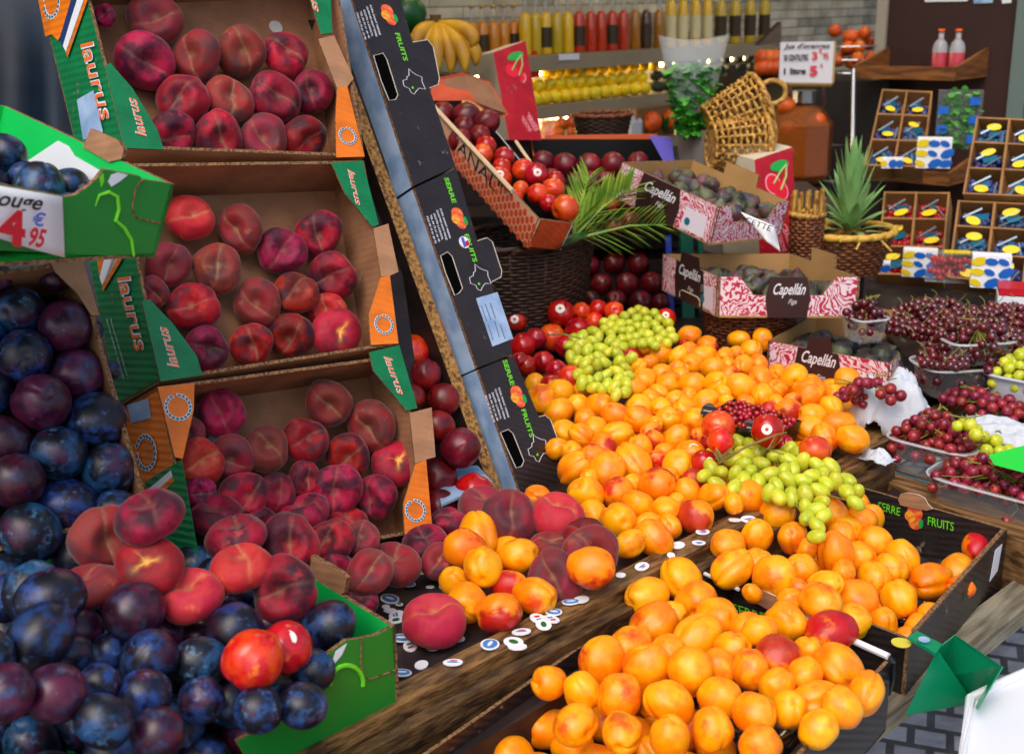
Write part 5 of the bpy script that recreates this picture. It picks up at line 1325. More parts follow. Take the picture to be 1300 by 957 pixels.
# ================================================================== tall red cherry boxes standing on end
CREAMB = mat('cream_box_board', lin(206,196,170), .6, nz=.08); REDB = cardboard('cherry_red_board', lin(186,14,34), rough=.4, amp=.15)
def cherry_box(label, q, back, em, ang, tx1, dull=None):
    """q: four corners of the red face (tl,tr,br,bl); back: vector to the other end"""
    t = thing('cherry_box', label, 'box', (q[2]+q[3])/2, 'tall red cherry boxes')
    mb = MB(); r = [p + back for p in q]
    mb.add(q + r, [(3,2,1,0)], 0); mb.add(q + r, [(4,5,6,7),(0,1,5,4),(1,2,6,5),(2,3,7,6),(3,0,4,7)], 1)
    mb.build('body', [REDB, CREAMB], t)
    x = (q[1]-q[0]).normalized(); y = (q[0]-q[3]); y = (y - x*y.dot(x)).normalized(); n = x.cross(y)
    if n.dot(CAM-q[0]) < 0: n = -n
    wd = (q[1]-q[0]).length; ht = (q[0]-q[3]).length
    P = lambda u, v: q[0]*(1-u)*(1-v) + q[1]*u*(1-v) + q[2]*u*v + q[3]*(1-u)*v
    mpk = mat('pink_outline_ink', lin(240,150,160), .5); mre = mat('cherry_print_red', lin(226,20,50), .5); mg = mat('leaf_green_ink', lin(90,170,50), .5)
    c1, c2 = P(.44, em), P(.62, em+.07); r = wd*.16
    for c in (c1, c2):
        mb = MB(); mb.disc(c, n, r*1.18, .0008, 22); mb.build('cherry_outline', mpk, t)
        mb = MB(); mb.disc(c + n*.0006, n, r, .0012, 22); mb.build('cherry_print', mre, t)
    top = P(.80, em-.13)
    mb = MB(); mb.tube([c1 + n*.002, P(.62,em-.08) + n*.002, top + n*.002], wd*.018, 5); mb.tube([c2 + n*.002, P(.78,em-.03) + n*.002, top + n*.002], wd*.018, 5); mb.build('stalk_print', mat('pale_green_ink', lin(170,190,110), .5), t)
    mb = MB(); cc = P(.62, em-.14); mb.plate([cc + n*.002 + (x*math.cos(k*math.pi/6)*.24 + y*math.sin(k*math.pi/6)*.09)*wd for k in range(12)], -n*.001, (0,0,0)); mb.build('leaf_print', mg, t)
    lettering('LES CERISES', P(.70, tx1), -y, x, wd*.13, mpk, t, bold=.02, width=ht*.34, off=.001)
    lettering('DE NOS REGIONS', P(.50, tx1), -y, x, wd*.10, mpk, t, bold=.02, width=ht*.34, off=.001)
    return t
q = [W(626,67,3.25), W(667,52,3.32), W(688,178,3.25), W(646,178,3.18)]
cherry_box('red and cream cherry box leaning on end by the bananas', q, W(603,72,3.42)-q[0], .26, 0, .76)
q = [W(958,203,2.92), W(1006,187,3.0), W(1013,338,2.95), W(966,350,2.87)]
cherry_box('red and cream cherry box upright between fig boxes and pineapple', q, W(912,190,3.1)-q[0], .26, 0, .68)
# second divider board with raw edge
e0, e1 = W(925,345,3.05), W(902,165,3.08)
t = thing('divider_board', 'pale grey board with raw edge standing behind the top fig box', 'board', e0)
mb = MB(); sd_ = (W(858,168,3.25)-W(902,165,3.08)); mb.plate([e0, e1, e1+sd_, e0+sd_], Vector((.024,.004,0)), (0,0,1)); mb.build('panel', [mat('grey_board_face', lin(140,134,124), .6), OSB], t)
# green post and blue carton edge
t = thing('green_post', 'dark green upright post beside the fig boxes', 'post', W(873,440,3.0)); mb = MB(); mb.tube([W(874,445,3.0), W(870,280,3.02)], .022, 4); mb.tube([W(892,445,3.02), W(888,280,3.04)], .008, 6); mb.build('post', mat('green_paint', lin(12,110,84), .45), t)
mb = MB(); mb.plate([W(851,440,2.95), W(858,438,2.95), W(852,300,3.0), W(845,302,3.0)], Vector((0,.02,0)), (0,0,0)); tag(mb.build('blue_slat', mat('blue_plastic', lin(30,60,170), .4)), 'thin bright blue slat standing beside the green post', 'slat')

# ================================================================== fig boxes
def capmat():
    m = bpy.data.materials.new('crimson_floral_print'); m.use_nodes = True; t = m.node_tree; p = t.nodes['Principled BSDF']; L = t.links.new
    tc = t.nodes.new('ShaderNodeTexCoord'); n = t.nodes.new('ShaderNodeTexNoise'); n.inputs['Scale'].default_value = 14; n.inputs['Detail'].default_value = 2; L(tc.outputs['Object'], n.inputs['Vector'])
    ad = t.nodes.new('ShaderNodeVectorMath'); ad.operation = 'MULTIPLY_ADD'; ad.inputs[1].default_value = (.12,)*3; L(n.outputs['Color'], ad.inputs[0]); L(tc.outputs['Object'], ad.inputs[2])
    wv = t.nodes.new('ShaderNodeTexWave'); wv.wave_type = 'RINGS'; wv.rings_direction = 'SPHERICAL'; wv.inputs['Scale'].default_value = 34; wv.inputs['Distortion'].default_value = 9; wv.inputs['Detail'].default_value = 2; wv.inputs['Detail Scale'].default_value = 2.2; L(ad.outputs[0], wv.inputs['Vector'])
    r = t.nodes.new('ShaderNodeMapRange'); r.inputs[1].default_value = .5; r.inputs[2].default_value = .62; L(wv.outputs['Fac'], r.inputs[0])
    mx = t.nodes.new('ShaderNodeMix'); mx.data_type = 'RGBA'; mx.inputs['A'].default_value = C(232,214,222); mx.inputs['B'].default_value = C(186,30,70); L(r.outputs[0], mx.inputs['Factor']); L(mx.outputs['Result'], p.inputs['Base Color']); p.inputs['Roughness'].default_value = .5
    return m
CAP = capmat(); CAPB = mat('chocolate_label', lin(54,32,32), .45); TAN = mat('tan_board_inside', lin(184,142,88), .7, nz=.15, nscale=10)
def fig_shape(k):
    def fn(th, ph):
        r = math.sin(th)*(1.0 - .35*max(0, math.cos(th))); z = math.cos(th)*1.0 + .35*math.exp(-(th/.45)**2)
        q = 1 + .05*math.sin(ph*7+k)*math.sin(th)
        return (r*math.cos(ph)*q, r*math.sin(ph)*q, z), 0
    me = sphere_shape('fig', fn, 22, 16, 'crease'); me.materials.append(M_FIG); return me
FIGM = [fig_shape(k) for k in range(2)]
def fig_box(label, L_, N_, R_, h, lab1, lab2, where, seed, r=.022, tab=True, tilt=None, cnt=(6,4), fill=.6):
    Bk = L_ + R_ - N_; nrm = (R_-N_).cross(L_-N_).normalized(); nrm = nrm if nrm.z > 0 else -nrm; dn = -nrm*h
    cen = (L_+N_+R_+Bk)/4; t = thing('fig_box', label, 'box', cen + dn, 'white and crimson printed fig boxes')
    walls = []
    def W_(a, b, ins, low):
        # low wall with raised corners
        u = b-a
        P = lambda s, f: a + u*s + dn*f
        prof = [P(0,0), P(.16,0), P(.26,low), P(.74,low), P(.84,0), P(1,0), P(1,1), P(0,1)]
        if low > 0:
            pass
        mb = MB(); mb.plate(prof, ins.normalized()*.005, (0,1,2)); return mb.build('side_wall', [CAP, TAN, EDGE], t)
    w1 = W_(L_, N_, R_-N_, .0); w2 = W_(N_ + (L_-N_)*.008, R_, L_-N_, .45); w3 = W_(R_, Bk, N_-R_, .0); w4 = W_(Bk, L_, N_-L_, .0)
    # kraft tabs on the rim of the inner walls
    a, b = Bk.lerp(R_, .35), Bk.lerp(R_, .68); mb = MB(); mb.plate([a, b, b - dn*.35, a - dn*.35], (N_-R_).normalized()*.005, (0,0,1)); mb.build('fold_tab', [TAN, EDGE], t)
    mb = MB(); mb.plate([p+dn for p in (L_, N_, R_, Bk)], -dn.normalized()*.004, (0,0,0)); mb.build('bottom_panel', TAN, t)
    up = -dn.normalized()
    def label(a, b, u0, u1, raise_):
        x = (b-a).normalized(); n = x.cross(up); 
        P = lambda u, v: a + (b-a)*u + dn*v + n*.0006
        pts = [P(u0+.02,1), P(u0,.5), P(u0+.03,0)] + ([P(u0+.10,0), P(u0+.12,-raise_), P(u1-.10,-raise_), P(u1-.08,0)] if raise_ else []) + [P(u1-.03,0), P(u1,.5), P(u1-.02,1)]
        mb = MB(); mb.plate(pts, n*.0008, (0,0,0)); o = mb.build('brand_panel', CAPB, t)
        c = P((u0+u1)/2, .30 if raise_ == 0 else .2); L = (b-a).length*(u1-u0)
        lettering('Capellán', c + n*.001, x, up, h*.27, WHITE, o, bold=.015, shear=.45, width=L*.72, off=.0006)
        lettering('Figs', P((u0+u1)/2+.03, .60) + n*.001, x, up, h*.12, WHITE, o, shear=.45, width=L*.2, off=.0006)
        if raise_:
            mb = MB(); mb.tube([P(u0+(u1-u0)*s_, f) + n*.001 for s_, f in ((.2,.92),(.2,.78),(.3,.72),(.8,.72),(.88,.78),(.88,.92))], h*.018, 5); mb.build('handle_slot', mat('tan_outline', lin(190,170,140), .6), o)
    label(L_, N_, *lab1)
    if lab2: label(N_, R_, *lab2)
    # small white information patch
    x = (N_-L_).normalized(); n = x.cross(up); P = lambda u, v: L_ + (N_-L_)*u + dn*v + n*.0008
    mb = MB(); mb.plate([P(.72,.35), P(.93,.35), P(.93,.9), P(.70,.9)], n*.0006, (0,0,0)); o = mb.build('information_patch', mat('pale_lilac_paper', lin(222,214,228), .5), t)
    mb = MB(); mb.disc(P(.76,.68)+n*.001, n, h*.10, .0006, 14); mb.build('round_mark', TEAL, o)
    rnd = random.Random(seed); sp = []; nu, nv = cnt
    for i in range(nu):
        for j in range(nv):
            u, v = (i+.5+rnd.uniform(-.2,.2))/nu, (j+.5+rnd.uniform(-.2,.2))/nv
            p = L_ + (N_-L_)*(.05+.9*u) + (Bk-L_)*(.06+.88*v) + dn*(fill + rnd.uniform(-.12,.12)); sp.append((p, i, j))
    for p, i, j in sp:
        d = Vector((rnd.uniform(-1,1), rnd.uniform(-1,1), rnd.uniform(-.2,.9))); rr = r*rnd.uniform(.85,1.1)
        o = bpy.data.objects.new('fig', FIGM[rnd.randrange(2)]); mw = d.to_track_quat('Z','Y').to_matrix().to_4x4() @ Matrix.Diagonal((rr,rr,rr,1)); mw.translation = p; o.matrix_world = mw; COL.objects.link(o)
        tag(o, f'dusky fig, {nrow(i)} along and {nrow(j)} across, {where}', 'fig', 'figs in the ' + where)
    return t
fig_box('topmost white and crimson fig box, tilted down towards the pineapple', W(789,206,2.72), W(913,263,2.48), W(1003,256,2.66), .085, (.22,.66,.0), None, 'topmost fig box', 1, cnt=(7,4), fill=.42)
fig_box('middle white and crimson fig box resting on the reddish wicker basket', onz(841,322,1.07), onz(912,352,1.07), onz(1092,352,1.07), .085, (.25,.78,.28), (.34,.66,.0), 'middle fig box', 2, cnt=(5,6), fill=.5)
fig_box('lowest white and crimson fig box behind the apricot heap', onz(975,433,.945), onz(1132,462,.945), onz(1182,420,.945), .09, (.23,.62,.30), None, 'lowest fig box', 3, cnt=(6,5), fill=.5, r=.024)
# crumpled paper note hanging at the top fig box
mb = MB(); g = [(940,270),(962,276),(985,290),(975,305),(990,318),(985,322),(955,306),(948,292)]
pts = [(940,269),(985,288)]; vs = []
for j in range(6):
    for i in range(6):
        u, v = i/5, j/5; x = (940*(1-u)+983*u)*(1-v) + (972*(1-u)+991*u)*v; y = (269*(1-u)+287*u)*(1-v) + (306*(1-u)+320*u)*v
        vs.append(W(x, y, 2.5 + .012*math.sin(5*u+4*v)))
mb.add(vs, [(j*6+i, j*6+i+1, j*6+i+7, j*6+i+6) for j in range(5) for i in range(5)]); nt_ = mb.build('paper_note', PAPER, None, smooth=True); md = nt_.modifiers.new('s','SOLIDIFY'); md.thickness = .0008
tag(nt_, 'crumpled white paper note hanging from the top fig box', 'note')
a_, b_ = W(946,279,2.475), W(979,291,2.475); lettering('CETTE', (a_+b_)/2, b_-a_, (CAM-a_).cross(b_-a_), .012, INK, nt_, 'writing', width=(b_-a_).length, bold=.01, off=.001)

# ================================================================== plants, mint and bananas
def blade(mb, a, d, L, w, droop, seg=7, mi=0, up=Z):
    a = Vector(a); d = Vector(d).normalized(); s = d.cross(up).normalized() if d.cross(up).length > .01 else Vector((1,0,0)); rows = []
    for i in range(seg+1):
        f = i/seg; c = a + d*L*f - Z*droop*f*f; ww = w*math.sin(math.pi*min(1, f*.9+.12))**.7 if f < 1 else 0
        n = s.cross(d); rows += [c - s*ww, c - n*ww*.25, c + s*ww]
    fs = []
    for i in range(seg):
        for k in range(2): fs.append((i*3+k, i*3+k+1, i*3+k+4, i*3+k+3))
    mb.add(rows, fs, mi)
PALM = mat('palm_green', lin(92,138,40), .45, nz=.5, nscale=20, col2=lin(150,170,60)); PALMD = mat('broad_leaf_green', lin(28,92,36), .35, nz=.3, nscale=10)
t = thing('palm_frond', 'feathery green palm frond spreading over the dark nectarines', 'palm frond', W(722,305,2.62)); rnd = random.Random(8)
for (x0, y0, x1, y1, L, n) in ((735,302,862,285,.10,26),(730,300,800,240,.11,20),(728,298,748,224,.10,12)):
    a_, b_ = W(x0, y0, 2.6), W(x1, y1, 2.62); mb = MB(); mb.tube([a_, (a_+b_)/2 + Z*.012, b_], [.004,.003,.0015], 5); u = (b_-a_).normalized()
    for k in range(n):
        f = (k+.5)/n; p = a_.lerp(b_, f) + Z*.012*math.sin(f*math.pi)
        for sg in (-1, 1):
            v = u.cross((CAM-p).normalized()).normalized()*sg; blade(mb, p, u*.85 + v*.6 + Vector((0,rnd.uniform(-.25,.1),rnd.uniform(.1,.4))), L*(1-.4*f)*rnd.uniform(.8,1.1), .0045, .012)
    mb.build('leaflet_frond', PALM, t)
mb = MB(); blade(mb, W(700,318,2.55), W(752,284,2.6)-W(700,318,2.55), .11, .026, .01, 10); blade(mb, W(692,322,2.55), W(725,300,2.56)-W(692,322,2.55), .085, .022, .01, 10); mb.build('broad_leaf', PALMD, t)

t = thing('pineapple', 'pineapple with tall spiky green crown standing in the raffia basket', 'pineapple', W(1078,315,2.95)); cpos = W(1078,300,2.95); rnd = random.Random(4)
PIN = mat('pineapple_leaf', lin(116,166,96), .45, nz=.5, nscale=12, col2=lin(156,196,124)); PINB = mat('pineapple_rind', lin(150,104,40), .6, nz=.6, nscale=70, col2=lin(90,80,30), bump=1, bscale=90)
mb = MB(); mb.lathe([(.02,-.11),(.05,-.09),(.062,-.04),(.055,.0),(.03,.02)], cpos, 24); mb.build('fruit_body', PINB, t, smooth=True)
mb = MB()
for k in range(54):
    th = k*2.4; lv = k/54; tl = .08+1.05*(1-lv)**1.5
    d = Vector((math.cos(th)*math.sin(tl), math.sin(th)*math.sin(tl), math.cos(tl))); blade(mb, cpos + Z*(.0+.05*lv), d, (.12+.10*lv)*rnd.uniform(.85,1.1), .0105, .05*math.sin(tl), 8)
mb.build('leafy_crown', PIN, t)

CLEAR = bpy.data.materials.new('clear_plastic'); CLEAR.use_nodes = True
_t = CLEAR.node_tree; _p = _t.nodes['Principled BSDF']; _p.inputs['Base Color'].default_value = (.85,.9,.92,1); _p.inputs['Roughness'].default_value = .06; _p.inputs['Specular IOR Level'].default_value = 1
_lw = _t.nodes.new('ShaderNodeLayerWeight'); _lw.inputs[0].default_value = .25; _mr = _t.nodes.new('ShaderNodeMapRange'); _mr.inputs[3].default_value = .06; _mr.inputs[4].default_value = .38
_t.links.new(_lw.outputs['Facing'], _mr.inputs[0]); _t.links.new(_mr.outputs[0], _p.inputs['Alpha'])
MINT = mat('mint_leaf', lin(40,128,34), .45, nz=.6, nscale=30, col2=lin(96,180,60))
t = thing('mint_sleeve', 'clear plastic sleeve packed with fresh green mint', 'mint', W(878,165,3.15)); a_ = W(878,168,3.15); hgt = (W(878,52,3.15)-a_).length
mb = MB(); n_ = 18
def slv(f, k):
    wv = .035 + .060*f; th = 2*math.pi*k/n_; return a_ + Z*hgt*f*(1 + .03*math.cos(th*2)) + Vector((math.cos(th)*wv, math.sin(th)*wv*.4 + .004*math.sin(f*9+k), 0))
for j in range(8):
    for k in range(n_): mb.v.append(tuple(slv(j/7, k)))
for j in range(7):
    for k in range(n_): mb.f.append((j*n_+k, j*n_+(k+1)%n_, (j+1)*n_+(k+1)%n_, (j+1)*n_+k)); mb.m.append(0)
mb.build('plastic_sleeve', mat('sleeve_plastic', lin(215,222,222), .08, spec=1, alpha=.26), t, smooth=True)
mb = MB()
for k in range(1100):
    f = rnd.uniform(.0,.66); wv = (.035+.06*f)*.92; th = rnd.uniform(0,6.28); q_ = math.sqrt(rnd.random()); p = a_ + Z*hgt*f + Vector((math.cos(th)*wv*q_, math.sin(th)*wv*.4*q_, 0))
    blade(mb, p, Vector((rnd.uniform(-1,1), rnd.uniform(-1,1), rnd.uniform(-.6,1))), rnd.uniform(.020,.036), rnd.uniform(.009,.014), .004, 4)
mb.build('leaves', MINT, t)
BAN = mat('banana_skin', lin(214,164,34), .5, nz=.35, nscale=9, col2=lin(170,120,30)); BTIP = mat('banana_stem', lin(92,70,34), .7)
t = thing('banana_bunch', 'bunch of ripe yellow bananas standing behind the honeycomb crate', 'bananas', W(565,95,3.15)); top = W(553,28,3.2)
for k, (x, y, bx_) in enumerate(((527,66,-.03),(540,88,-.02),(556,92,.0),(572,94,.03),(590,92,.05),(604,84,.07),(598,60,.08))):
    e = W(x, y, 3.15+.02*(k%2)); m_ = (top+e)/2 + Vector((bx_, -.03, .012)); pts = []; rs = []
    for i in range(11):
        f = i/10; pts.append(top*(1-f)**2 + m_*2*f*(1-f) + e*f*f); rs.append([.006,.009,.015,.019,.021,.021,.021,.020,.017,.011,.005][i])
    mb = MB(); mb.tube(pts, rs, 7); mb.build('banana', BAN, t, smooth=True)
mb = MB(); mb.tube([top + Vector((.0,0,.018)), top - Vector((0,0,.012))], [.016,.013], 8); mb.build('crown_stem', BTIP, t)
t = thing('watermelon', 'round dark green melon showing beside the black box top', 'melon', W(519,20,3.35)); mb = MB(); mb.lathe([(.005,-.055),(.03,-.046),(.05,-.022),(.056,0),(.05,.022),(.03,.046),(.005,.055)], W(517,18,3.35), 20); mb.build('rind', PALMD, t, smooth=True)
# hidden shelf that lifts the goods at the back of the stand
t = thing('back_counter', 'dark wooden counter raising the goods at the back of the stand', 'counter', W(780,300,3.3))
cc = W(760,235,3.3); mb = MB(); ww = (W(1040,235,3.3)-W(560,235,3.3)).length/2; mb.hexa([Vector((x, y, z)) for z in (.86, .98) for x, y in ((-.25,3.0),(.92,3.0),(.95,3.6),(-.3,3.6))]); mb.build('counter_body', DARKW, t)
mb = MB(); mb.hexa([Vector((x, y, z)) for z in (.985, 1.08) for x, y in ((-.28,3.12),(.9,3.12),(.92,3.65),(-.3,3.65))]); mb.build('counter_step', DARKW, t)
# ================================================================== punnets, cherries and bags at the right
CLEAR2 = CLEAR
def punnet(label, c, ax, hx, hy, h, group='clear plastic punnets', name='punnet', m=None, taper=.86, cat='punnet'):
    """c: centre of the rim"""
    ax = ax.normalized(); ay = Z.cross(ax)
    t = thing(name, label, cat, c - Z*h, group); N = 40
    def ring(sx, sy, z, rib=0):
        out = []
        for k in range(N):
            th = 2*math.pi*k/N; cx, sy_ = math.cos(th), math.sin(th)
            e = .45; x = math.copysign(abs(cx)**e, cx); y = math.copysign(abs(sy_)**e, sy_)
            rr = 1 + (rib if k % 2 else 0)
            out.append(c + ax*x*sx*rr + ay*y*sy*rr + Z*z)
        return out
    mb = MB(); rings = [ring(hx*taper*.3, hy*taper*.3, -h+.003), ring(hx*taper*.95, hy*taper*.95, -h), ring(hx*taper, hy*taper, -h+.006, .012), ring(hx*(taper+1)/2, hy*(taper+1)/2, -h*.5, .012), ring(hx*.97, hy*.97, -.006, .010), ring(hx*.98, hy*.98, 0), ring(hx*1.06, hy*1.08, .0), ring(hx*1.06, hy*1.08, -.005)]
    for r_ in rings: mb.v += [tuple(p) for p in r_]
    for j in range(len(rings)-1):
        for k in range(N): mb.f.append((j*N+k, j*N+(k+1)%N, (j+1)*N+(k+1)%N, (j+1)*N+k)); mb.m.append(0)
    mb.build('shell', m or CLEAR2, t, smooth=True)
    mb = MB(); mb.tube(ring(hx*1.06, hy*1.08, -.002), .0022, 6, closed=True); mb.build('rim', m or mat('rim_plastic', (.75,.78,.8), .1, spec=1, alpha=.45), t, smooth=True)
    return t, ay
def heap(t_label, c, ax, ay, hx, hy, me, part, r, rnd, top=.05, layers=4, cat='grapes', name='grape_bunch', group=None, z0=-.05, cap=99, mk=M_STALK):
    t = thing(name, t_label, cat, c, group); n = 0; cand = []
    for _ in range(2500):
        u, v = rnd.uniform(-1,1), rnd.uniform(-1,1); q = max(abs(u), abs(v)); zz = top*(1-q**2.2)
        p = c + ax*u*hx + ay*v*hy + Z*(zz + z0*rnd.random()**3)
        if all((p-o).length > r*1.55 for o in cand): cand.append(p)
        if len(cand) >= cap: break
    for p in cand:
        rr = r*rnd.uniform(.88,1.1); d = Vector((rnd.uniform(-1,1), rnd.uniform(-1,1), rnd.uniform(-1,.5)))
        o = bpy.data.objects.new(part, me); mw = d.to_track_quat('Z','Y').to_matrix().to_4x4() @ Matrix.Diagonal((rr,rr,rr,1)); mw.translation = p; o.matrix_world = mw; COL.objects.link(o); o.parent = t; o.matrix_parent_inverse = t.matrix_world.inverted()
    mb = MB()
    for k in range(0, len(cand)-1, 2): mb.tube([cand[k], (cand[k]+cand[k+1])/2 + Z*.004, c + Z*(top*.5)], [.0008,.001,.0016], 4)
    for k in range(5): 
        p = c + ax*rnd.uniform(-.6,.6)*hx + ay*rnd.uniform(-.7,.5)*hy + Z*(top+.006); mb.tube([p, p + Vector((rnd.uniform(-.03,.03), rnd.uniform(-.01,.02), .004))], .0013, 5)
    mb.build('stem', mk, t)
    return t
rnd = random.Random(33); dB = -B
c = onz(1190,556,.897); t, ay = punnet('clear ribbed punnet holding the dark red grapes, standing on an empty bluish one', c, dB, .072, .048, .060)
heap('bunch of dark red grapes heaped in the punnet beside the wooden corner', c, dB, ay, .064, .044, G_RED, 'grape', .0098, rnd, .040, z0=-.05, group='bunches of red grapes')
c2 = c - Z*.063; t, _ = punnet('empty bluish punnet underneath the first grape punnet', c2, dB, .060, .040, .05, m=mat('blue_tint_plastic', lin(70,120,140), .1, spec=1, alpha=.55))
c = onz(1270,608,.875); t, ay = punnet('low clear punnet of speckled red grapes over the cross beam end', c, dB, .10, .06, .062)
heap('bunch of speckled red grapes in the low punnet over the cross beam', c, dB, ay, .09, .054, G_RED, 'grape', .0098, rnd, .024, z0=-.055, group='bunches of red grapes', cap=99)
c = onz(1248,513,.90); heap('loose spread of red grapes on white paper behind the punnets', c, dB, Z.cross(dB), .075, .028, G_RED, 'grape', .0102, rnd, .02, z0=-.01, group='bunches of red grapes', cap=90)
c = onz(1248,575,.885); heap('few green grapes on white paper beside the dark red ones', c, dB, Z.cross(dB), .038, .03, G_RND, 'grape', .0115, rnd, .03, z0=-.02, group='bunches of green grapes', cap=22)
c = onz(1224,524,.95); heap('three or so green grapes topping the dark red bunch', onz(1228,545,.94), dB, Z.cross(dB), .02, .012, G_RND, 'grape', .011, rnd, .012, z0=-.01, group='bunches of green grapes', cap=5)
c = onz(1318,474,.95); heap('heap of green grapes in a grey punnet by the cherries', c, dB, Z.cross(dB), .07, .05, G_RND, 'grape', .0115, rnd, .04, z0=-.02, group='bunches of green grapes', cap=70)
t, ay = punnet('pale grey open punnet under the green grapes near the cherries', c + Z*.0, dB, .08, .06, .07, m=mat('grey_punnet_plastic', lin(186,192,200), .35))
# paper bags and sheets
PBAG = mat('crumpled_white_paper', lin(196,202,210), .55, bump=.5, bscale=30)
def crumple(label, name, cat, cx, cy, hx, hy, hz, z, seed, m=PBAG, ax=dB, par=None, lobe=1.0, spike=.35, nx=46, ny=34):
    c = onz(cx, cy, z); ay = Z.cross(ax); mb = MB()
    for j in range(ny+1):
        for i in range(nx+1):
            u, v = -1+2*i/nx, -1+2*j/ny; q = min(1, math.hypot(u, v*.95)); n1 = noise.noise(Vector((u*2.2+seed, v*2.2, 0))); n2 = abs(noise.noise(Vector((u*5+seed, v*5, 4)))); n3 = abs(noise.noise(Vector((u*11+seed, v*11, 9))))
            zz = hz*(max(0, 1-q**2.4)*(1+.5*n1)) + hz*spike*(.5-n2) + hz*.16*(.5-n3)
            s_ = 1 + .10*n1
            mb.v.append(tuple(c + ax*u*hx*s_ + ay*v*hy*s_ + Z*max(.001, zz if q < .97 else zz*.2)))
    for j in range(ny):
        for i in range(nx):
            a = j*(nx+1)+i; mb.f.append((a, a+1, a+nx+2, a+nx+1)); mb.m.append(0)
    o = mb.build(name, m, par, smooth=True); md = o.modifiers.new('s','SOLIDIFY'); md.thickness = .0007; md.offset = 0
    return tag(o, label, cat) if label else o
crumple('crumpled white paper bag of grapes lying on the corner of the rail', 'paper_bag', 'bag', 1130, 540, .078, .062, .085, .875, 2, spike=.2)
crumple('crumpled white paper sheet under the loose red grapes', 'paper_sheet', 'paper', 1275, 552, .085, .05, .02, .885, 7)
crumple('small torn scrap of white paper on the rail corner', 'paper_scrap', 'paper', 1113, 583, .026, .018, .014, .876, 5)
rnd = random.Random(12)
c = onz(1100,500,.93); heap('few dark red grapes spilling from the white paper bag', onz(1112,498,.955), dB, Z.cross(dB), .045, .018, G_RED, 'grape', .0105, rnd, .022, z0=-.015, group='bunches of red grapes', cap=12)
heap('dark red grapes poking out of the bag beside the apricots', onz(1086,505,.925), dB, Z.cross(dB), .03, .016, G_RED, 'grape', .009, rnd, .02, z0=-.01, group='bunches of red grapes', cap=14)
GSH = mat('bright_green_card', lin(40,220,70), .4)
mb = MB(); mb.plate([onz(x, y, .925) for x, y in ((1255,578),(1300,566),(1330,590),(1300,600),(1262,590))], Z*.001, (0,0,0)); tag(mb.build('green_card', GSH), 'bright green card lying on the white paper by the grapes', 'card')
mb = MB(); q4 = [W(1250,488,2.3), W(1312,470,2.32), W(1318,492,2.28), W(1262,502,2.26)]; mb.plate(q4, Z*.0012, (0,0,0)); tg = mb.build('price_ticket', mat('ticket_red', lin(226,60,40), .4)); tag(tg, 'small red and white ticket stuck beside the green grapes', 'ticket')
f_ = lambda u, v: (q4[0]*(1-u)+q4[1]*u)*(1-v) + (q4[3]*(1-u)+q4[2]*u)*v + (CAM-q4[0]).normalized()*.003
for u0, u1, v0, v1 in ((.04,.16,.1,.9),(.42,.62,.3,.8),(.70,.92,.1,.6)):
    mb = MB(); mb.plate([f_(u0,v0), f_(u1,v0), f_(u1,v1), f_(u0,v1)], Z*.0006, (0,0,0)); mb.build('white_print', PAPER, tg)
# cherries
t = thing('cherry_tray', 'wide dark shallow tray under the heap of cherries', 'tray', onz(1240,440,.88))
mb = MB(); pts = [onz(x, y, .925) for x, y in ((1112,408),(1150,385),(1300,385),(1400,430),(1400,520),(1290,470),(1215,478),(1165,470))]
mb.plate(pts, Z*-.05, (0,0,0)); mb.build('body', mat('dark_tray_plastic', lin(26,14,18), .4), t)
CP = [(1100,418),(1120,402),(1150,388),(1180,380),(1210,384),(1228,392),(1250,392),(1275,380),(1300,376),(1320,400),(1320,480),(1290,470),(1272,448),(1210,470),(1172,462),(1176,430),(1140,424)]
rnd = random.Random(19); pts = fill_poly(CP, 5.4, rnd, 1.2, 60000, 296)
for i, (x, y) in enumerate(sorted(pts, key=lambda q: (-q[1]//12, q[0]))):
    h = .955 + .03*max(0, noise.noise(Vector((x*.03, y*.04, 0)))) + rnd.uniform(0,.012); p = onz(x, y, h); r = 6.1/F*depth(p)*rnd.uniform(.9,1.12)
    o = bpy.data.objects.new('cherry', CH); d = Vector((rnd.uniform(-1,1), rnd.uniform(-1,1), rnd.uniform(-1,1))); mw = d.to_track_quat('Z','Y').to_matrix().to_4x4() @ Matrix.Diagonal((r,r,r,1)); mw.translation = p; o.matrix_world = mw; COL.objects.link(o)
    zone = 'at the paper bag end' if x < 1170 else ('above the large punnet' if x < 1235 else 'near the green grapes')
    tag(o, f'dark glossy cherry in the heap {zone}', 'cherry', 'cherries in the heap ' + zone)
    if i % 3 == 0:
        mb = MB(); q1 = p + Z*r*.8; e = Vector((rnd.uniform(-.02,.02), rnd.uniform(-.01,.01), rnd.uniform(.008,.022))); mb.tube([q1, q1+e*.5+Vector((.003,0,.002)), q1+e], .0009, 4); s_ = mb.build('stalk', M_STALK, None); s_.parent = o; s_.matrix_parent_inverse = mw.inverted()
c = onz(1224,458,.95); t, ay = punnet('large clear punnet of cherries resting on the black board', c, Vector((1,.15,0)), .088, .055, .06)
heap('cherries filling the large clear punnet', c, Vector((1,.15,0)).normalized(), Vector((-.15,1,0)).normalized(), .08, .048, CH, 'cherry', .0095, rnd, .03, z0=-.055, group=None, cap=99, name='cherry_filling', cat='cherries')
c = onz(1240,428,1.0); t, ay = punnet('smaller clear punnet of cherries standing on the cherry heap', c, Vector((1,.15,0)), .062, .042, .045)
heap('cherries filling the smaller clear punnet on the heap', c, dB, Z.cross(dB), .06, .05, CH, 'cherry', .0088, rnd, .03, z0=-.05, cap=70, name='cherry_filling', cat='cherries')
pass
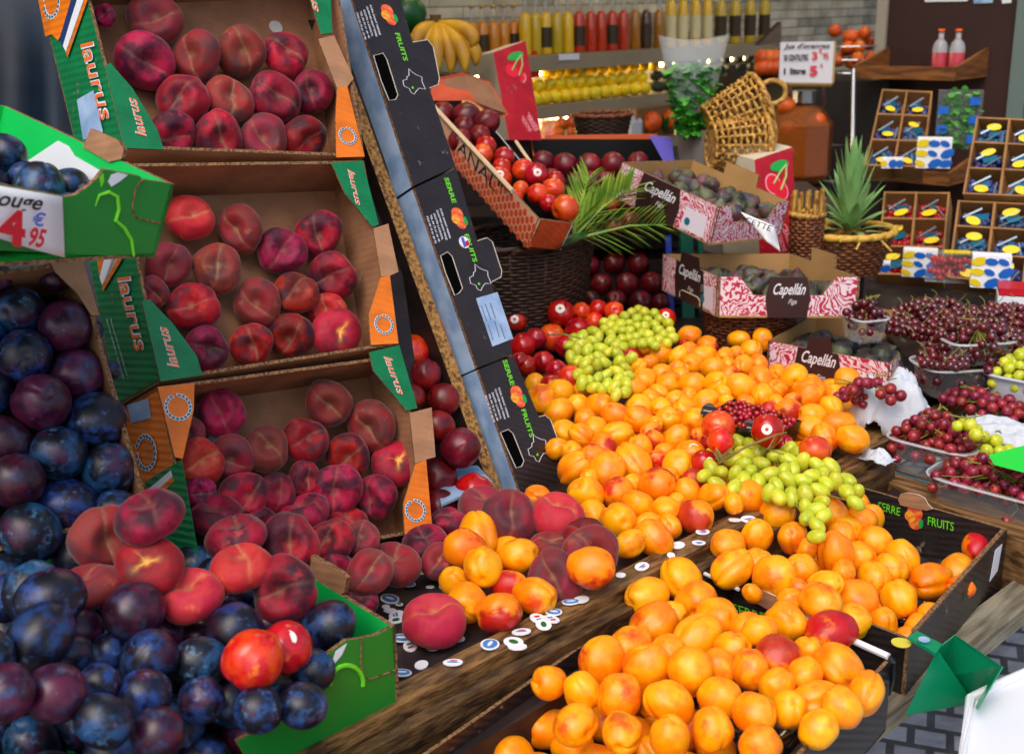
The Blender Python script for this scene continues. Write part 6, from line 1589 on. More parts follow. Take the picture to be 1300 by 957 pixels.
c = onz(1098,400,1.0); t, ay = punnet('clear bagged punnet of dark fruit beside the middle fig box', c, Vector((1,.3,0)), .035, .04, .05)
heap('dark cherries in the bagged punnet by the fig box', c, dB, Z.cross(dB), .03, .03, CH, 'cherry', .009, rnd, .03, z0=-.04, cap=30, name='cherry_filling', cat='cherries')

# green scoop and white tub at the street edge
SCP = mat('green_scoop_plastic', lin(10,136,92), .28, spec=.6)
t = thing('scoop', 'green plastic scoop hanging on the corner of the black tray', 'scoop', onz(1215,840,.83))
hp = [onz(x, y, .86) for x, y in ((1153,808),(1164,800),(1196,817),(1188,829))]; mb = MB(); mb.plate(hp, -Z*.004, (0,0,0)); mb.build('handle', SCP, t)
mb = MB(); mb.disc(onz(1173,812,.862), Z, .007, .001, 14); mb.build('round_sticker', LBLUE, t)
K = [onz(x, y, z) for x, y, z in ((1190,824,.855),(1213,806,.86),(1272,846,.85),(1240,900,.82),(1150,905,.80))]; dp = W(1200,870,1.62)
mb = MB(); low = onz(1192,862,.78)
mb.plate([K[0], K[1], low], Vector((0,.002,0)), (0,0,0)); mb.plate([K[1], K[2], onz(1235,890,.76), low], Vector((0,.002,0)), (0,0,0)); mb.plate([K[0], low, onz(1235,890,.76), K[4]], Z*-.003, (0,0,0)); mb.plate([K[2], K[3], onz(1235,890,.76)], Vector((.002,0,0)), (0,0,0)); mb.build('bowl', SCP, t)
WT = mat('white_tub', lin(228,230,236), .35)
t = thing('white_tub', 'white plastic tub with rounded rim at the street side of the stand', 'tub', onz(1330,900,.75))
pts = [onz(x, y, .80) for x, y in ((1232,888),(1275,867),(1330,842),(1480,900),(1400,1010),(1220,970))]
mb = MB(); mb.plate(pts, -Z*.12, (0,0,0)); mb.build('body', WT, t); mb = MB(); mb.tube([p+Z*.002 for p in pts], .006, 8, closed=True); mb.build('rim', WT, t)
# ================================================================== inside the shop
nB = -B
Pbw = Vector((Pb.x, Pb.y, 0)) 
def onb(px, py, o=0): return onp(px, py, Pb + nB*(o) , nB)
def shelf_board(name, label, x0, x1, py, o, th):
    a, b = onb(x0, py, o), onb(x1, py, o); z = onb(780, py, o).z
    t = thing(name, label, 'shelf', Vector((a.x, a.y, z)), 'taupe wall shelves')
    mb = MB(); q = [Vector((p.x, p.y, zz)) for zz in (z-th, z) for p in (a, b, b+B*(o-.01), a+B*(o-.01))]; mb.hexa(q); mb.build('board', TAUPE, t)
    for f in (.1, .5, .9):
        p = a.lerp(b, f) + B*(o-.02); mb = MB(); mb.box(Vector((p.x, p.y, z-th-.03)), A*.012, B*.012, Z*.028); mb.build('bracket', TAUPE, t)
    return z, a, b, t
z1, a1, b1_, s1 = shelf_board('wall_shelf', 'upper taupe wall shelf lined with juice bottles', 560, 985, 66, .30, .055)
z2, a2, b2_, s2_ = shelf_board('wall_shelf', 'lower taupe wall shelf of lemons and avocados', 560, 1010, 126, .32, .05)
z3, a3, b3_, s3 = shelf_board('wall_shelf', 'bottom taupe shelf behind the wicker and boxes', 560, 1010, 182, .34, .05)
LAMP = mat('lamp_glow', (1,.78,.42,1), emit=22)
for (aa, bb, zz, l) in ((a1, b1_, z1-.06, 'upper'), (a2, b2_, z2-.055, 'lower')):
    p, q = aa.lerp(bb, .02) + B*.12, aa.lerp(bb, .98) + B*.12; mb = MB(); mb.tube([Vector((p.x,p.y,zz-.012)), Vector((q.x,q.y,zz-.012))], .008, 6); tag(mb.build('strip_lamp', LAMP), f'thin warm strip lamp under the {l} taupe shelf', 'lamp')
decal([onb(x, y, .302) for x, y in ((709,69),(735,68),(735,76),(709,77))], nB, WHITE, s1, 'price_label', .002)
GLASS = mat('clear_bottle_glass', (.55,.56,.52), .06, spec=1, alpha=.35)
def bottle(x, liq, label, col, r=.024, h=.235, lbl=None, cap=None, o=.2, z=None, fr=.62, base=None, neckc=None):
    c = base if base is not None else onb(x, 60, o); c = Vector((c.x, c.y, z if z is not None else z1))
    t = thing('juice_bottle', label, 'bottle', c, 'juice bottles on the upper shelf' if base is None else 'drink bottles on the brown shelf')
    hb = h*fr
    mb = MB(); mb.lathe([(r*.92,.0),(r,.006),(r,hb*.85),(r*.8,hb),(r*.42,hb+.012)], c, 16); mb.build('juice', col, t, smooth=True)
    mb = MB(); mb.lathe([(r*.42,hb+.0125),(r*.36,h*.8),(r*.36,h*.95)], c, 14); mb.build('neck', neckc or GLASS, t, smooth=True)
    mb = MB(); mb.lathe([(r*.44,h*.93),(r*.44,h)], c, 14); mb.build('cap', cap or mat('gold_cap', lin(190,160,90), .3, .6), t, smooth=True)
    if lbl: mb = MB(); mb.lathe([(r*1.03,hb*.18),(r*1.03,hb*.7)], c, 16, cap=False); mb.build('paper_label', lbl, t, smooth=True)
J = lambda n, c: mat(n, c, .15, coat=.4, spec=.7)
JY, JR, JA, JG, JO, JB = J('yellow_juice', lin(226,182,30)), J('red_juice', lin(190,52,16)), J('amber_juice', lin(160,104,14)), J('olive_juice', lin(196,168,28)), J('orange_juice', lin(206,130,24)), J('brown_juice', lin(70,44,16))
LB = mat('dark_bottle_label', lin(60,46,26), .5); LW = mat('pale_bottle_label', lin(214,206,160), .5)
rows_b = [(600,JO,'orange'),(613,JO,'orange'),(627,JO,'orange'),(640,JO,'orange'),(653,JO,'orange'),(667,JY,'yellow'),(680,JG,'olive'),(693,JY,'yellow'),(707,JG,'olive'),(721,JY,'yellow'),(735,JR,'red'),(750,JR,'red'),(763,JR,'red'),(777,JR,'red'),(791,JR,'red'),(806,JA,'amber'),(820,JB,'brown'),(836,JA,'amber')]
k_ = 0
for x, m_, w_ in rows_b:
    bottle(x, 0, f'{w_} juice bottle, {nrow(k_)} from the bananas on the upper shelf', m_, lbl=LB if k_ % 3 == 1 else None, h=.235 if x > 660 else .19, o=.2 if x > 660 else .14); k_ += 1
for x in (851,866,882,897): bottle(x, 0, f'yellow juice bottle with pale label, {nrow(k_)} from the bananas', JY, lbl=LW, h=.28, r=.024, fr=.66, neckc=JY, cap=mat('yellow_cap', lin(226,200,40), .4)); k_ += 1
for x in (914,932,951,969): bottle(x, 0, f'pale green juice bottle with dark label, {nrow(k_)} from the bananas', JG, lbl=LB, h=.24, r=.027, fr=.74); k_ += 1
# lemons, avocados
M_LEM = skin('lemon_skin', C(250,216,16), [(C(214,190,30),1.2,.45,.6,.7)], rough=.4, bump=.1, bscale=30, huevar=.01, valvar=.12); M_AVO = skin('avocado_skin', C(34,42,22), [(C(60,66,30),1.4,.5,.66,.8),(C(70,40,34),1.0,.56,.7,.6)], rough=.5, bump=.3, bscale=24, huevar=.02, valvar=.4)
def fshape(nm, el, m, tip): me = round_fruit(nm, el, 0, .02, .2, .03, 2, 0, .2, tip); me.materials.append(m); return me
LEM = fshape('lemon', (.88,.88,1.1), M_LEM, .12); AVO = fshape('avocado', (.8,.8,1.15), M_AVO, .05)
M_ORG = skin('orange_skin', C(214,96,14), [(C(190,70,10),1.0,.45,.6,.7)], rough=.42, bump=.15, bscale=30, huevar=.01, valvar=.15); ORA = fshape('orange', (1,1,.97), M_ORG, 0)
rnd = random.Random(50)
def row_of(me, kind, x0, x1, n, lay, r, o, label, cat, group, zbase):
    for k in range(n):
        x = x0 + (x1-x0)*(k+.5)/n; p = onb(x, 120, o); p = Vector((p.x, p.y, zbase + r*.9 + lay*r*1.55)); d = Vector((rnd.uniform(-1,1), rnd.uniform(-1,1), rnd.uniform(-.3,.3)))
        o_ = bpy.data.objects.new(kind, me); mw = d.to_track_quat('Z','Y').to_matrix().to_4x4() @ Matrix.Diagonal((r,r,r,1)); mw.translation = p; o_.matrix_world = mw; COL.objects.link(o_)
        tag(o_, label % (nrow(k)), cat, group)
row_of(LEM, 'lemon', 660, 824, 13, 0, .030, .27, '%s lemon from the red cherry box, bottom row', 'lemon', 'lemons on the lower wall shelf', z2)
row_of(LEM, 'lemon', 664, 820, 12, 1, .029, .24, '%s lemon from the red cherry box, middle row', 'lemon', 'lemons on the lower wall shelf', z2)
row_of(LEM, 'lemon', 690, 836, 11, 2, .029, .20, '%s lemon from the red cherry box, top row', 'lemon', 'lemons on the lower wall shelf', z2)
row_of(AVO, 'avocado', 828, 1000, 13, 0, .030, .27, '%s avocado from the lemons, bottom row', 'avocado', 'avocados on the lower wall shelf', z2)
row_of(AVO, 'avocado', 826, 1000, 13, 1, .029, .24, '%s avocado from the lemons, second row', 'avocado', 'avocados on the lower wall shelf', z2)
row_of(AVO, 'avocado', 840, 1000, 11, 2, .029, .2, '%s avocado from the lemons, third row', 'avocado', 'avocados on the lower wall shelf', z2)
row_of(AVO, 'avocado', 925, 985, 4, 3, .030, .17, '%s avocado from the mint, topmost row', 'avocado', 'avocados on the lower wall shelf', z2)
mb = MB(); mb.disc(onb(972,90,.31), nB + Z*.4, .045, .01, 22, ry=.036); tag(mb.build('white_dish', PAPER), 'round white dish leaning on the avocados', 'dish')
mb = MB(); p = onb(674,95,.2); mb.box(Vector((p.x,p.y,z2+.15)), A*.03, B*.02, Z*.05); o = mb.build('tomato_pack', mat('tomato_red_pack', lin(200,50,20), .4)); tag(o, 'small red pack standing behind the first lemons', 'pack')
# goods on the bottom shelf
def goods(x, w_, h, m, label, name, cat, o=.27, tilt=0):
    p = onb(x, 170, o); t = thing(name, label, cat, Vector((p.x, p.y, z3))); mb = MB(); ww = w_/F*5
    mb.lathe([(ww*.46,0),(ww*.5,.01),(ww*.5,h*.7),(ww*.36,h)], Vector((p.x,p.y,z3)), 8); mb.build('body', m, t)
    return t, Vector((p.x,p.y,z3)), ww
PINKB = mat('pink_net_bag', lin(220,120,140), .5, nz=.6, nscale=26, col2=lin(240,200,120)); 
for x, w_, h, m, l, nm in ((702,44,.11,PINKB,'pink net bag of small peaches on the bottom shelf','net_bag'),(800,36,.10,mat('pale_blue_tray', lin(170,180,186), .5),'pale blue tray pack beside the dark wicker','tray_pack'),(740,40,.06,mat('cream_pack', lin(200,184,140), .6),'cream coloured pack behind the dark wicker','tray_pack')):
    t, c, ww = goods(x, w_, h, m, l, nm, 'pack')
    if nm == 'net_bag':
        for k in range(9):
            o_ = bpy.data.objects.new('peach', ORA); r = .026; mw = Matrix.Translation(c + nB*.06 + A*(-.055+.02*k*(1 if k < 6 else .6)) + Z*(.03+.035*(k%3))) @ Matrix.Diagonal((r,r,r,1)); o_.matrix_world = mw; COL.objects.link(o_); o_.parent = t; o_.matrix_parent_inverse = t.matrix_world.inverted()
t = thing('mango_carton', 'carton showing two large orange mangoes behind the mint', 'carton', onb(828,175,.3)); c = onb(828,160,.3); c.z = z3
mb = MB(); mb.box(c + Z*.07, A*.13, B*.02, Z*.07); mb.build('back_panel', mat('brown_carton', lin(120,84,50), .7), t)
for k, dx in enumerate((-.055, .075)):
    o_ = bpy.data.objects.new('mango', ORA); mw = Matrix.Translation(c + nB*.045 + A*dx + Z*.065) @ Matrix.Diagonal((.04,.04,.045,1)); o_.matrix_world = mw; COL.objects.link(o_); o_.parent = t; o_.matrix_parent_inverse = t.matrix_world.inverted()
c = W(765,170,3.7); basket('dark wicker tray with spiky rim standing behind the violet box', c, .085, .10, .06, 10, WK_DARK, .8, stakes=14, rimr=.006, rim=WK_RED)
# pineapple-like greens on the bottom shelf
mb = MB()
for x in (662,750,826,845):
    c = onb(x,165,.34); c.z = z3+.02
    for k in range(9): blade(mb, c, Vector((math.cos(k*2.4)*.5, math.sin(k*2.4)*.5, 1)), .09, .009, .01, 4)
o = mb.build('leafy_tops', PALMD); o['kind'] = 'stuff'; o['label'] = 'spiky green leaf tops along the bottom shelf'; o['category'] = 'greens'

# juice dispenser, sign, oranges
AMB = mat('amber_clear_plastic', lin(150,80,24), .15, spec=.9, alpha=.62); STEEL = mat('brushed_steel', lin(170,172,176), .25, .9)
t = thing('juice_dispenser', 'tall amber juice dispenser with steel tap cap under the price sign', 'dispenser', W(1012,235,4.3)); c = W(1010,230,4.3); hh = (W(1010,125,4.3)-W(1010,230,4.3)).length
mb = MB(); mb.lathe([(.10,0),(.125,.03),(.125,hh*.68),(.085,hh*.86),(.06,hh*.9)], c, 8); mb.build('tank', AMB, t)
mb = MB(); mb.lathe([(.09,.01),(.113,.035),(.113,hh*.6),(.09,hh*.62)], c, 8); mb.build('juice', mat('orange_juice_fill', lin(170,74,18), .4, nz=.4, nscale=12), t)
mb = MB(); mb.lathe([(.045,hh*.92),(.045,hh*1.06)], c + A*.03, 16); mb.build('steel_cap', STEEL, t)
mb = MB(); mb.lathe([(.14,-.5),(.14,-.01)], c, 8); mb.build('stand', BLACK, t)
for k in range(9):
    o_ = bpy.data.objects.new('orange_inside', ORA); r = .032; mw = Matrix.Translation(c + Vector((math.cos(k*2)*.06, math.sin(k*2)*.06-.03, .05+.028*k))) @ Matrix.Diagonal((r,r,r,1)); o_.matrix_world = mw; COL.objects.link(o_); o_.parent = t; o_.matrix_parent_inverse = t.matrix_world.inverted()
q = [W(991,54,4.1), W(1059,53,4.1), W(1056,106,4.1), W(989,105,4.1)]
t = thing('price_sign', 'white framed sign with black and red orange juice prices', 'sign', (q[2]+q[3])/2)
mb = MB(); mb.plate(q, Vector((0,.008,0)), (0,0,0)); mb.build('panel', mat('sign_white', lin(196,194,198), .5), t)
mb = MB(); mb.tube([q[3]-Z*.006, q[2]-Z*.006], .007, 6); mb.tube([q[1]+Vector((.004,0,0)), q[2]+Vector((.004,0,0))], .004, 6); mb.build('frame', mat('brass_frame', lin(150,120,60), .4, .3), t)
for x in (1004,1046): mb = MB(); mb.tube([W(x,106,4.11), W(x,135,4.22)], .006, 6); mb.build('support_rod', STEEL, t)
x_ = (q[1]-q[0]).normalized(); y_ = (q[0]-q[3]).normalized(); n_ = x_.cross(y_)
def sg(s, x0, y0, x1, h, m, bold=.02, shear=0): 
    a, b = W(x0,y0,4.095), W(x1,y0,4.095); lettering(s, (a+b)/2, x_, y_, h, m, t, 'writing', bold=bold, width=(b-a).length, off=.001, shear=shear)
sg("Jus d'oranges", 995, 59, 1054, .016, INK, .02, .3); sg('50 CENTILITRE', 995, 74, 1026, .020, INK, .03); sg('3', 1031, 72, 1038, .026, RED, .03); sg('€', 1040, 66, 1044, .016, RED); sg('95', 1045, 72, 1052, .022, RED)
sg('1 litre', 994, 91, 1022, .019, INK, .04); sg('5', 1028, 91, 1038, .032, RED, .04); sg('€', 1041, 84, 1045, .012, RED)
t = thing('wire_basket', 'thin steel wire basket of oranges behind the price sign', 'basket', W(1078,92,4.5)); c = W(1078,92,4.6)
mb = MB(); 
for k in range(3): mb.tube([c + Vector((math.cos(th)*(.09+.02*k), math.sin(th)*(.08+.02*k), .05*k)) for th in [j*math.pi/12 for j in range(24)]], .0025, 5, closed=True)
mb.build('wire', STEEL, t)
for k in range(16):
    p = c + Vector((math.cos(k*2.4)*.075*((k%3)/2.2+.2), math.sin(k*2.4)*.07*((k%3)/2.2+.2), .035+.05*(k//6)+.01*(k%3))); o_ = bpy.data.objects.new('orange', ORA); o_.matrix_world = Matrix.Translation(p) @ Matrix.Diagonal((.025,)*3+(1,)); COL.objects.link(o_); tag(o_, 'orange heaped in the wire basket behind the price sign', 'orange', 'oranges in the wire basket')
t = thing('orange_bin', 'small dark wooden bin of oranges at the end of the bottle shelf', 'bin', W(975,95,4.7)); mb = MB(); mb.plate([W(962,58,4.8), W(992,28,4.85), W(992,55,4.8)], B*.02, (0,0,0)); mb.plate([W(962,92,4.75), W(995,92,4.75), W(995,99,4.75), W(962,99,4.75)], B*.15, (0,0,0)); mb.build('body', DARKW, t)
for k in range(6):
    p = W(968+8*(k%3), 86-12*(k//3), 4.72); o_ = bpy.data.objects.new('orange', ORA); o_.matrix_world = Matrix.Translation(p) @ Matrix.Diagonal((.034,)*3+(1,)); COL.objects.link(o_); tag(o_, 'orange in the small bin at the end of the bottle shelf', 'orange', 'oranges in the small bin')
DKC = mat('dark_infill_tone', lin(34,28,26), .5)  # dark block added to stand in for the dark depth of the shop
t = thing('dark_infill', 'tall dark block added for the dark interior beside the juice dispenser', 'dark infill', W(1078,330,4.6)); z_ = W(1078,100,4.6).z
p, q_ = W(1030,200,4.62), W(1122,200,4.5)
mb = MB(); mb.hexa([Vector((v.x, v.y, z)) for z in (0.02, z_) for v in (p, q_, q_+Vector((.1,.5,0)), p+Vector((-.3,.5,0)))]); mb.build('body', DKC, t)
for k in range(3):
    a_, b_ = W(1034,140+46*k,4.60), W(1090,138+46*k,4.54); mb = MB(); mb.tube([a_, b_], .008, 6); mb.build('handle_rail', STEEL, t)
mb = MB(); mb.tube([W(1084,88,4.3), W(1082,240,4.3)], .008, 8); mb.tube([W(1082,240,4.3), Vector((W(1082,240,4.3).x, W(1082,240,4.3).y, .02))], .008, 8); tag(mb.build('steel_pole', STEEL), 'thin steel pole standing before the added dark block', 'pole')

# ------------------------------------------------ wooden trays on the brown partition
WT2 = mat('warm_brown_wood', lin(140,88,44), .5, nz=.6, nscale=10, col2=lin(88,52,26), bump=.3, stretch=(1,1,6))
def wtray(label, x0, x1, yb, o, lip, sideh):
    P0, P1 = side(x0, yb, o), side(x1, yb, o); z = (P0.z+P1.z)/2; P0.z = P1.z = z
    t = thing('wall_tray', label, 'shelf', (P0+P1)/2, 'wooden trays on the brown wall')
    mb = MB(); mb.hexa([Vector((p.x,p.y,zz)) for zz in (z, z+.012) for p in (P0, P1, P1+A*(o-.003), P0+A*(o-.003))]); mb.build('bottom_board', WT2, t)
    mb = MB(); mb.hexa([Vector((p.x,p.y,zz)) for zz in (z+.0125, z+lip) for p in (P0, P1, P1+A*.014, P0+A*.014)]); mb.build('front_lip', WT2, t)
    for P, sg_ in ((P0, 1), (P1, -1)):
        u = (P1-P0).normalized()*sg_*.014; mb = MB(); mb.plate([P+A*.0145+Z*.013, P+A*.0145+Z*lip, P+A*(o-.003)+Z*sideh, P+A*(o-.003)+Z*.013], u, (0,0,0)); mb.build('side_panel', WT2, t)
    return P0, P1, z
tp0, tp1, tz = wtray('topmost wooden tray with two drink bottles on the brown wall', 1080, 1212, 101, .26, .045, .10)
BOTC = mat('clear_pet_plastic', (.7,.72,.74), .08, spec=1, alpha=.4); PINKL = J('pink_drink', lin(196,70,84)); OC = mat('orange_cap', lin(226,90,20), .4)
for k, f in enumerate((.70, .86)):
    c = tp0.lerp(tp1, f) + A*.12; bottle(0, 0, ('pink drink bottle with orange cap, the one near the steel dish','pink drink bottle with orange cap, the one at the tray end')[k], BOTC, r=.027, h=.155, cap=OC, base=c, z=tz+.0125, fr=.7, neckc=BOTC, lbl=PINKL)
c = tp0.lerp(tp1, .48) + A*.12; c.z = tz+.0125; mb = MB(); mb.lathe([(.05,0),(.065,.02),(.068,.022)], c, 20); tag(mb.build('steel_dish', STEEL, smooth=True), 'shallow steel dish on the topmost wooden tray', 'dish')
mp0, mp1, mz = wtray('middle wooden tray of berry packs on the brown wall', 1104, 1204, 232, .26, .045, .10)
bp0, bp1, bz = wtray('lowest broad wooden tray of berry packs on the brown wall', 1092, 1292, 392, .34, .075, .11)
BLUEB = skin('blueberry_skin', C(28,44,92), [(C(60,90,140),1.5,.45,.62,.8)], rough=.5, huevar=.03, valvar=.4); RASP = mat('raspberry_red', lin(170,16,30), .4, bump=.5)
YEL = mat('yellow_sticker', lin(232,204,24), .4); BLU = mat('bright_blue_print', lin(20,96,190), .4)
TAND = mat('brown_carton_board', lin(158,112,62), .7, nz=.3, nscale=12)
FOIL = mat('shiny_film', lin(150,165,175), .1, .4)
BB = small('berry', (1,1,.95), BLUEB, 10)
def berry_carton(label, q, rows, cols, name='berry_carton', fillm=None, seed=1):
    """q: tl,tr,br,bl of the leaning carton's open face"""
    rnd = random.Random(seed); t = thing(name, label, 'carton', (q[2]+q[3])/2, 'leaning cartons of berry punnets')
    x = (q[1]-q[0]).normalized(); n = (q[1]-q[0]).cross(q[0]-q[3]).normalized(); n = n if n.dot(CAM-q[0]) > 0 else -n
    P = lambda u, v, o=0: (q[0]*(1-u)+q[1]*u)*(1-v) + (q[3]*(1-u)+q[2]*u)*v + n*o
    mb = MB(); mb.plate([P(0,0,-.06), P(1,0,-.06), P(1,1,-.06), P(0,1,-.06)], -n*.005, (0,0,0)); mb.build('back_panel', TAND, t)
    mb = MB()
    for i in range(cols+1):
        u = i/cols; w_ = .035/cols if 0 < i < cols else .03
        mb.plate([P(max(0,u-w_),0), P(min(1,u+w_),0), P(min(1,u+w_),1), P(max(0,u-w_),1)], -n*.055, (0,0,0))
    for j in range(rows+1):
        v = j/rows; w_ = .03/rows if 0 < j < rows else .02
        mb.plate([P(.032,max(0,v-w_),-.001), P(.968,max(0,v-w_),-.001), P(.968,min(1,v+w_),-.001), P(.032,min(1,v+w_),-.001)], -n*.05, (0,0,0))
    mb.build('frame', TAND, t)
    for i in range(cols):
        for j in range(rows):
            u0, u1, v0, v1 = (i+.1)/cols, (i+.9)/cols, (j+.08)/rows, (j+.92)/rows
            mb = MB(); 
            for k in range(46):
                c = P(rnd.uniform(u0+.02,u1-.02), v1 - (v1-v0)*.72*rnd.random(), -.04+.02*rnd.random()); r = .0095
                mb.lathe([(r*.1,-r),(r*.75,-r*.7),(r,0),(r*.75,r*.7),(r*.1,r)], c, 8)
            pn = mb.build('punnet', fillm or BLUEB, t, smooth=True)
            mb = MB(); mb.tube([P(u0+.1*(u1-u0),v0+.6*(v1-v0),-.01), P(u0+.7*(u1-u0),v0+.15*(v1-v0),-.01)], .0035, 5); mb.build('film_fold', FOIL, pn)
            c = P((u0+u1)/2 + rnd.uniform(-.04,.04), v0+(v1-v0)*rnd.choice((.28,.75)), -.008); ww = (q[1]-q[0]).length/cols*.22
            mb = MB(); mb.disc(c, n, ww, .001, 18, ry=ww*.6, xd=x+n.cross(x)*rnd.uniform(-.6,.6)); mb.build('sticker', YEL, pn)
            a0, a1 = rnd.uniform(.1,.5), rnd.uniform(.5,.9); mb = MB(); mb.plate([P(u0+(u1-u0)*p_, v0+(v1-v0)*q_, -.011) for p_, q_ in ((a0,.45),(a1,.35),(a1+.08,.6),(a0+.1,.75))], -n*.001, (0,0,0)); mb.build('foil_patch', mat('teal_foil_print', lin(30,110,140), .2, .5), pn)  # slanted patch of teal foil print on each punnet
            mb = MB(); mb.tube([P(u0+rnd.random()*(u1-u0),v0+.9*(v1-v0),-.012), P(u0+rnd.random()*(u1-u0),v0+.4*(v1-v0),-.012)], .0022, 4); mb.build('film_fold', FOIL, pn)
    return t
def snack(label, c, w_, h, n, x, rows=3, m=None):
    """white card pack printed with yellow and blue blobs"""
    y = n.cross(x).normalized(); y = y if y.z > 0 else -y; t = thing('berry_pack', label, 'pack', c, 'white berry packs with yellow and blue print')
    mb = MB(); mb.box(c + y*h/2 - n*.025, x*w_/2, n*.025, y*h/2); mb.build('body', PAPER, t)
    for j in range(rows):
        for i in range(3):
            p = c + x*(-w_*.34 + i*w_*.34) + y*(h*(j+.5)/rows) + n*.001; mb = MB(); kk = (i*7+j*5) % 4; mb.disc(p + x*w_*(.03*kk-.04), n, w_*(.16+.02*kk), .001+.0004*i, 14 if i == 0 else 7, ry=h/rows*(.30+.05*kk), xd=x+y*(.3*kk-.4)); mb.build('print_blob', YEL if i == 0 else BLU, t)
q = [W(1120,113,3.78), W(1184,116,3.72), W(1172,212,3.52), W(1098,210,3.60)]; berry_carton('blueberry carton leaning in the middle wooden tray', q, 3, 2, seed=1)
q = [W(1240,148,3.1), W(1325,152,3.0), W(1318,250,2.90), W(1222,246,3.0)]; berry_carton('upper blueberry carton of the tall stack by the door frame', q, 3, 2, seed=2)
q = [W(1216,254,3.02), W(1312,258,2.92), W(1300,362,2.80), W(1203,352,2.92)]; berry_carton('lower blueberry carton of the tall stack by the door frame', q, 3, 2, seed=3)
q = [W(1122,243,3.5), W(1206,244,3.4), W(1196,350,3.2), W(1112,348,3.3)]; berry_carton('raspberry carton leaning in the lowest wooden tray', q, 3, 2, fillm=RASP, seed=4)
xx = (W(1200,200,3.4)-W(1160,200,3.4)).normalized(); nn = (CAM - W(1180,200,3.4)).normalized(); nn.z = 0; nn.normalize(); xx = Z.cross(nn)
for x, y, d, w_, h, l in ((1184,214,3.42,.095,.085,'three-row white berry pack in the middle wooden tray'),(1132,214,3.5,.06,.028,'flat white berry pack at the carton foot in the middle tray'),(1166,352,3.1,.085,.07,'white berry pack at the raspberry carton foot'),(1256,366,2.75,.085,.075,'white berry pack before the tall carton stack'),(1114,346,3.15,.06,.025,'flat white berry pack beside the raffia basket')):
    snack(l, W(x,y,d), w_, h, nn, xx, 3 if h > .05 else 1)
t = thing('salad_bag', 'clear bag of green salad leaves hanging above the middle tray', 'bag', W(1214,185,3.5)); c = W(1214,186,3.5); hh = (W(1214,118,3.5)-c).length
mb = MB(); 
for k in range(240): p = c + xx*rnd.uniform(-.05,.05) + Z*rnd.uniform(.0,hh) - nn*rnd.uniform(-.012,.012); blade(mb, p, Vector((rnd.uniform(-1,1), rnd.uniform(-1,0), rnd.uniform(-1,1))), .022, .010, .003, 4)
mb.build('leaves', MINT, t); mb = MB(); mb.box(c + Z*hh/2, xx*.062, nn*.018, Z*hh*.52); mb.build('clear_film', CLEAR, t)
for k in range(5): mb = MB(); mb.box(c + xx*(-.045 if k % 2 else .04) + Z*hh*(.15+.17*k) + nn*.02, xx*.014, nn*.001, Z*.012); mb.build('blue_print', BLU, t)
t = thing('raspberry_pack', 'clear pack of raspberries lying between the white berry packs', 'pack', W(1212,350,2.95)); mb = MB(); c = W(1212,352,2.95)
for k in range(60): p = c + xx*rnd.uniform(-.06,.06) + Z*rnd.uniform(0,.05) + nn*rnd.uniform(0,.03); r = .009; mb.lathe([(r*.2,-r),(r,0),(r*.2,r)], p, 7)
mb.build('raspberries', RASP, t, smooth=True); mb = MB(); mb.box(c + Z*.03 + nn*.015, xx*.07, nn*.03, Z*.035); mb.build('clear_film', CLEAR, t)
mb = MB(); mb.box(c + Z*.068 + nn*.02, xx*.03, nn*.012, Z*.002); mb.build('sticker', YEL, t)
t = thing('white_crate', 'white crate with a red lid at the foot of the carton stack', 'crate', W(1290,375,2.6)); mb = MB(); mb.box(W(1308,384,2.62), xx*.07, nn*.04, Z*.018); mb.build('body', WT, t); mb = MB(); mb.box(W(1308,367,2.62), xx*.066, nn*.04, Z*.007); mb.build('lid', mat('red_lid', lin(190,20,40), .35), t)
# low wall cupboard below the trays
t = thing('cupboard', 'brown wooden cupboard front below the lowest tray', 'cupboard', side(1180,420,.2)); P0, P1 = side(1085,420,.32), side(1300,420,.32)
mb = MB(); mb.hexa([Vector((p.x,p.y,zz)) for zz in (.02, bz-.004) for p in (P0, P1, P1+A*.31, P0+A*.31)]); mb.build('body', WT2, t)
# unseen ceiling lamps added to brighten the shop interior
for k, (a0, b0) in enumerate(((-1.6,-.9),(.6,-.9))):
    p = Vector((Pb.x, Pb.y, 3.04)) + A*a0 + B*b0; mb = MB(); mb.box(p, A*.55, B*.05, Z*.02); tag(mb.build('added_lamp', mat('added_lamp_glow', (1,.76,.46,1), emit=12)), ('long warm unseen lamp added to brighten the bottle shelves','long warm unseen lamp added to brighten the juice dispenser')[k], 'lamp')
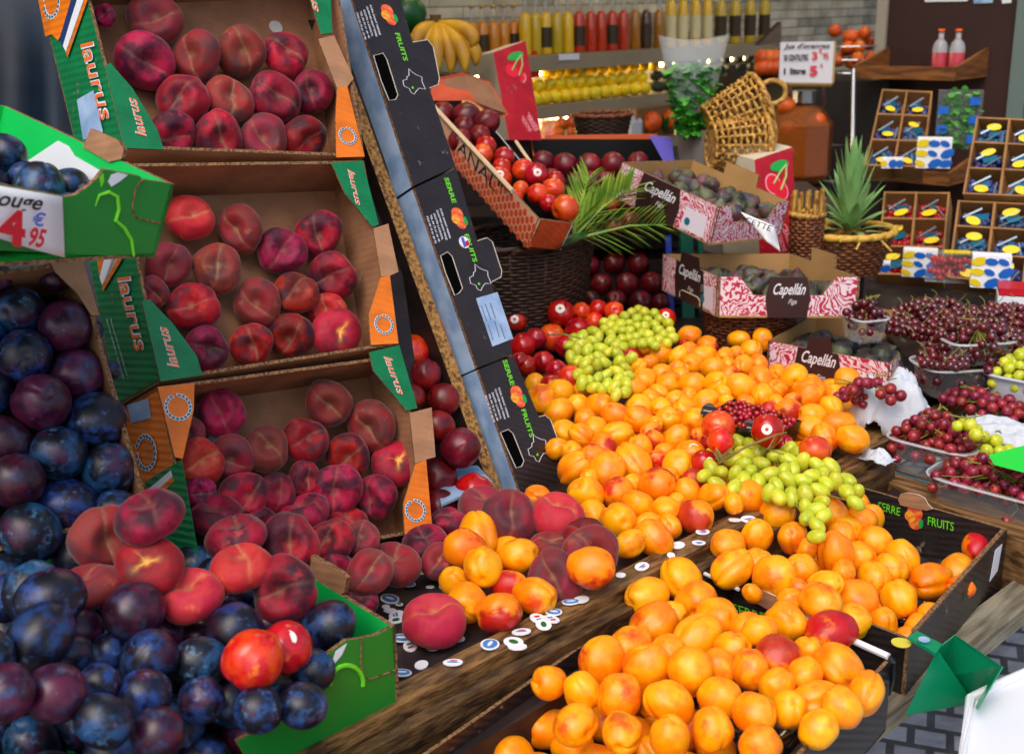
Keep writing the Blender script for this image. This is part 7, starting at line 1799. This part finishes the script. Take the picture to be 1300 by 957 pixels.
# ================================================================== fillers that only show from the side
rnd = random.Random(91)
k_ = 0
for i in range(7):
    for j in range(9):
        p = BLp + (BRp-BLp)*((i+.5+.25*(j % 2))/7.4) + (TLp-BLp)*((j+.5)/9) - nC*.045; x, y = proj(p)
        if x < -45 and all((p - q).length > .05 for q in [o.matrix_world.translation for o in COL.objects if o.name.startswith('plum') and o.type == 'MESH']):
            fruit('plum', ME_PLUM[rnd.randrange(3)][0], p, .030, 'blue-black plum in the far half of the tilted crate', 'plum', 'plums in the far half of the tilted crate', None, rnd); k_ += 1
gb = W(222, 234, 1.22); gr = W(8, 134, 1.50) - gb; gf = W(-190, 238, .98) - gb; gd = W(196, 327, 1.235) - gb
old = [o.matrix_world.translation.copy() for o in COL.objects if o.name.startswith('plum') and o.type == 'MESH']
for i in range(6):
    for j in range(6):
        p = gb + gr*(.10+.16*i) + gf*(.10+.16*j) + gd*.62
        if all((p - q).length > .052 for q in old) and (p - gb).dot(gf.normalized()) > .03:
            fruit('plum', ME_PLUM[rnd.randrange(3)][0], p, .027, 'plum lying in the bottom layer of the green price-tagged box', 'plum', 'plums at the bottom of the price-tagged box', None, rnd)
t = thing('dark_plinth', 'plain dark plinth under the bananas and the leaning cherry box', 'plinth', Vector((-.08, 3.3, 1.08)))
a_, b_ = W(575, 150, 3.28), W(672, 176, 3.28); zz = W(646, 178, 3.18).z - .004
mb = MB(); mb.hexa([Vector((x, y, z)) for z in (1.082, zz) for x, y in ((a_.x, a_.y-.02), (b_.x, a_.y-.02), (b_.x, a_.y+.3), (a_.x, a_.y+.3))]); mb.build('lower_block', DARKW, t)
zb = W(565, 97, 3.2).z; c = W(562, 97, 3.3)
mb = MB(); mb.lathe([(.05, zz-zb), (.05, -.02), (.075, -.01), (.075, 0)], Vector((c.x, c.y+.05, zb)), 16); mb.build('round_top', DARKW, t)
c = W(517, 18, 3.38); mb = MB(); mb.lathe([(.02, 1.082-c.z+.056), (.02, -.02), (.05, 0)], Vector((c.x, c.y, c.z-.058)), 12); mb.build('stem_post', DARKW, t)
